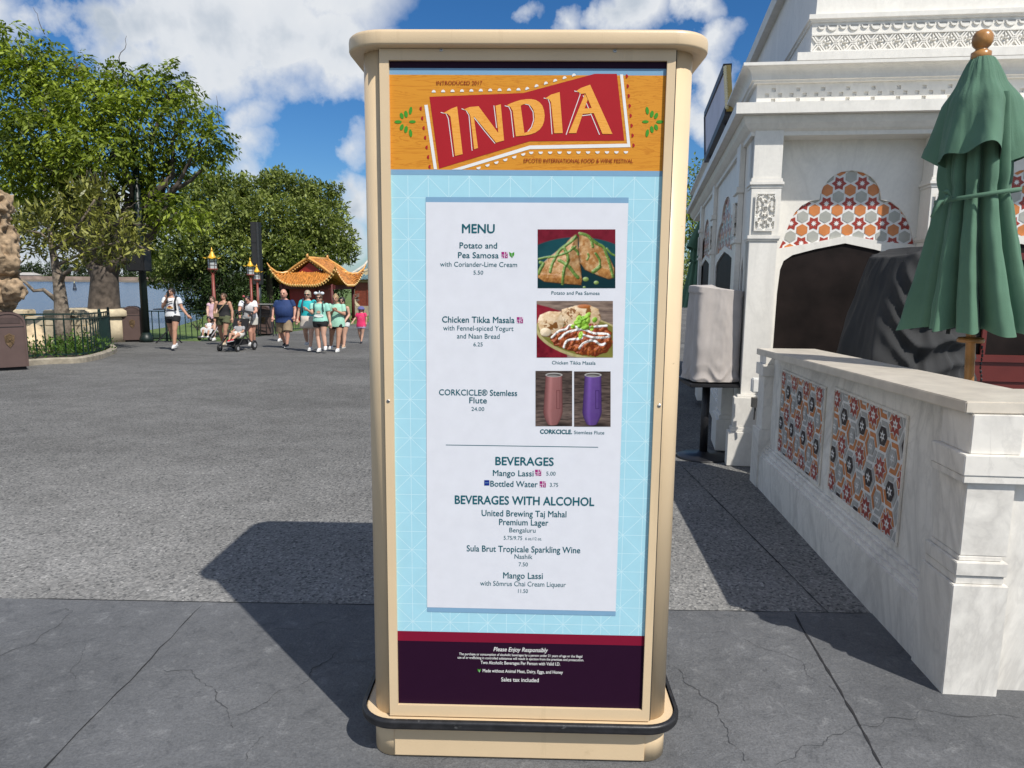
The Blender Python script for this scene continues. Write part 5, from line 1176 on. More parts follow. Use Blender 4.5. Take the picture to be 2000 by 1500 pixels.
fp = smooth_path([gr(x, y) for x, y in ((-30, 712), (42, 707), (102, 703), (160, 701), (195, 694), (214, 684), (216, 676))], 4)
for p in fp: p.z = G(p.y) + .03
fence('dark green iron fence curving around the planting bed with the small tree', fp, .98, 34, None, True, (.02, .5, .93))
rl = [Vector((x, y, G(y))) for x, y in ((-13.2, 22.6), (-10.6, 22.75), (-9.6, 24.5), (-9.4, 28.5), (-9.1, 33))]
fence('long dark green railing along the lake edge behind the walking woman', rl, .95, 62, None, False, (0, .17, .33, .5, .75, 1))
STN = mat('limestone', (.58, .49, .34), .9, var=.18, scale=3, bump=.5, bscale=14, dirt=((.35, .29, .2), 5, .58, .5))
sw = thing('stone_wall', 'low wall of pale limestone blocks with a coping behind the planting bed', 'wall', at(90, 640, 19.25) * 1)
sw.location.z = G(19.25); WM[sw.name] = Matrix.Translation(sw.location)
for j, (z0, z1) in enumerate(((0, .30), (.305, .62), (.625, .86))):
    mb = MB(); x = -2.6
    while x < 1.0:
        w = random.uniform(.42, .62); mb.box((x + w / 2, 0, (z0 + z1) / 2), (w - .012, .4 + random.uniform(-.008, .008), z1 - z0)); x += w
    mb.build('block_course', STN, sw, bevel=.012)
mb = MB()
for x, w in ((-2.1, 1.1), (-.95, 1.15), (.55, .9)): mb.box((x, -.02, .95), (w, .5, .17))
mb.build('coping', STN, sw, bevel=.03)
sw.location.x = at(163, 640, 19.25).x - 1.0; WM[sw.name] = Matrix.Translation(sw.location)
pc = at(186, 640, 20.6); rp_ = thing('tree_planter', 'round limestone planter wall with a thick coping under the shade tree', 'planter', (at(196, 640, YB).x - .05, YB, G(YB)))
for nm, pr_ in (('drum', [(1.05, 0), (1.05, .78)]), ('coping', [(1.0, .785), (1.13, .79), (1.15, .83), (1.15, .97), (1.10, 1.02), (.8, 1.02)])):
    mb = MB(); mb.lathe(pr_, (0, 0, 0), 36); mb.build(nm, STN, rp_, True)
# leaning flat rock and the tall eroded rock at the picture's edge
ROCK = mat('eroded_rock', (.37, .265, .165), .9, var=.3, scale=5, bump=1, bscale=22, detail=9, dirt=((.14, .09, .05), 4, .56, .6))
def rock(name, label, c, r, seed, amp, freq, m=ROCK, lv=5, cut=0):
    t = bmesh.new(); bmesh.ops.create_icosphere(t, subdivisions=lv, radius=1)
    for v in t.verts:
        p = v.co.copy(); n1 = noise.noise(p * freq + Vector((seed, 0, 0))); n2 = noise.noise(p * freq * 2.7 + Vector((seed, 5, 0))); hole = max(0, abs(noise.noise(p * freq * 1.5 + Vector((seed, 9, 2)))) - .18)
        k = 1 + amp * n1 + amp * .4 * n2 - hole * cut; v.co = Vector((p.x * r[0], p.y * r[1], p.z * r[2])) * k
    me = bpy.data.meshes.new(name); t.to_mesh(me); t.free(); me.materials.append(m); me.polygons.foreach_set('use_smooth', [True] * len(me.polygons))
    o = bpy.data.objects.new(name, me); COL.objects.link(o); o.location = c; return tag(o, label, 'rock')
rc = at(18, 480, 14.2)
rk = bmesh.new()
for px, py, rr, dy in ((-20, 400, 36, 0), (0, 425, 20, .1), (-5, 460, 34, 0), (12, 470, 14, -.1), (0, 500, 30, -.1), (22, 512, 15, -.1), (10, 535, 26, 0), (28, 566, 22, -.15), (0, 570, 34, 0), (-22, 520, 45, .2), (-25, 600, 40, 0), (-30, 670, 42, 0), (-45, 450, 45, .2), (-40, 720, 50, .1)):
    q = at(px, py, 14.2 + dy) - rc; r_ = rr * 14.2 / FPX
    g = bmesh.new(); bmesh.ops.create_icosphere(g, subdivisions=5, radius=1)
    for v in g.verts:
        p = v.co.copy(); w = p * r_ + q; k = 1 + .34 * noise.noise(w * 3.4) + .26 * noise.noise(w * 9) + .12 * noise.noise(w * 20) - 1.7 * max(0, abs(noise.noise(w * 5.5 + Vector((3, 1, 7)))) - .25); v.co = p * r_ * k + q
    mt = bpy.data.meshes.new('tmp'); g.to_mesh(mt); g.free(); rk.from_mesh(mt); bpy.data.meshes.remove(mt)
me = bpy.data.meshes.new('eroded_rock'); rk.to_mesh(me); rk.free(); rm = me; me.materials.append(ROCK); me.polygons.foreach_set('use_smooth', [True] * len(me.polygons))
o = bpy.data.objects.new('eroded_rock', me); COL.objects.link(o); o.location = rc; tag(o, 'tall tan eroded garden rock full of holes at the left edge of the picture', 'rock')
md = o.modifiers.new('fuse', 'REMESH'); md.mode = 'VOXEL'; md.voxel_size = .022; md.use_smooth_shade = True
q = at(62, 690, 17.0); rock('flat_rock', 'pale flat slanting rock lying in the planting bed behind the fence', (q.x, 17.0, G(17) + .28), (.42, .3, .42), 3, .5, 1.3, mat('pale_rock', (.60, .47, .30), .9, var=.2, scale=4, bump=.6), 4)
gx = thing('utility_box', 'small green rounded utility box in the planting bed', 'utility box', (at(77, 670, 18.2).x, 18.2, G(18.2) + .1))
mb = MB(); mb.box((0, 0, .28), (.26, .2, .56)); mb.build('housing', FG, gx, bevel=.05); mb = MB(); mb.box((0, -.105, .38), (.16, .012, .1)); mb.build('plate', flat('plate_green', (.10, .16, .12)), gx)
P = []; N_ = []
gc = []
for i in range(150):
    a = random.random(); b_ = random.random(); p = pin[int(b_ * (len(pin) - 1))]; q = p.lerp(at(110, 660, 18.6), random.uniform(0, .85)); hh = random.uniform(.10, .24) * (1.4 if q.x > -9.9 - .1 * q.y + .6 else 1); gc.append(((q.x, q.y, G(q.y) + .08 + hh * .5), (random.uniform(.2, .34), .26, hh)))
P, N_ = clump_points(gc, 330, (0, 0, 0), .3); leaf_mesh('ground_cover', P, N_, .085, L_SHR, None, -.2, .4, 'stuff')

# ------------------------------------------------------------ bins
BRN = mat('bin_brown', (.105, .068, .060), .45, var=.05, scale=4, bump=.05); BRZ = mat('bin_bronze', (.20, .13, .07), .5, .5, var=.3, scale=30)
def trash_bin(loc, rz, label, k=1.0):
    t = thing('litter_bin', label, 'litter bin', loc, rz); w = .27 * k; h = 1.10 * k; rr = .2 * k
    arch = lambda e: [(-w + e, .07)] + [(w - e, .07)] + [(w - e - rr + rr * math.cos(a), h - e - rr + rr * math.sin(a)) for a in [R(90) * i / 6 for i in range(7)]] + [(-w + e + rr - rr * math.sin(a), h - e - rr + rr * math.cos(a)) for a in [R(90) * i / 6 for i in range(7)]]
    mb = MB(); mb.loft([[(x, y, z) for x, z in arch(.012)] for y in (-w, w)]); bd = mb.build('body', BRN, t)
    for s in (-1, 1):
        o, i_ = arch(0), arch(.03); mb = MB()
        mb.loft([[(x, s * (w + .001), z) for x, z in o], [(x, s * (w + .016), z) for x, z in o], [(x, s * (w + .016), z) for x, z in i_], [(x, s * (w + .004), z) for x, z in i_]], cap=False); mb.build('arched_rim', BRN, t)
        mb = MB(); mb.box((0, s * (w + .003), h - .27 * k), (2 * w - .06, .008, .012)); mb.build('door_gap', M_DARK, t)
        mb = MB(); mb.box((0, s * (w + .004), h - .15 * k), (2 * w - .16 * k, .006, .11 * k)); mb.build('flap', mat('bin_flap', (.07, .045, .04), .5), t)
        mb = MB(); c = (0, s * (w + .004), h - .52 * k); pts = [(0, .135), (.045, .10), (.08, .085), (.075, .0), (.06, -.06), (0, -.14), (-.06, -.06), (-.075, 0), (-.08, .085), (-.045, .10)]
        mb.loft([[(x * k, s * (w + d), c[2] + z * k) for x, z in [(a * e, b * e) for a, b in pts]] for d, e in ((.004, 1), (.016, 1), (.016, .82), (.009, .8))])
        cr = mb.build('crest', BRZ, t)
        mb = MB()
        for q in range(8):
            a = q * math.pi / 4; mb.bar((0, s * (w + .013), c[2]), (.055 * k * math.cos(a), s * (w + .013), c[2] + .06 * k * math.sin(a)), .012, .008)
        mb.ball((0, s * (w + .013), c[2]), .018, 8); mb.build('crest_star', BRZ, cr)
    mb = MB(); mb.box((0, 0, .04), (2 * w - .08, 2 * w - .08, .075)); mb.build('plinth', M_DARK, t); return t
g1 = gr(22, 724); trash_bin((g1.x - .18, g1.y + .25, G(g1.y + .25)), R(40), 'brown litter bin with a bronze crest at the left edge beside the tall rock')
g2 = gr(252, 668); trash_bin((g2.x, g2.y + .3, G(g2.y + .3)), R(24), 'brown litter bin with an arched top beside the lake railing and the dark pole')
g3 = gr(517, 640); Y3 = 27; q = at(517, 630, Y3)
trash_bin((q.x, Y3, G(Y3)), R(8), 'brown litter bin behind a black folding easel below the speaker tower')
ez = thing('folding_easel', 'black folding easel standing in front of a litter bin below the speaker tower', 'easel', (at(520, 640, 26.4).x, 26.4, G(26.4)))
mb = MB()
for s in (-1, 1): mb.bar((s * .30, -.12, 0), (s * .16, 0, 1.12), .03); mb.bar((s * .30, .2, 0), (s * .16, 0.02, 1.12), .03)
for z in (.30, .72, 1.12): mb.bar((-.28 + z * .11, -.1 + z * .09, z), (.28 - z * .11, -.1 + z * .09, z), .028)
mb.build('frame', IRON, ez)
mb = MB(); mb.box((0, .03, 1.16), (.5, .36, .03)); mb.build('tray', mat('tray_grey', (.3, .29, .28), .5), ez, bevel=.01)
st_ = gr(350, 665); sd2 = thing('tripod_stand', 'black tripod stand with a flat top standing behind the woman on the phone', 'stand', (st_.x + .25, 22.0, G(22)))
mb = MB(); mb.tube([(0, 0, .35), (0, 0, 1.02)], .022, 8); mb.build('pole', IRON, sd2)
for a in (-10, 110, 230):
    mb = MB(); mb.bar((0, 0, .42), (.42 * math.cos(R(a)), .42 * math.sin(R(a)), 0), .03); mb.build('leg', IRON, sd2)
mb = MB(); mb.box((0, 0, 1.03), (.72, .4, .03)); mb.build('top', IRON, sd2, bevel=.008)

# ------------------------------------------------------------ poles, lanterns
PG = mat('pole_dark_green', (.006, .016, .014), .45)
pY = 22.2; p0 = at(286, 660, pY)
dp = thing('speaker_pole', 'dark green pole with a black loudspeaker box in front of the shade tree', 'pole', (p0.x, pY, G(pY)))
mb = MB(); mb.tube([(0, 0, 0), (0, 0, 6.2)], [.115, .095], 14); mb.tube([(0, 0, 0), (0, 0, .12), (0, 0, .3)], [.2, .2, .12], 14); mb.build('pole', PG, dp, True)
a, b_ = at(265, 530, pY).z - G(pY), at(265, 482, pY).z - G(pY); mb = MB(); mb.box((-.02, -.12, (a + b_) / 2), (.55, .5, b_ - a)); mb.build('loudspeaker', mat('speaker_black', (.012, .012, .013), .6), dp, bevel=.03)
mb = MB(); mb.box((-.35, -.1, at(265, 305, pY).z - G(pY)), (.46, .36, .36)); mb.build('floodlight', mat('speaker_black', (.012, .012, .013), .6), dp, bevel=.05)
tY = 47; t0 = at(508.5, 640, tY); tw_ = thing('speaker_tower', 'tall black column loudspeaker on a dark pole in front of the far trees', 'loudspeaker', (t0.x, tY, G(tY)))
top = at(500, 434, tY).z - G(tY); bot = at(505, 556, tY).z - G(tY)
mb = MB(); mb.tube([(0, 0, 0), (0, 0, bot)], .15, 12); mb.tube([(0, 0, 0), (0, 0, .1), (0, 0, .25)], [.3, .3, .16], 12); mb.build('pole', mat('pole_slate', (.02, .03, .035), .5), tw_, True)
mb = MB(); mb.box((-.03, 0, (top + bot) / 2), (.54, .5, top - bot)); sp = mb.build('cabinet', mat('speaker_black', (.012, .012, .013), .6), tw_, bevel=.02)
mb = MB(); 
for k in range(3): mb.box((-.10, -.255, bot + (top - bot) * (k + .5) / 3), (.3, .02, (top - bot) / 3 - .06))
mb.build('grille', mat('grille_black', (.02, .02, .022), .7), sp)
mb = MB(); mb.box((.16, -.257, (top + bot) / 2), (.13, .02, top - bot - .05)); mb.build('side_trim', mat('trim_slate', (.035, .037, .04), .4), sp)
L_RED = mat('lamp_red', (.22, .045, .03), .45); L_GOLD = mat('lamp_gold', (.72, .42, .03), .35, .15); L_GLS = mat('lamp_glass', (.50, .53, .55), .25, var=.1)
def lantern(loc, h, label, k=1.0):
    t = thing('lantern_post', label, 'lamp post', loc, R(20), 'red lantern posts with golden roofs'); hb = h - 1.10 * k
    mb = MB(); mb.tube([(0, 0, 0), (0, 0, .12), (0, 0, .16), (0, 0, .5), (0, 0, hb)], [.16, .16, .11, .085, .06], 12); mb.build('post', L_RED, t, True)
    mb = MB()
    for i in range(6):
        a = i * math.pi / 3; mb.tube([(.05 * math.cos(a), .05 * math.sin(a), hb - .1), (.10 * math.cos(a), .10 * math.sin(a), hb + .02), (.19 * k * math.cos(a), .19 * k * math.sin(a), hb + .12 * k)], .016, 6)
    mb.lathe([(.0, 0), (.21 * k, 0), (.22 * k, .04), (.20 * k, .06), (0, .06)], (0, 0, hb + .12 * k), 6); mb.build('bracket', L_RED, t)
    z0 = hb + .18 * k; mb = MB(); mb.lathe([(0, 0), (.175 * k, 0), (.195 * k, .42 * k), (0, .42 * k)], (0, 0, z0), 6); mb.build('glass', L_GLS, t)
    mb = MB()
    for i in range(6):
        a = i * math.pi / 3; mb.bar((.18 * k * math.cos(a), .18 * k * math.sin(a), z0), (.20 * k * math.cos(a), .20 * k * math.sin(a), z0 + .42 * k), .022)
    for z in (.14, .3): mb.lathe([(.184 * k, z * k), (.198 * k, z * k), (.198 * k, (z + .02) * k), (.184 * k, (z + .02) * k)], (0, 0, z0), 6)
    mb.build('lantern_frame', mat('lamp_frame', (.10, .06, .05), .5), t)
    z1 = z0 + .42 * k; mb = MB(); rings = []
    for r, z in ((.30, .0), (.22, .035), (.15, .10), (.085, .22), (.05, .30), (.04, .33)):
        rings.append([(r * k * (1.0 + (.30 if j % 2 == 0 and r > .25 else 0)) * math.cos(j * math.pi / 6), r * k * (1.0 + (.30 if j % 2 == 0 and r > .25 else 0)) * math.sin(j * math.pi / 6), z1 + (z + (.07 if j % 2 == 0 and r > .25 else 0)) * k) for j in range(12)])
    mb.loft(rings); rf = mb.build('roof', L_GOLD, t)
    mb = MB(); mb.lathe([(.02, .0), (.045, .03), (.05, .06), (.025, .09), (.012, .17), (0, .19)], (0, 0, z1 + .33 * k), 10); mb.build('finial', L_GOLD, rf, True); return t
def lamp_at(px, py, Y, label):
    p = at(px, py, Y); lantern((p.x, Y, G(Y)), p.z - G(Y), label)
lamp_at(413, 483, 32, 'red lantern post with a golden roof, nearest to the lake')
lamp_at(488, 503, 40.5, 'red lantern post with golden roof directly left of the speaker tower')
lamp_at(501, 516, 45, 'smallest and farthest red lantern post, close behind the speaker tower')

# ------------------------------------------------------------ kiosk with a tiled roof
T_ROOF = mat('glazed_tile', (.55, .225, .05), .3, var=.28, scale=6); T_RIDGE = mat('ridge_tile', (.68, .34, .09), .3, var=.12, scale=6); K_RED = mat('kiosk_red', (.26, .018, .014), .5, var=.08); K_DK = mat('kiosk_dark_red', (.09, .012, .012), .6); T_END = mat('tile_end', (.78, .50, .18), .3)
KY = 44.0; kc = at(624, 620, KY)
ki = thing('tiled_kiosk', 'small red kiosk under a curved orange glazed tile roof', 'kiosk', (kc.x, KY, G(KY)), R(-14))
RW, RD_ = 2.12, 1.85; z_e = at(620, 557, KY).z - G(KY); z_r = at(613, 507, KY).z - G(KY)
def roofz(x, y):
    """height of the hipped skirt: rises inwards, corners swept up"""
    u, v = abs(x) / RW, abs(y) / RD_; d = 1 - max(u, v); return z_e + 1.75 * min(d, .46) ** 1.05 + .95 * (max(0, u - .25) / .75) ** 2.4 * (max(0, v - .2) / .8) ** 1.6
mb = MB(); n = 28; g = [[(RW * (2 * i / n - 1), RD_ * (2 * j / n - 1)) for i in range(n + 1)] for j in range(n + 1)]
vs = [(x, y, roofz(x, y)) for r_ in g for x, y in r_]; fs = [(j * (n + 1) + i, j * (n + 1) + i + 1, (j + 1) * (n + 1) + i + 1, (j + 1) * (n + 1) + i) for j in range(n) for i in range(n)]
mb.add(vs, fs); mb.add([(x, y, z - .07) for x, y, z in vs], fs)
for k in range(27):
    x = -RW + .06 + k * (2 * RW - .12) / 26; lim = max(.1, abs(x) / RW) * RD_
    for s in (-1, 1): mb.tube([(x, s * (RD_ + .03 - (RD_ - lim) * f), roofz(x, s * min(RD_, RD_ - (RD_ - lim) * f)) + .03) for f in (0, .3, .6, 1)], .048, 6)
for k in range(23):
    y = -RD_ + .06 + k * (2 * RD_ - .12) / 22; lim = max(.1, abs(y) / RD_) * RW
    for s in (-1, 1): mb.tube([(s * (RW + .03 - (RW - lim) * f), y, roofz(s * min(RW, RW - (RW - lim) * f), y) + .03) for f in (0, .3, .6, 1)], .048, 6)
mb.k = 1
for k in range(27):
    x = -RW + .06 + k * (2 * RW - .12) / 26; mb.ball((x, -RD_ - .05, roofz(x, RD_) + .02), .062, 8, (1, .5, 1)); mb.add([(x + .03, -RD_ - .03, roofz(x, RD_) + .0), (x + .15, -RD_ - .03, roofz(x, RD_)), (x + .09, -RD_ - .04, roofz(x, RD_) - .11)], [(0, 1, 2)])
for k in range(23):
    y = -RD_ + .06 + k * (2 * RD_ - .12) / 22
    for s in (-1, 1): mb.ball((s * (RW + .05), y, roofz(RW, y) + .02), .062, 8, (.5, 1, 1))
rf = mb.build('roof', [T_ROOF, T_END], ki)
# upper gable, its ridge running to the back
GW = 1.4; zg = z_e + .60; yf = -RD_ * .60
prof = lambda u: zg + (z_r - zg) * (1 - abs(u)) ** .82
mb = MB(); us = [i / 10 - 1 for i in range(21)]
mb.loft([[(GW * u, y, prof(u)) for u in us] + [(GW * u, y, prof(u) - .09) for u in us[::-1]] for y in (yf, RD_ * .62)])
for k in range(15):
    y = yf + .08 + k * (RD_ * .62 - yf - .16) / 14; mb.tube([(GW * u, y, prof(u) + .03) for u in us[::2]], .045, 6)
grm = mb
mb = MB()
mb.tube([(0, y, z_r + .06) for y in (yf - .1, 0, RD_ * .62 + .1)], .10, 8)
for y in (yf - .05, RD_ * .62 + .05): mb.tube([(GW * u * 1.03, y, prof(u) + .07) for u in us], .075, 8)
for sx_, sy_ in ((-1, -1), (1, -1), (-1, 1), (1, 1)):
    l = []
    for f in (0, .25, .5, .75, 1, 1.10):
        x, y = sx_ * RW * (.5 + .5 * f), sy_ * RD_ * (.5 + .5 * f); l.append((x, y, roofz(max(-RW, min(RW, x)), max(-RD_, min(RD_, y))) + .09 + (.26 if f > 1 else 0)))
    mb.tube(l, [.085, .085, .08, .075, .06, .02], 8)
for y in (yf - .08, RD_ * .62 + .08): mb.tube([(0, y, z_r + .1), (0, y - .05, z_r + .24), (0, y + .06, z_r + .32)], [.10, .07, .02], 8)
mb.build('ridge', T_RIDGE, rf, True)
mb = MB(); mb.loft([[(GW * u * .72, yf + .12 + d, zg + .08 + (prof(u) - zg - .18) * .86) for u in us] + [(GW * .72, yf + .12 + d, zg + .06), (-GW * .72, yf + .12 + d, zg + .06)] for d in (0, .06)]); mb.build('gable_panel', K_RED, rf)
mb = MB(); mb.box((0, yf + .10, zg + .12), (GW * 1.1, .06, .09)); mb.build('gable_beam', T_RIDGE, rf)
mb = grm; mb.k = 1
for k in range(19):
    u = -1 + (k + .5) * 2 / 19; mb.ball((GW * u, yf - .02, prof(u) - .06), .055, 6)
mb.build('gable_roof', [T_ROOF, T_END], rf)
mb = MB(); mb.box((-.55, .15, z_e * .5), (1.7, 2.3, z_e)); mb.build('booth', K_RED, ki, bevel=.02)
for x, y in ((-1.6, -1.35), (1.6, -1.35), (-1.6, 1.35), (1.6, 1.35), (.65, -1.35)):
    mb = MB(); mb.tube([(x, y, 0), (x, y, z_e + .1)], .10, 12); mb.tube([(x, y, 0), (x, y, .12)], .17, 12); mb.build('column', K_DK, ki, True)
mb = MB()
for y in (-1.35, 1.35): mb.box((0, y, z_e - .1), (3.6, .12, .26))
for x in (-1.6, 1.6): mb.box((x, 0, z_e - .1), (.12, 2.7, .26))
mb.build('beam', K_DK, ki)
mb = MB()
for z in (.25, .55, .85): mb.bar((-1.7, -1.46, z), (-.6, -1.46, z), .05)
for i in range(9): mb.bar((-1.65 + i * .12, -1.46, .1), (-1.65 + i * .12, -1.46, .85), .035)
mb.build('balustrade', K_RED, ki)

# moon gate building at the right of the kiosk
MY = 52.0; mc = at(712, 600, MY); mg_ = thing('moon_gate_wall', 'cream wall with a round maroon moon door and blue tiled roof behind the kiosk', 'building', (mc.x, MY, -1.12), R(-6))
zw = at(700, 545, MY).z + 1.12
WX0 = -.75
mb = MB(); circ = [(.75 + 1.55 * math.cos(R(12 * i)), 1.75 + 1.55 * math.sin(R(12 * i))) for i in range(30)]
wall(mb, [(WX0, 0), (6, 0), (6, zw), (WX0, zw)], [circ], lambda s, z, d: Vector((s, d, z)), .25); mb.add([(WX0, 0, 0), (WX0, 2, 0), (WX0, 2, zw), (WX0, 0, zw)], [(0, 1, 2, 3)]); mb.build('wall', mat('cream_plaster', (.62, .50, .30), .8, var=.06), mg_)
mb = MB(); mb.loft([[(.75 + r_ * math.cos(R(12 * i)), y, 1.75 + r_ * math.sin(R(12 * i))) for i in range(30)] for r_, y in ((1.56, -.04), (1.70, -.04), (1.70, .02), (1.56, .02))], cap=False); mb.build('door_ring', mat('cream_trim', (.7, .6, .42), .7), mg_)
mb = MB(); mb.poly([(.75 + 1.54 * math.cos(R(12 * i)), .12, 1.75 + 1.54 * math.sin(R(12 * i))) for i in range(30)])
for x in (.2, 1.3): mb.bar((x, .11, .5), (x, .11, 3.0), .08)
mb.build('moon_door', mat('door_maroon', (.20, .045, .025), .5), mg_)
mb = MB(); mb.box((2.5, -.06, .35), (6.4, .12, .7)); mb.build('base_course', mat('cream_stone', (.40, .33, .24), .8), mg_)
for x in (-.55,):
    mb = MB()
    for k in range(5): mb.bar((x - .12 + .05 * (k % 2), -.02, zw - 1.1 - k * .12), (x + .18, -.02, zw - 1.06 - k * .13 + .05 * (k % 3)), .04)
    mb.build('calligraphy', mat('ink_grey', (.22, .2, .17), .8), mg_)
prf = [(-.35, zw - .02), (-.30, zw + .12), (.3, zw + .45), (.9, zw + .9), (1.5, zw + 1.7), (1.8, zw + 2.0)]
mb = MB(); mb.loft([[(x0_ + (y + .35) * .9, y, z) for x0_ in (WX0 - .5,)] + [(7, y, z)] for y, z in prf], cap=False, closed=False)
for k in range(24):
    x = WX0 - .3 + k * .28; mb.tube([(x + (y + .35) * .7, y, z + .03) for y, z in prf], .05, 6)
rf2 = mb.build('roof', mat('teal_tile', (.14, .23, .26), .35, var=.2, scale=4), mg_)
mb = MB(); mb.tube([(WX0 - .5 + (y + .35) * .8, y, z + .08) for y, z in prf], .10, 8); mb.build('ridge', mat('ridge_pale', (.5, .48, .42), .6), rf2, True)
# ------------------------------------------------------------ people
def fuse(o, vox):
    """grow the overlapping shapes of one mesh together into one continuous skin"""
    md = o.modifiers.new('fuse', 'REMESH'); md.mode = 'VOXEL'; md.voxel_size = vox; md.use_smooth_shade = True
    sm = o.modifiers.new('soft', 'SMOOTH'); sm.factor = .5; sm.iterations = 4 if vox > .0105 else 3
def cA(x, y): return (300 + x / 9.376, 540 + y / 9.376)
def cB(x, y): return (500 + x / 7.141, 490 + y / 7.141)
SKINS = {'fair': (.56, .33, .235), 'tan': (.46, .25, .165), 'pale': (.62, .40, .31), 'rosy': (.55, .29, .21)}
def skinm(k): return mat('skin_' + k, SKINS[k], .5, var=.04, scale=9)
def cloth(n, c): return mat('cloth_' + n, c, .8, var=.07, scale=9, bump=.3, bscale=26)
HAIR = {'dark': (.022, .014, .011), 'brown': (.10, .055, .03), 'blond': (.36, .24, .12), 'greyblond': (.42, .34, .24)}
def hairm(k): return mat('hair_' + k, HAIR[k], .5, var=.3, scale=40)
class Person:
    def __init__(s, label, cv, Y, J, skin, hw=.165, ww=.135, group=None, k=1.0, cat='person'):
        """J: joints as seen in the photograph, (x, y[, distance offset])"""
        s.Y = Y; s.k = k; q = {}
        for n, v in J.items():
            px, py = cv(v[0], v[1]); q[n] = at(px, py, Y + (v[2] if len(v) > 2 else 0))
        foot = min(q['ankL'].z, q['ankR'].z); s.base = Vector((q['neck'].x, Y, G(Y)))
        s.t = thing('person', label, cat, s.base, 0, group)
        s.J = {n: p - s.base for n, p in q.items()}
        for a in ('ankL', 'ankR'):
            if s.J[a].z < .075 * k: s.J[a].z = .075 * k
        s.skin = skin; s.hw, s.ww = hw, ww
    def torso_rings(s, e=0, z0=-.06, hem=1.0, hemw=0, top=.05, belly=0):
        J = s.J; hc = (J['hipL'] + J['hipR']) / 2; nk = J['neck']; sw = abs(J['shR'].x - J['shL'].x) / 2; k = s.k
        R_ = []; prof = [(z0, s.hw + hemw, .66), (.12, s.hw + hemw * .7, .68), (.36, s.ww + hemw * .3, .70 + belly), (.6, max(s.ww * 1.05, sw * .82), .68 + belly * .7), (.82, sw * .95, .58), (.95, sw * .62, .55), (1.0 + top, .058 * k, .9)]
        if z0 > .12: prof.pop(1)
        if top < -.05: prof = prof[:-2]
        for f, w, d in [tuple(v) for v in smooth_path([Vector(v) for v in prof], 4)]:
            c = hc.lerp(nk, f); hw_ = w + e; R_.append([(c.x + hw_ * math.cos(a), c.y + hw_ * d * math.sin(a) - belly * .1 * (1 if .2 < f < .7 else 0), c.z) for a in [2 * math.pi * i / 20 for i in range(20)]])
        return R_
    def body(s):
        J, k = s.J, s.k; mb = MB(); mb.loft(s.torso_rings())
        h = J['head']; r = J['head'].z - J['chin'].z; s.r = r; mb.tube([J['neck'] - Vector((0, 0, .03 * k)), J['chin'] + Vector((0, .035 * k, .03 * k))], [.056 * k, .05 * k], 12)
        mb.ball(h, r, 18, (.72, .84, 1.04)); mb.ball(h + Vector((0, -r * .16, -r * .42)), r * .62, 14, (.86, .9, .9))
        mb.ball(h + Vector((0, -r * .86, -r * .16)), r * .17, 8, (.8, 1.1, 1.2))
        for sg in (-1, 1): mb.ball(h + Vector((sg * r * .72, .02 * k, -r * .08)), r * .2, 8, (.5, .8, 1.2))
        for S_ in 'LR':
            sh_, el, wr = J['sh' + S_], J['el' + S_], J['wr' + S_]
            mb.ball(sh_ + Vector((0, 0, -.01)), .062 * k, 10); mb.tube([sh_, sh_.lerp(el, .4), el], [.056 * k, .052 * k, .041 * k], 10); mb.ball(el, .041 * k, 8); mb.tube([el, el.lerp(wr, .3), wr], [.042 * k, .041 * k, .026 * k], 10)
            d = J['hand' + S_] - wr if 'hand' + S_ in J else (wr - el); d = d.normalized(); sd_ = d.cross(Vector((0, 1, .2))).normalized(); nm = sd_.cross(d).normalized()
            pc_ = wr + d * .05 * k; mb.tube([wr - d * .01, wr + d * .03 * k, wr + d * .085 * k], [.026 * k, .037 * k, .036 * k], 10)
            for i in range(4):
                b = wr + d * .08 * k + sd_ * (.025 - i * .0165) * k; L_ = (.062, .075, .072, .058)[i] * k; d2 = (d + nm * .35).normalized(); mb.tube([b, b + d * L_ * .5, b + d * L_ * .5 + d2 * L_ * .5], [.0115 * k, .011 * k, .0085 * k], 6)
            sg = 1 if S_ == 'L' else -1; b = wr + d * .03 * k + sd_ * .032 * sg * k; mb.tube([b, b + (d * .6 + sd_ * sg * .7).normalized() * .035 * k, b + (d * .9 + sd_ * sg * .4).normalized() * .065 * k], [.014 * k, .0125 * k, .009 * k], 6)
            hp, kn, an = J['hip' + S_], J['knee' + S_], J['ank' + S_]
            hp2 = hp; mb.tube([hp2, hp2.lerp(kn, .3), kn], [s.hw * .56, s.hw * .52, .058 * k], 12); mb.ball(kn, .059 * k, 10); mb.tube([kn, kn.lerp(an, .3) + Vector((0, .012, 0)), an], [.056 * k, .059 * k, .036 * k], 12)
            f = s.toe(S_); mb.tube([an + Vector((0, .03 * k, -.02 * k)), an + Vector((0, -.02 * k, -.03 * k)), an + f * .7 + Vector((0, 0, .0))], [.034 * k, .038 * k, .026 * k], 8)
        o = mb.build('body', skinm(s.skin), s.t, True); fuse(o, .0095 * max(.6, k)); s.bo = o; return s
    def toe(s, S_):
        v = s.J.get('toe' + S_)
        if v is not None:
            d = v - s.J['ank' + S_]; d.z = 0; d = d.normalized() if d.length > .02 else Vector((0, -1, 0)); d = (d + Vector((0, -.9, 0))).normalized()
        else: d = Vector((0, -1, 0))
        return d * .16 * s.k + Vector((0, 0, -.05 * s.k))
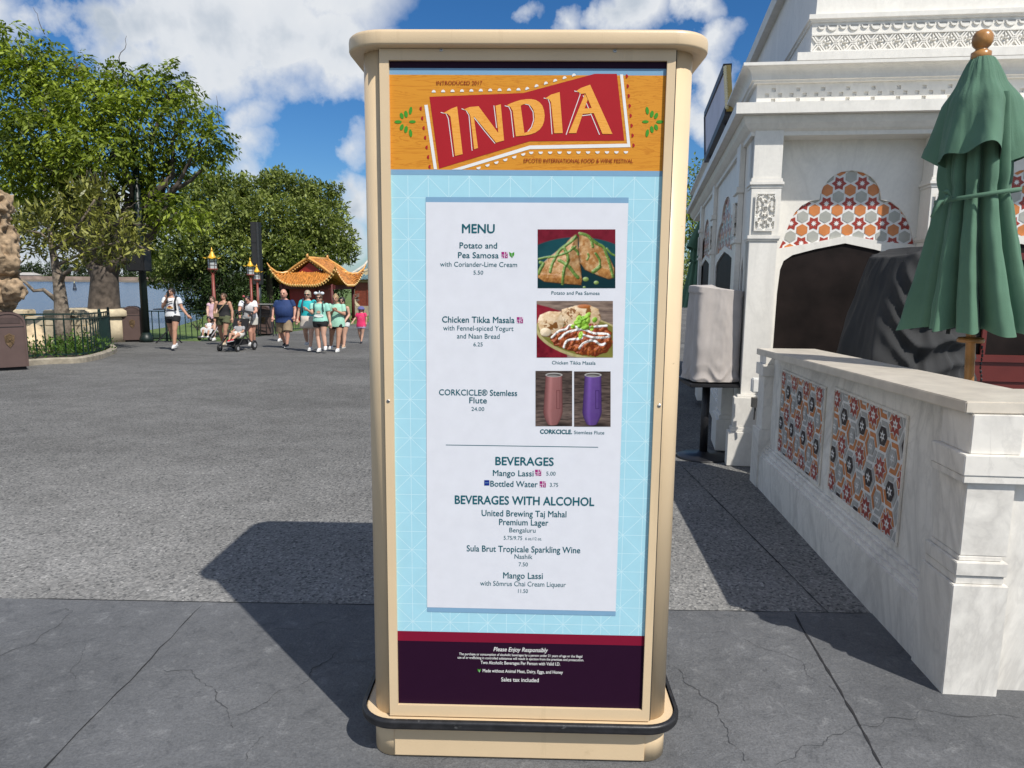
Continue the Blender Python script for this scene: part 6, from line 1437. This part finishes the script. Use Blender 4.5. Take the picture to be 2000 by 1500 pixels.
    def face(s, glasses=False):
        h, r = s.J['head'], s.r; dk = flat('eye_dark', (.02, .013, .01), .3)
        if glasses:
            mb = MB()
            for sg in (-1, 1): mb.ball(h + Vector((sg * r * .32, -r * .80, r * .06)), r * .27, 10, (1, .35, .72))
            mb.bar(h + Vector((-r * .7, -r * .5, r * .1)), h + Vector((-r * .4, -r * .82, r * .1)), .012); mb.bar(h + Vector((r * .7, -r * .5, r * .1)), h + Vector((r * .4, -r * .82, r * .1)), .012); mb.bar(h + Vector((-r * .2, -r * .86, r * .1)), h + Vector((r * .2, -r * .86, r * .1)), .014)
            mb.build('sunglasses', flat('lens_black', (.012, .01, .01), .15), s.t)
        else:
            for sg in (-1, 1): mb = MB(); mb.ball(h + Vector((sg * r * .30, -r * .79, r * .03)), r * .11, 8, (1.3, .5, .6)); mb.build('eye', dk, s.t)
            mb = MB()
            for sg in (-1, 1): mb.bar(h + Vector((sg * r * .16, -r * .84, r * .22)), h + Vector((sg * r * .46, -r * .74, r * .24)), r * .09)
            mb.build('eyebrows', hairm('brown'), s.t)
        mb = MB(); mb.ball(h + Vector((0, -r * .70, -r * .55)), r * .17, 10, (1.5, .6, .42)); mb.build('mouth', mat('lip', (.36, .10, .09), .5), s.t); return s
    def hair(s, col, style):
        h, r = s.J['head'], s.r; mb = MB()
        if style == 'bald': mb.ball(h + Vector((0, r * .30, -r * .05)), r * .80, 14, (.93, .75, .75))
        else: mb.ball(h + Vector((0, r * .13, r * .24)), r, 18, (.86, .90, .95))
        if style in ('tied', 'bun', 'pony'):
            if style == 'bun': mb.ball(h + Vector((.0, r * .35, r * 1.05)), r * .42, 10)
            elif style == 'pony': mb.tube([h + Vector((r * .2, r * .8, r * .5)), h + Vector((r * .55, r * 1.0, -r * .2)), h + Vector((r * .62, r * .8, -r * 1.2))], [r * .25, r * .3, r * .1], 8)
            else: mb.ball(h + Vector((.0, r * .95, -r * .1)), r * .38, 10); mb.tube([h + Vector((r * .55, r * .3, 0)), h + Vector((r * .72, r * .3, -r * .7))], [r * .3, r * .14], 8)
        if style == 'long':
            for sg in (-1, 1): mb.tube([h + Vector((sg * r * .5, r * .3, r * .5)), h + Vector((sg * r * .82, r * .25, -r * .3)), h + Vector((sg * r * .80, r * .1, -r * 1.5))], [r * .4, r * .36, r * .16], 8)
        if style == 'wavy':
            for i in range(9):
                a = R(-10 + 25 * i); mb.ball(h + Vector((r * .78 * math.cos(a), r * .35 + .1 * r * math.sin(i * 3), r * .15 + r * .62 * math.sin(a))), r * .36, 8)
        if style == 'braid': 
            c0 = h + Vector((-r * .3, -r * .55, -r * .6))
            for i in range(7): mb.ball(c0 + Vector((-.012 * i, -.02, -.058 * i)), .038 - .002 * i, 8)
            mb.ball(h + Vector((0, r * .5, r * .3)), r * .7, 10)
        o = mb.build('hair', hairm(col), s.t, True); fuse(o, .010); return s
    def top(s, name, col, sleeve=.55, hem=-.06, e=.016, hemw=.012, belly=0, tank=False):
        J, k = s.J, s.k; mb = MB(); rg = s.torso_rings(e, hem, hemw=hemw, top=-.012 if not tank else -.10, belly=belly)
        mb.loft(rg)
        for S_ in 'LR':
            sh_, el, wr = J['sh' + S_], J['el' + S_], J['wr' + S_]
            if tank:
                nk = J['neck']; a = sh_.lerp(nk, .38); mb.tube([a + Vector((0, -.075, -.13)), a + Vector((0, -.03, .025)), a + Vector((0, .07, -.10))], .026, 6)
            else: mb.ball(sh_ - Vector((0, 0, .008)), .071 * k, 10); mb.tube([sh_ - Vector((0, 0, .006)), sh_.lerp(el, sleeve)], [.070 * k, (.069 if sleeve < .7 else .062) * k], 12)
        o = mb.build(name, cloth(col[0], col[1]), s.t, True); fuse(o, .0115 * max(.6, k)); s.shirt = o; return s
    def shorts(s, name, col, leg=.45, e=.014, wtop=.16, flare=1.0):
        J, k = s.J, s.k; mb = MB(); hc = (J['hipL'] + J['hipR']) / 2; nk = J['neck']; R_ = []
        for f, w in ((-.10, s.hw * .98), (.02, s.hw), (wtop, s.hw * .93)):
            c = hc.lerp(nk, f); R_.append([(c.x + (w + e) * math.cos(a), c.y + (w + e) * .7 * math.sin(a), c.z) for a in [2 * math.pi * i / 18 for i in range(18)]])
        mb.loft(R_)
        for S_ in 'LR': hp, kn = J['hip' + S_], J['knee' + S_]; mb.tube([hp + Vector((0, 0, .03)), hp.lerp(kn, leg * .5), hp.lerp(kn, leg)], [s.hw * .60 + e, (s.hw * .58 + e), (s.hw * .52 + e) * flare], 14)
        o = mb.build(name, cloth(col[0], col[1]), s.t, True); fuse(o, .0115 * max(.6, k)); return s
    def skirt(s, name, col, leg=.5, flare=.03):
        J = s.J; hc = (J['hipL'] + J['hipR']) / 2; kc_ = (J['kneeL'] + J['kneeR']) / 2; nk = J['neck']; mb = MB(); R_ = []
        for c, w in ((hc.lerp(nk, .22), s.ww + .03), (hc, s.hw + .02), (hc.lerp(kc_, leg * .6), s.hw + .025 + flare * .6), (hc.lerp(kc_, leg), s.hw + .02 + flare)): R_.append([(c.x + w * (1 + .03 * math.sin(7 * a)) * math.cos(a), c.y + w * .72 * math.sin(a), c.z) for a in [2 * math.pi * i / 28 for i in range(28)]])
        mb.loft(R_); mb.build(name, cloth(col[0], col[1]), s.t, True); return s
    def shoes(s, col, sock=None, sandal=False):
        k = s.k
        for S_ in 'LR':
            an = s.J['ank' + S_]; f = s.toe(S_); mb = MB(); lift = an.z - .075 * k
            gz_ = -an.z + .03 * k + max(0, lift)
            hl = an + Vector((-f.x * .3, -f.y * .35, 0)); hl.z = an.z - .04 * k; tp_ = an + f; tp_.z = an.z - .045 * k
            mb.tube([hl + Vector((0, 0, .0)), an + Vector((0, 0, -.032 * k)), an.lerp(tp_, .6) + Vector((0, 0, -.012 * k)), tp_], [.036 * k, .046 * k, .043 * k, .03 * k], 10)
            if not sandal: mb.tube([an + Vector((0, .005, -.03 * k)), an + Vector((0, .005, .015 * k))], [.046 * k, .043 * k], 10)
            o = mb.build('shoe', cloth(col[0], col[1]), s.t, True); fuse(o, .010)
            sb_ = MB(); P0 = hl; c_ = []
            d = Vector((f.x, f.y, 0)).normalized(); n_ = Vector((-d.y, d.x, 0)); a = hl - d * .03 * k; b_ = tp_ + d * .03 * k; z0 = an.z - .075 * k
            sb_.loft([[(p.x, p.y, z) for p in (a + n_ * .034 * k, a - n_ * .034 * k, a.lerp(b_, .6) - n_ * .046 * k, b_ - n_ * .02 * k, b_ + n_ * .02 * k, a.lerp(b_, .6) + n_ * .046 * k)] for z in (z0, z0 + .022 * k)]); sb_.build('sole', cloth(*(sock or ('sole_white', (.7, .69, .66)))), o)
        return s
    def part(s, name, mb, m, smooth=True): return mb.build(name, m, s.t, smooth)
WHT = ('white', (.74, .74, .75)); BLK_ = ('black', (.012, .012, .014))
def yof(px, py): return gr(px, py).y
# woman on the phone
p = Person('woman in white printed T-shirt and black shorts holding a phone to her ear', cA, yof(340, 684), dict(head=(315, 285), chin=(318, 352), neck=(325, 385), shL=(205, 415), elL=(168, 560, -.05), wrL=(238, 405, -.18), handL=(252, 330, -.2), shR=(455, 420), elR=(512, 570), wrR=(622, 712, -.12), handR=(720, 800, -.2),
    hipL=(290, 745), hipR=(410, 745), kneeL=(312, 985, .12), ankL=(405, 1225, .42), kneeR=(385, 985, -.1), ankR=(378, 1255, -.15), toeR=(365, 1330, -.4)), 'tan', .178, .15)
p.body().face().hair('dark', 'pony').top('t_shirt', WHT, .55, -.02, hemw=.0).shorts('shorts', BLK_, .36).shoes(('white', WHT[1]))
def chest_pt(p, u, f, d=.0):
    J = p.J; hc = (J['hipL'] + J['hipR']) / 2; c = hc.lerp(J['neck'], f); sw = abs(J['shR'].x - J['shL'].x) / 2; return Vector((c.x + u * sw, c.y - sw * .66 - .02 - d, c.z))
def print_on(p, shapes):
    for nm, u, f, w, h, c in shapes:
        mb = MB(); q = chest_pt(p, u, f); n = 10; rows = []
        mb.loft([[(q.x + w * math.cos(a) * .5 * (1 - .12 * math.sin(3 * a)), q.y + .05 * abs(math.cos(a)) * w - d + .02, q.z + h * .5 * math.sin(a)) for a in [2 * math.pi * i / 16 for i in range(16)]] for d in (0, .012)]); mb.build(nm, cloth('print_' + '%02d' % int(sum(c) * 100), c), p.shirt)
print_on(p, [('shirt_print', -.02, .50, .16, .06, (.55, .33, .10)), ('shirt_print', -.02, .55, .09, .05, (.25, .05, .04)), ('shirt_lettering', -.02, .36, .24, .035, (.03, .03, .05))])
mb = MB(); a = p.J['shR'].lerp(p.J['neck'], .25); mb.tube([a + Vector((0, .1, 0)), a + Vector((0, -.02, .07)), a + Vector((.01, -.14, -.06)), a + Vector((.02, -.13, -.30))], .026, 8); a = chest_pt(p, -.75, .82); b = chest_pt(p, .55, .84, .01); mb.tube([a, a.lerp(b, .5) + Vector((0, -.015, -.03)), b], .014, 6); p.part('bag_strap', mb, cloth(*BLK_))
mb = MB(); q = p.J['handL'] + Vector((.04, -.04, .02)); mb.box(q, (.03, .075, .15)); ph = mb.build('phone', flat('phone_black', (.015, .015, .018), .2), None, bevel=.006); ph.location = p.base; tag(ph, 'black phone held to the ear of the woman in white', 'phone')
# woman in pink behind the stroller
p = Person('woman in pale pink top pushing the stroller with the small girl, half hidden', cA, yof(418, 664), dict(head=(1068, 420), chin=(1070, 475), neck=(1075, 495), shL=(1010, 515), elL=(985, 610, -.05), wrL=(990, 690, -.3), shR=(1135, 515), elR=(1155, 620), wrR=(1120, 700, -.3), hipL=(1045, 760), hipR=(1105, 760), kneeL=(1040, 950), ankL=(1035, 1140, .1), kneeR=(1105, 950, -.1), ankR=(1110, 1145, -.1)), 'pale', .15, .12)
p.body().face().hair('brown', 'long').top('blouse', ('pink', (.62, .42, .50)), .3, -.05).shorts('shorts', BLK_, .4).shoes(WHT)
# woman in the black tank top
p = Person('woman in black tank top and olive green shorts with wavy brown hair', cA, yof(437, 674), dict(head=(1275, 372), chin=(1285, 432), neck=(1275, 462), shL=(1150, 480), elL=(1112, 640), wrL=(1112, 770, -.1), handL=(1125, 830, -.2), shR=(1385, 485), elR=(1440, 640), wrR=(1438, 760, -.05), hipL=(1215, 745), hipR=(1350, 745), kneeL=(1222, 1000, .15), ankL=(1262, 1195, .4), kneeR=(1312, 985, -.1), ankR=(1298, 1215, -.1)), 'tan', .195, .155)
p.body().face().hair('brown', 'wavy').top('tank_top', BLK_, hem=.02, hemw=0, tank=True).shorts('shorts', ('olive', (.10, .11, .055)), .46, flare=1.12).shoes(('sand', (.5, .42, .3)))
mb = MB(); a, b = chest_pt(p, .75, .98), chest_pt(p, -.62, .28, .03); mb.tube([a + Vector((0, .06, .02)), a.lerp(b, .5) + Vector((0, -.03, 0)), b], .014, 6); mb.box(b + Vector((-.03, 0, -.06)), (.14, .06, .1)); p.part('crossbody_bag', mb, cloth('bag_tan', (.30, .22, .12)), False)
# woman in the white shirt with the black stroller
p = Person('woman in white shirt with a dark plait leaning over a black stroller', cA, yof(497, 681), dict(head=(1712, 420, -.15), chin=(1705, 478, -.2), neck=(1735, 470, -.05), shL=(1612, 480), elL=(1572, 610, -.1), wrL=(1578, 715, -.35), shR=(1850, 480), elR=(1878, 635, -.1), wrR=(1785, 692, -.35), hipL=(1700, 760, .1), hipR=(1830, 760, .1), kneeL=(1765, 1010, .05), ankL=(1788, 1205, .1), kneeR=(1822, 1010, .15), ankR=(1842, 1215, .3)), 'rosy', .19, .17)
p.body().face().hair('dark', 'braid').top('shirt', WHT, .6, -.02).shorts('shorts', ('ivory', (.68, .66, .60)), .46, flare=1.12).shoes(WHT)
mb = MB(); h, r = p.J['head'], p.r; mb.ball(h + Vector((-r * 1.1, 0, r * .95)), r * .42, 10, (1, .5, .9)); mb.tube([h + Vector((r * .85, .05, r * .1)), h + Vector((0, .02, r * 1.12)), h + Vector((-r * .85, .05, r * .3))], .012, 6); p.part('headband', mb, cloth('bow_red', (.5, .12, .12)))
# man in navy
p = Person('heavy bald man in navy T-shirt and khaki shorts with black shoes', cB, yof(561, 680), dict(head=(385, 600, -.05), chin=(388, 665, -.08), neck=(392, 672), shL=(290, 715), elL=(245, 825), wrL=(232, 920, -.08), shR=(505, 710), elR=(545, 815), wrR=(535, 915, -.08), hipL=(345, 975), hipR=(445, 975), kneeL=(350, 1145, .12), ankL=(405, 1290, .3), kneeR=(440, 1150, -.1), ankR=(432, 1305, -.12)), 'rosy', .205, .235)
p.body().face().hair('brown', 'bald').top('t_shirt', ('navy', (.012, .035, .125)), .62, -.08, hemw=.035, belly=.12).shorts('shorts', ('khaki', (.27, .20, .125)), .85, flare=1.15).shoes(BLK_)
# someone hidden behind him
p = Person('person in white trainers almost entirely hidden behind the man in navy', cB, yof(548, 666.5), dict(head=(385, 650), chin=(385, 700), neck=(385, 715), shL=(320, 740), elL=(310, 840), wrL=(320, 920), shR=(450, 740), elR=(455, 840), wrR=(450, 920), hipL=(345, 960), hipR=(415, 960), kneeL=(335, 1090), ankL=(330, 1225), toeL=(312, 1245, -.2), kneeR=(395, 1090), ankR=(388, 1215)), 'tan', .16, .14)
p.body().face().hair('dark', 'tied').top('t_shirt', ('grey', (.3, .3, .31)), .5).shorts('shorts', ('khaki', (.27, .20, .125)), .75).shoes(WHT)
# turquoise woman
p = Person('woman in turquoise polo shirt, beige skirt and dark sunglasses', cB, yof(605, 686), dict(head=(718, 612), chin=(712, 668), neck=(722, 688), shL=(635, 712), elL=(600, 840), wrL=(578, 955, -.06), shR=(808, 712), elR=(835, 840, .05), wrR=(800, 940), hipL=(690, 965), hipR=(775, 965), kneeL=(690, 1135, .12), ankL=(712, 1270, .35), kneeR=(770, 1150, -.1), ankR=(758, 1345, -.15)), 'fair', .185, .17)
p.body().face(True).hair('greyblond', 'tied').top('polo_shirt', ('turquoise', (.015, .42, .45)), .62, .0).skirt('skirt', ('beige', (.60, .52, .45)), .62).shoes(('white_grey', (.6, .6, .6)))
mb = MB(); a = p.J['shL'].lerp(p.J['neck'], .3); mb.tube([a + Vector((0, .1, 0)), a + Vector((0, -.02, .07)), a + Vector((0, -.13, -.08)), a + Vector((0, -.11, -.28))], .022, 8); p.part('bag_strap', mb, cloth('strap_navy', (.03, .05, .09)))
# mint woman in front
p = Person('woman in mint T-shirt, black shorts, sunglasses and a white bow headband', cB, yof(628, 689), dict(head=(880, 655), chin=(880, 712), neck=(884, 728), shL=(785, 758), elL=(782, 868, -.1), wrL=(718, 826, -.3), handL=(690, 805, -.35), shR=(985, 758), elR=(1018, 895), wrR=(1034, 1005, -.05), hipL=(855, 995), hipR=(945, 995), kneeL=(862, 1185, .05), ankL=(884, 1360, -.05), kneeR=(942, 1175, -.05), ankR=(968, 1335, -.1), toeR=(985, 1380, -.3)), 'fair', .178, .145)
p.body().face(True).hair('brown', 'tied').top('t_shirt', ('mint', (.30, .62, .52)), .6, .03).shorts('shorts', BLK_, .34).shoes(WHT)
print_on(p, [('shirt_print', .0, .55, .10, .07, (.55, .35, .25)), ('shirt_print', -.02, .36, .24, .09, (.72, .74, .70))])
for u in (-.55, .62): mb = MB(); a = chest_pt(p, u, 1.0); mb.tube([a + Vector((0, .16, .02)), a + Vector((0, .05, .05)), chest_pt(p, u * 1.02, .85, .0), chest_pt(p, u * 1.08, .55, -.02)], .014, 6); p.part('bag_strap', mb, cloth('strap_teal', (.04, .10, .10)))
h, r = p.J['head'], p.r; mb = MB()
for sg in (-1, 1): mb.ball(h + Vector((sg * r * .78, .0, r * 1.12)), r * .52, 12, (1.0, .45, .72))
mb.ball(h + Vector((0, -.01, r * 1.12)), r * .2, 8); mb.ball(h + Vector((r * .12, 0, r * 1.5)), r * .25, 8, (.6, .4, 1)); p.part('bow_headband', mb, cloth('bow_white', (.70, .76, .80)))
# mint woman with the phone
p = Person('woman with hair tied up in loose mint shirt looking down at her hands', cB, yof(659, 687), dict(head=(1108, 668, -.05), chin=(1100, 722, -.08), neck=(1120, 730), shL=(1035, 765), elL=(1035, 880, -.05), wrL=(1078, 838, -.25), handL=(1095, 815, -.3), shR=(1215, 770), elR=(1232, 885, -.05), wrR=(1125, 838, -.25), handR=(1100, 822, -.3), hipL=(1075, 1010), hipR=(1170, 1010), kneeL=(1055, 1185, .12), ankL=(1045, 1325, .3), kneeR=(1152, 1190, -.1), ankR=(1140, 1365, -.15)), 'tan', .185, .17)
p.body().face().hair('blond', 'bun').top('loose_shirt', ('mint_pale', (.33, .60, .47)), .7, -.17, hemw=.03).shorts('shorts', BLK_, .36).shoes(WHT)
# woman behind in a black tank
p = Person('woman in black tank top, white shorts and sunglasses behind the mint shirts', cB, yof(674, 679), dict(head=(1198, 700), chin=(1196, 752), neck=(1208, 765), shL=(1140, 790), elL=(1125, 890), wrL=(1130, 980), shR=(1272, 795), elR=(1298, 895), wrR=(1245, 975, -.15), hipL=(1185, 1005), hipR=(1258, 1005), kneeL=(1185, 1165, .1), ankL=(1190, 1300, .3), kneeR=(1232, 1170, -.05), ankR=(1226, 1315, -.1)), 'fair', .17, .14)
p.body().face(True).hair('dark', 'tied').top('tank_top', BLK_, hem=.02, tank=True).shorts('shorts', WHT, .32).shoes(('sandal_tan', (.5, .33, .22)), None, True)
# little girl
p = Person('little girl in hot pink T-shirt and purple sun hat walking by the kiosk', cB, yof(704, 670.5), dict(head=(1465, 815), chin=(1465, 850), neck=(1465, 862), shL=(1415, 878), elL=(1385, 940), wrL=(1352, 985, -.08), shR=(1520, 878), elR=(1540, 945), wrR=(1538, 1000), hipL=(1440, 1050), hipR=(1492, 1050), kneeL=(1442, 1155, .06), ankL=(1468, 1255, .15), kneeR=(1485, 1155), ankR=(1468, 1262, -.05)), 'fair', .125, .115, k=.68)
p.body().face().hair('brown', 'long').top('t_shirt', ('hot_pink', (.70, .035, .14)), .6, -.04).shorts('shorts', ('lavender', (.5, .38, .55)), .28).shoes(('navy_shoe', (.04, .04, .06)), BLK_, True)
print_on(p, [('shirt_print', .0, .55, .12, .14, (.5, .2, .45))])
h, r = p.J['head'], p.r; mb = MB(); mb.lathe([(r * .8, -.01), (r * 1.5, -.03), (r * 1.55, -.02), (r * .95, .05), (r * .9, r * .6), (r * .6, r * .85), (0, r * .9)], h + Vector((0, .01, r * .35)), 18); p.part('sun_hat', mb, cloth('hat_purple', (.12, .12, .30)))

# ---- strollers and the children in them
def wheel(mb, c, r, w): 
    x, y, z = c; pr = [(r * .55, -w * .5), (r * .9, -w * .5), (r, -w * .25), (r, w * .25), (r * .9, w * .5), (r * .55, w * .5)]
    mb.loft([[(x + d, y + q * math.cos(a), z + q * math.sin(a)) for q, d in pr] for a in [2 * math.pi * i / 16 for i in range(17)]], cap=False)
def stroller(label, loc, rz, k, seatcol, framecol, canopy=True):
    t = thing('stroller', label, 'stroller', loc, rz); fm_ = cloth(*framecol); sm = cloth(*seatcol); ty = mat('tyre', (.015, .015, .016), .7)
    for x, y, r in ((-.26, -.38, .10), (.26, -.38, .10), (-.30, .34, .13), (.30, .34, .13)):
        mb = MB(); wheel(mb, (x * k, y * k, r * k), r * k, .05 * k); w = mb.build('wheel', ty, t, True); mb = MB(); mb.tube([(x * k - .022, y * k, r * k), (x * k + .022, y * k, r * k)], r * .5 * k, 10); mb.build('hub', flat('hub_grey', (.3, .3, .31)), w)
    for s in (-1, 1):
        mb = MB(); mb.tube([(s * .26 * k, -.38 * k, .12 * k), (s * .25 * k, -.05 * k, .38 * k), (s * .25 * k, .28 * k, .72 * k), (s * .24 * k, .45 * k, 1.0 * k)], .017, 8); mb.tube([(s * .30 * k, .34 * k, .13 * k), (s * .25 * k, .0, .42 * k)], .016, 8); mb.build('frame', fm_, t, True)
    mb = MB(); mb.tube([(-.24 * k, .45 * k, 1.0 * k), (0, .47 * k, 1.03 * k), (.24 * k, .45 * k, 1.0 * k)], .02, 8); mb.build('handle', fm_, t, True)
    mb = MB(); mb.loft([[(x, y, z) for x, y in rrect(-.21 * k, .21 * k, y0, y1, .03)] for y0, y1, z in ((-.26 * k, .08 * k, .38 * k), (-.27 * k, .10 * k, .42 * k))]); mb.loft([[(-.21 * k, y, z), (.21 * k, y, z), (.21 * k, y + .05, z - .01), (-.21 * k, y + .05, z - .01)] for y, z in ((.06 * k, .40 * k), (.20 * k, .66 * k), (.27 * k, .84 * k))]); mb.build('seat', sm, t)
    mb = MB(); mb.box((0, -.42 * k, .16 * k), (.40 * k, .16 * k, .025)); mb.tube([(-.18 * k, -.27 * k, .40 * k), (-.18 * k, -.40 * k, .17 * k)], .016, 6); mb.tube([(.18 * k, -.27 * k, .40 * k), (.18 * k, -.40 * k, .17 * k)], .016, 6); mb.build('footrest', fm_, t)
    mb = MB(); mb.loft([[(x, y, z) for x, y in rrect(-.20 * k, .20 * k, -.18 * k, .26 * k, .05)] for z in (.16 * k, .30 * k)]); mb.build('basket', sm, t)
    if canopy:
        mb = MB(); rr = []
        for i in range(9):
            a = R(8 + 13 * i); rr.append([(.25 * k * math.cos(b_), .38 * k - .34 * k * math.sin(a) * 0 - .30 * k * math.cos(a) * math.sin(b_) ** .5 * .55, (.70 + .36 * math.sin(a) * max(0, math.sin(b_)) ** .45) * k) for b_ in [math.pi * j / 12 for j in range(13)]])
        mb.loft(rr[4:], cap=False, closed=False); mb.build('canopy', sm, t, True)
    return t
Y1 = yof(408, 665); c1 = at(406, 650, Y1); stroller('light stroller with dark seat carrying the small girl in white', (c1.x, Y1 + .25, G(Y1 + .25)), R(-16), .82, ('seat_dark', (.03, .03, .035)), ('frame_grey', (.35, .33, .36)))
Y2 = yof(463, 687); c2 = at(462, 660, Y2); stroller('large black stroller carrying the boy in a grey shirt', (c2.x - .16, Y2 + .42, G(Y2 + .4)), R(-12), 1.0, BLK_, ('frame_black', (.015, .015, .016)))
p = Person('toddler girl in white dress sitting in the light stroller', cA, Y1 + .12, dict(head=(1012, 788), chin=(1012, 838), neck=(1018, 850), shL=(965, 868), elL=(950, 920, -.05), wrL=(985, 945, -.18), shR=(1070, 868), elR=(1088, 920, -.05), wrR=(1050, 950, -.18), hipL=(985, 985, .02), hipR=(1050, 985, .02), kneeL=(905, 985, -.30), ankL=(900, 1085, -.36), kneeR=(1005, 1000, -.30), ankR=(995, 1088, -.36)), 'tan', .11, .10, k=.55)
p.body().face().hair('dark', 'tied').top('dress', WHT, .5, -.05).shorts('skirt', WHT, .92, flare=1.45).shoes(WHT)
p = Person('small boy in grey shirt and red shoes sitting in the black stroller', cA, Y2 + .28, dict(head=(1568, 838), chin=(1572, 890), neck=(1572, 905), shL=(1505, 930), elL=(1470, 990, -.05), wrL=(1440, 1010, -.2), shR=(1645, 930), elR=(1640, 1010, -.05), wrR=(1560, 1040, -.2), hipL=(1535, 1065, .02), hipR=(1610, 1065, .02), kneeL=(1405, 1060, -.34), ankL=(1385, 1165, -.42), kneeR=(1520, 1085, -.34), ankR=(1445, 1150, -.45)), 'tan', .12, .11, k=.62)
p.body().face().hair('dark', 'short').top('t_shirt', ('grey', (.16, .17, .18)), .6, -.05).shorts('shorts', ('ivory', (.68, .66, .60)), .6).shoes(('red', (.5, .03, .04)), WHT)

# ------------------------------------------------------------ turn the grown skins into plain meshes
dg = bpy.context.evaluated_depsgraph_get(); dg.update()
todo = [(o, bpy.data.meshes.new_from_object(o.evaluated_get(dg), preserve_all_data_layers=True, depsgraph=dg)) for o in list(bpy.data.objects) if o.type == 'MESH' and o.modifiers]
for o, me in todo:
    mats_ = [m for m in o.data.materials]; o.modifiers.clear(); o.data = me
    if not me.materials:
        for m in mats_: me.materials.append(m)
    me.polygons.foreach_set('use_smooth', [True] * len(me.polygons))
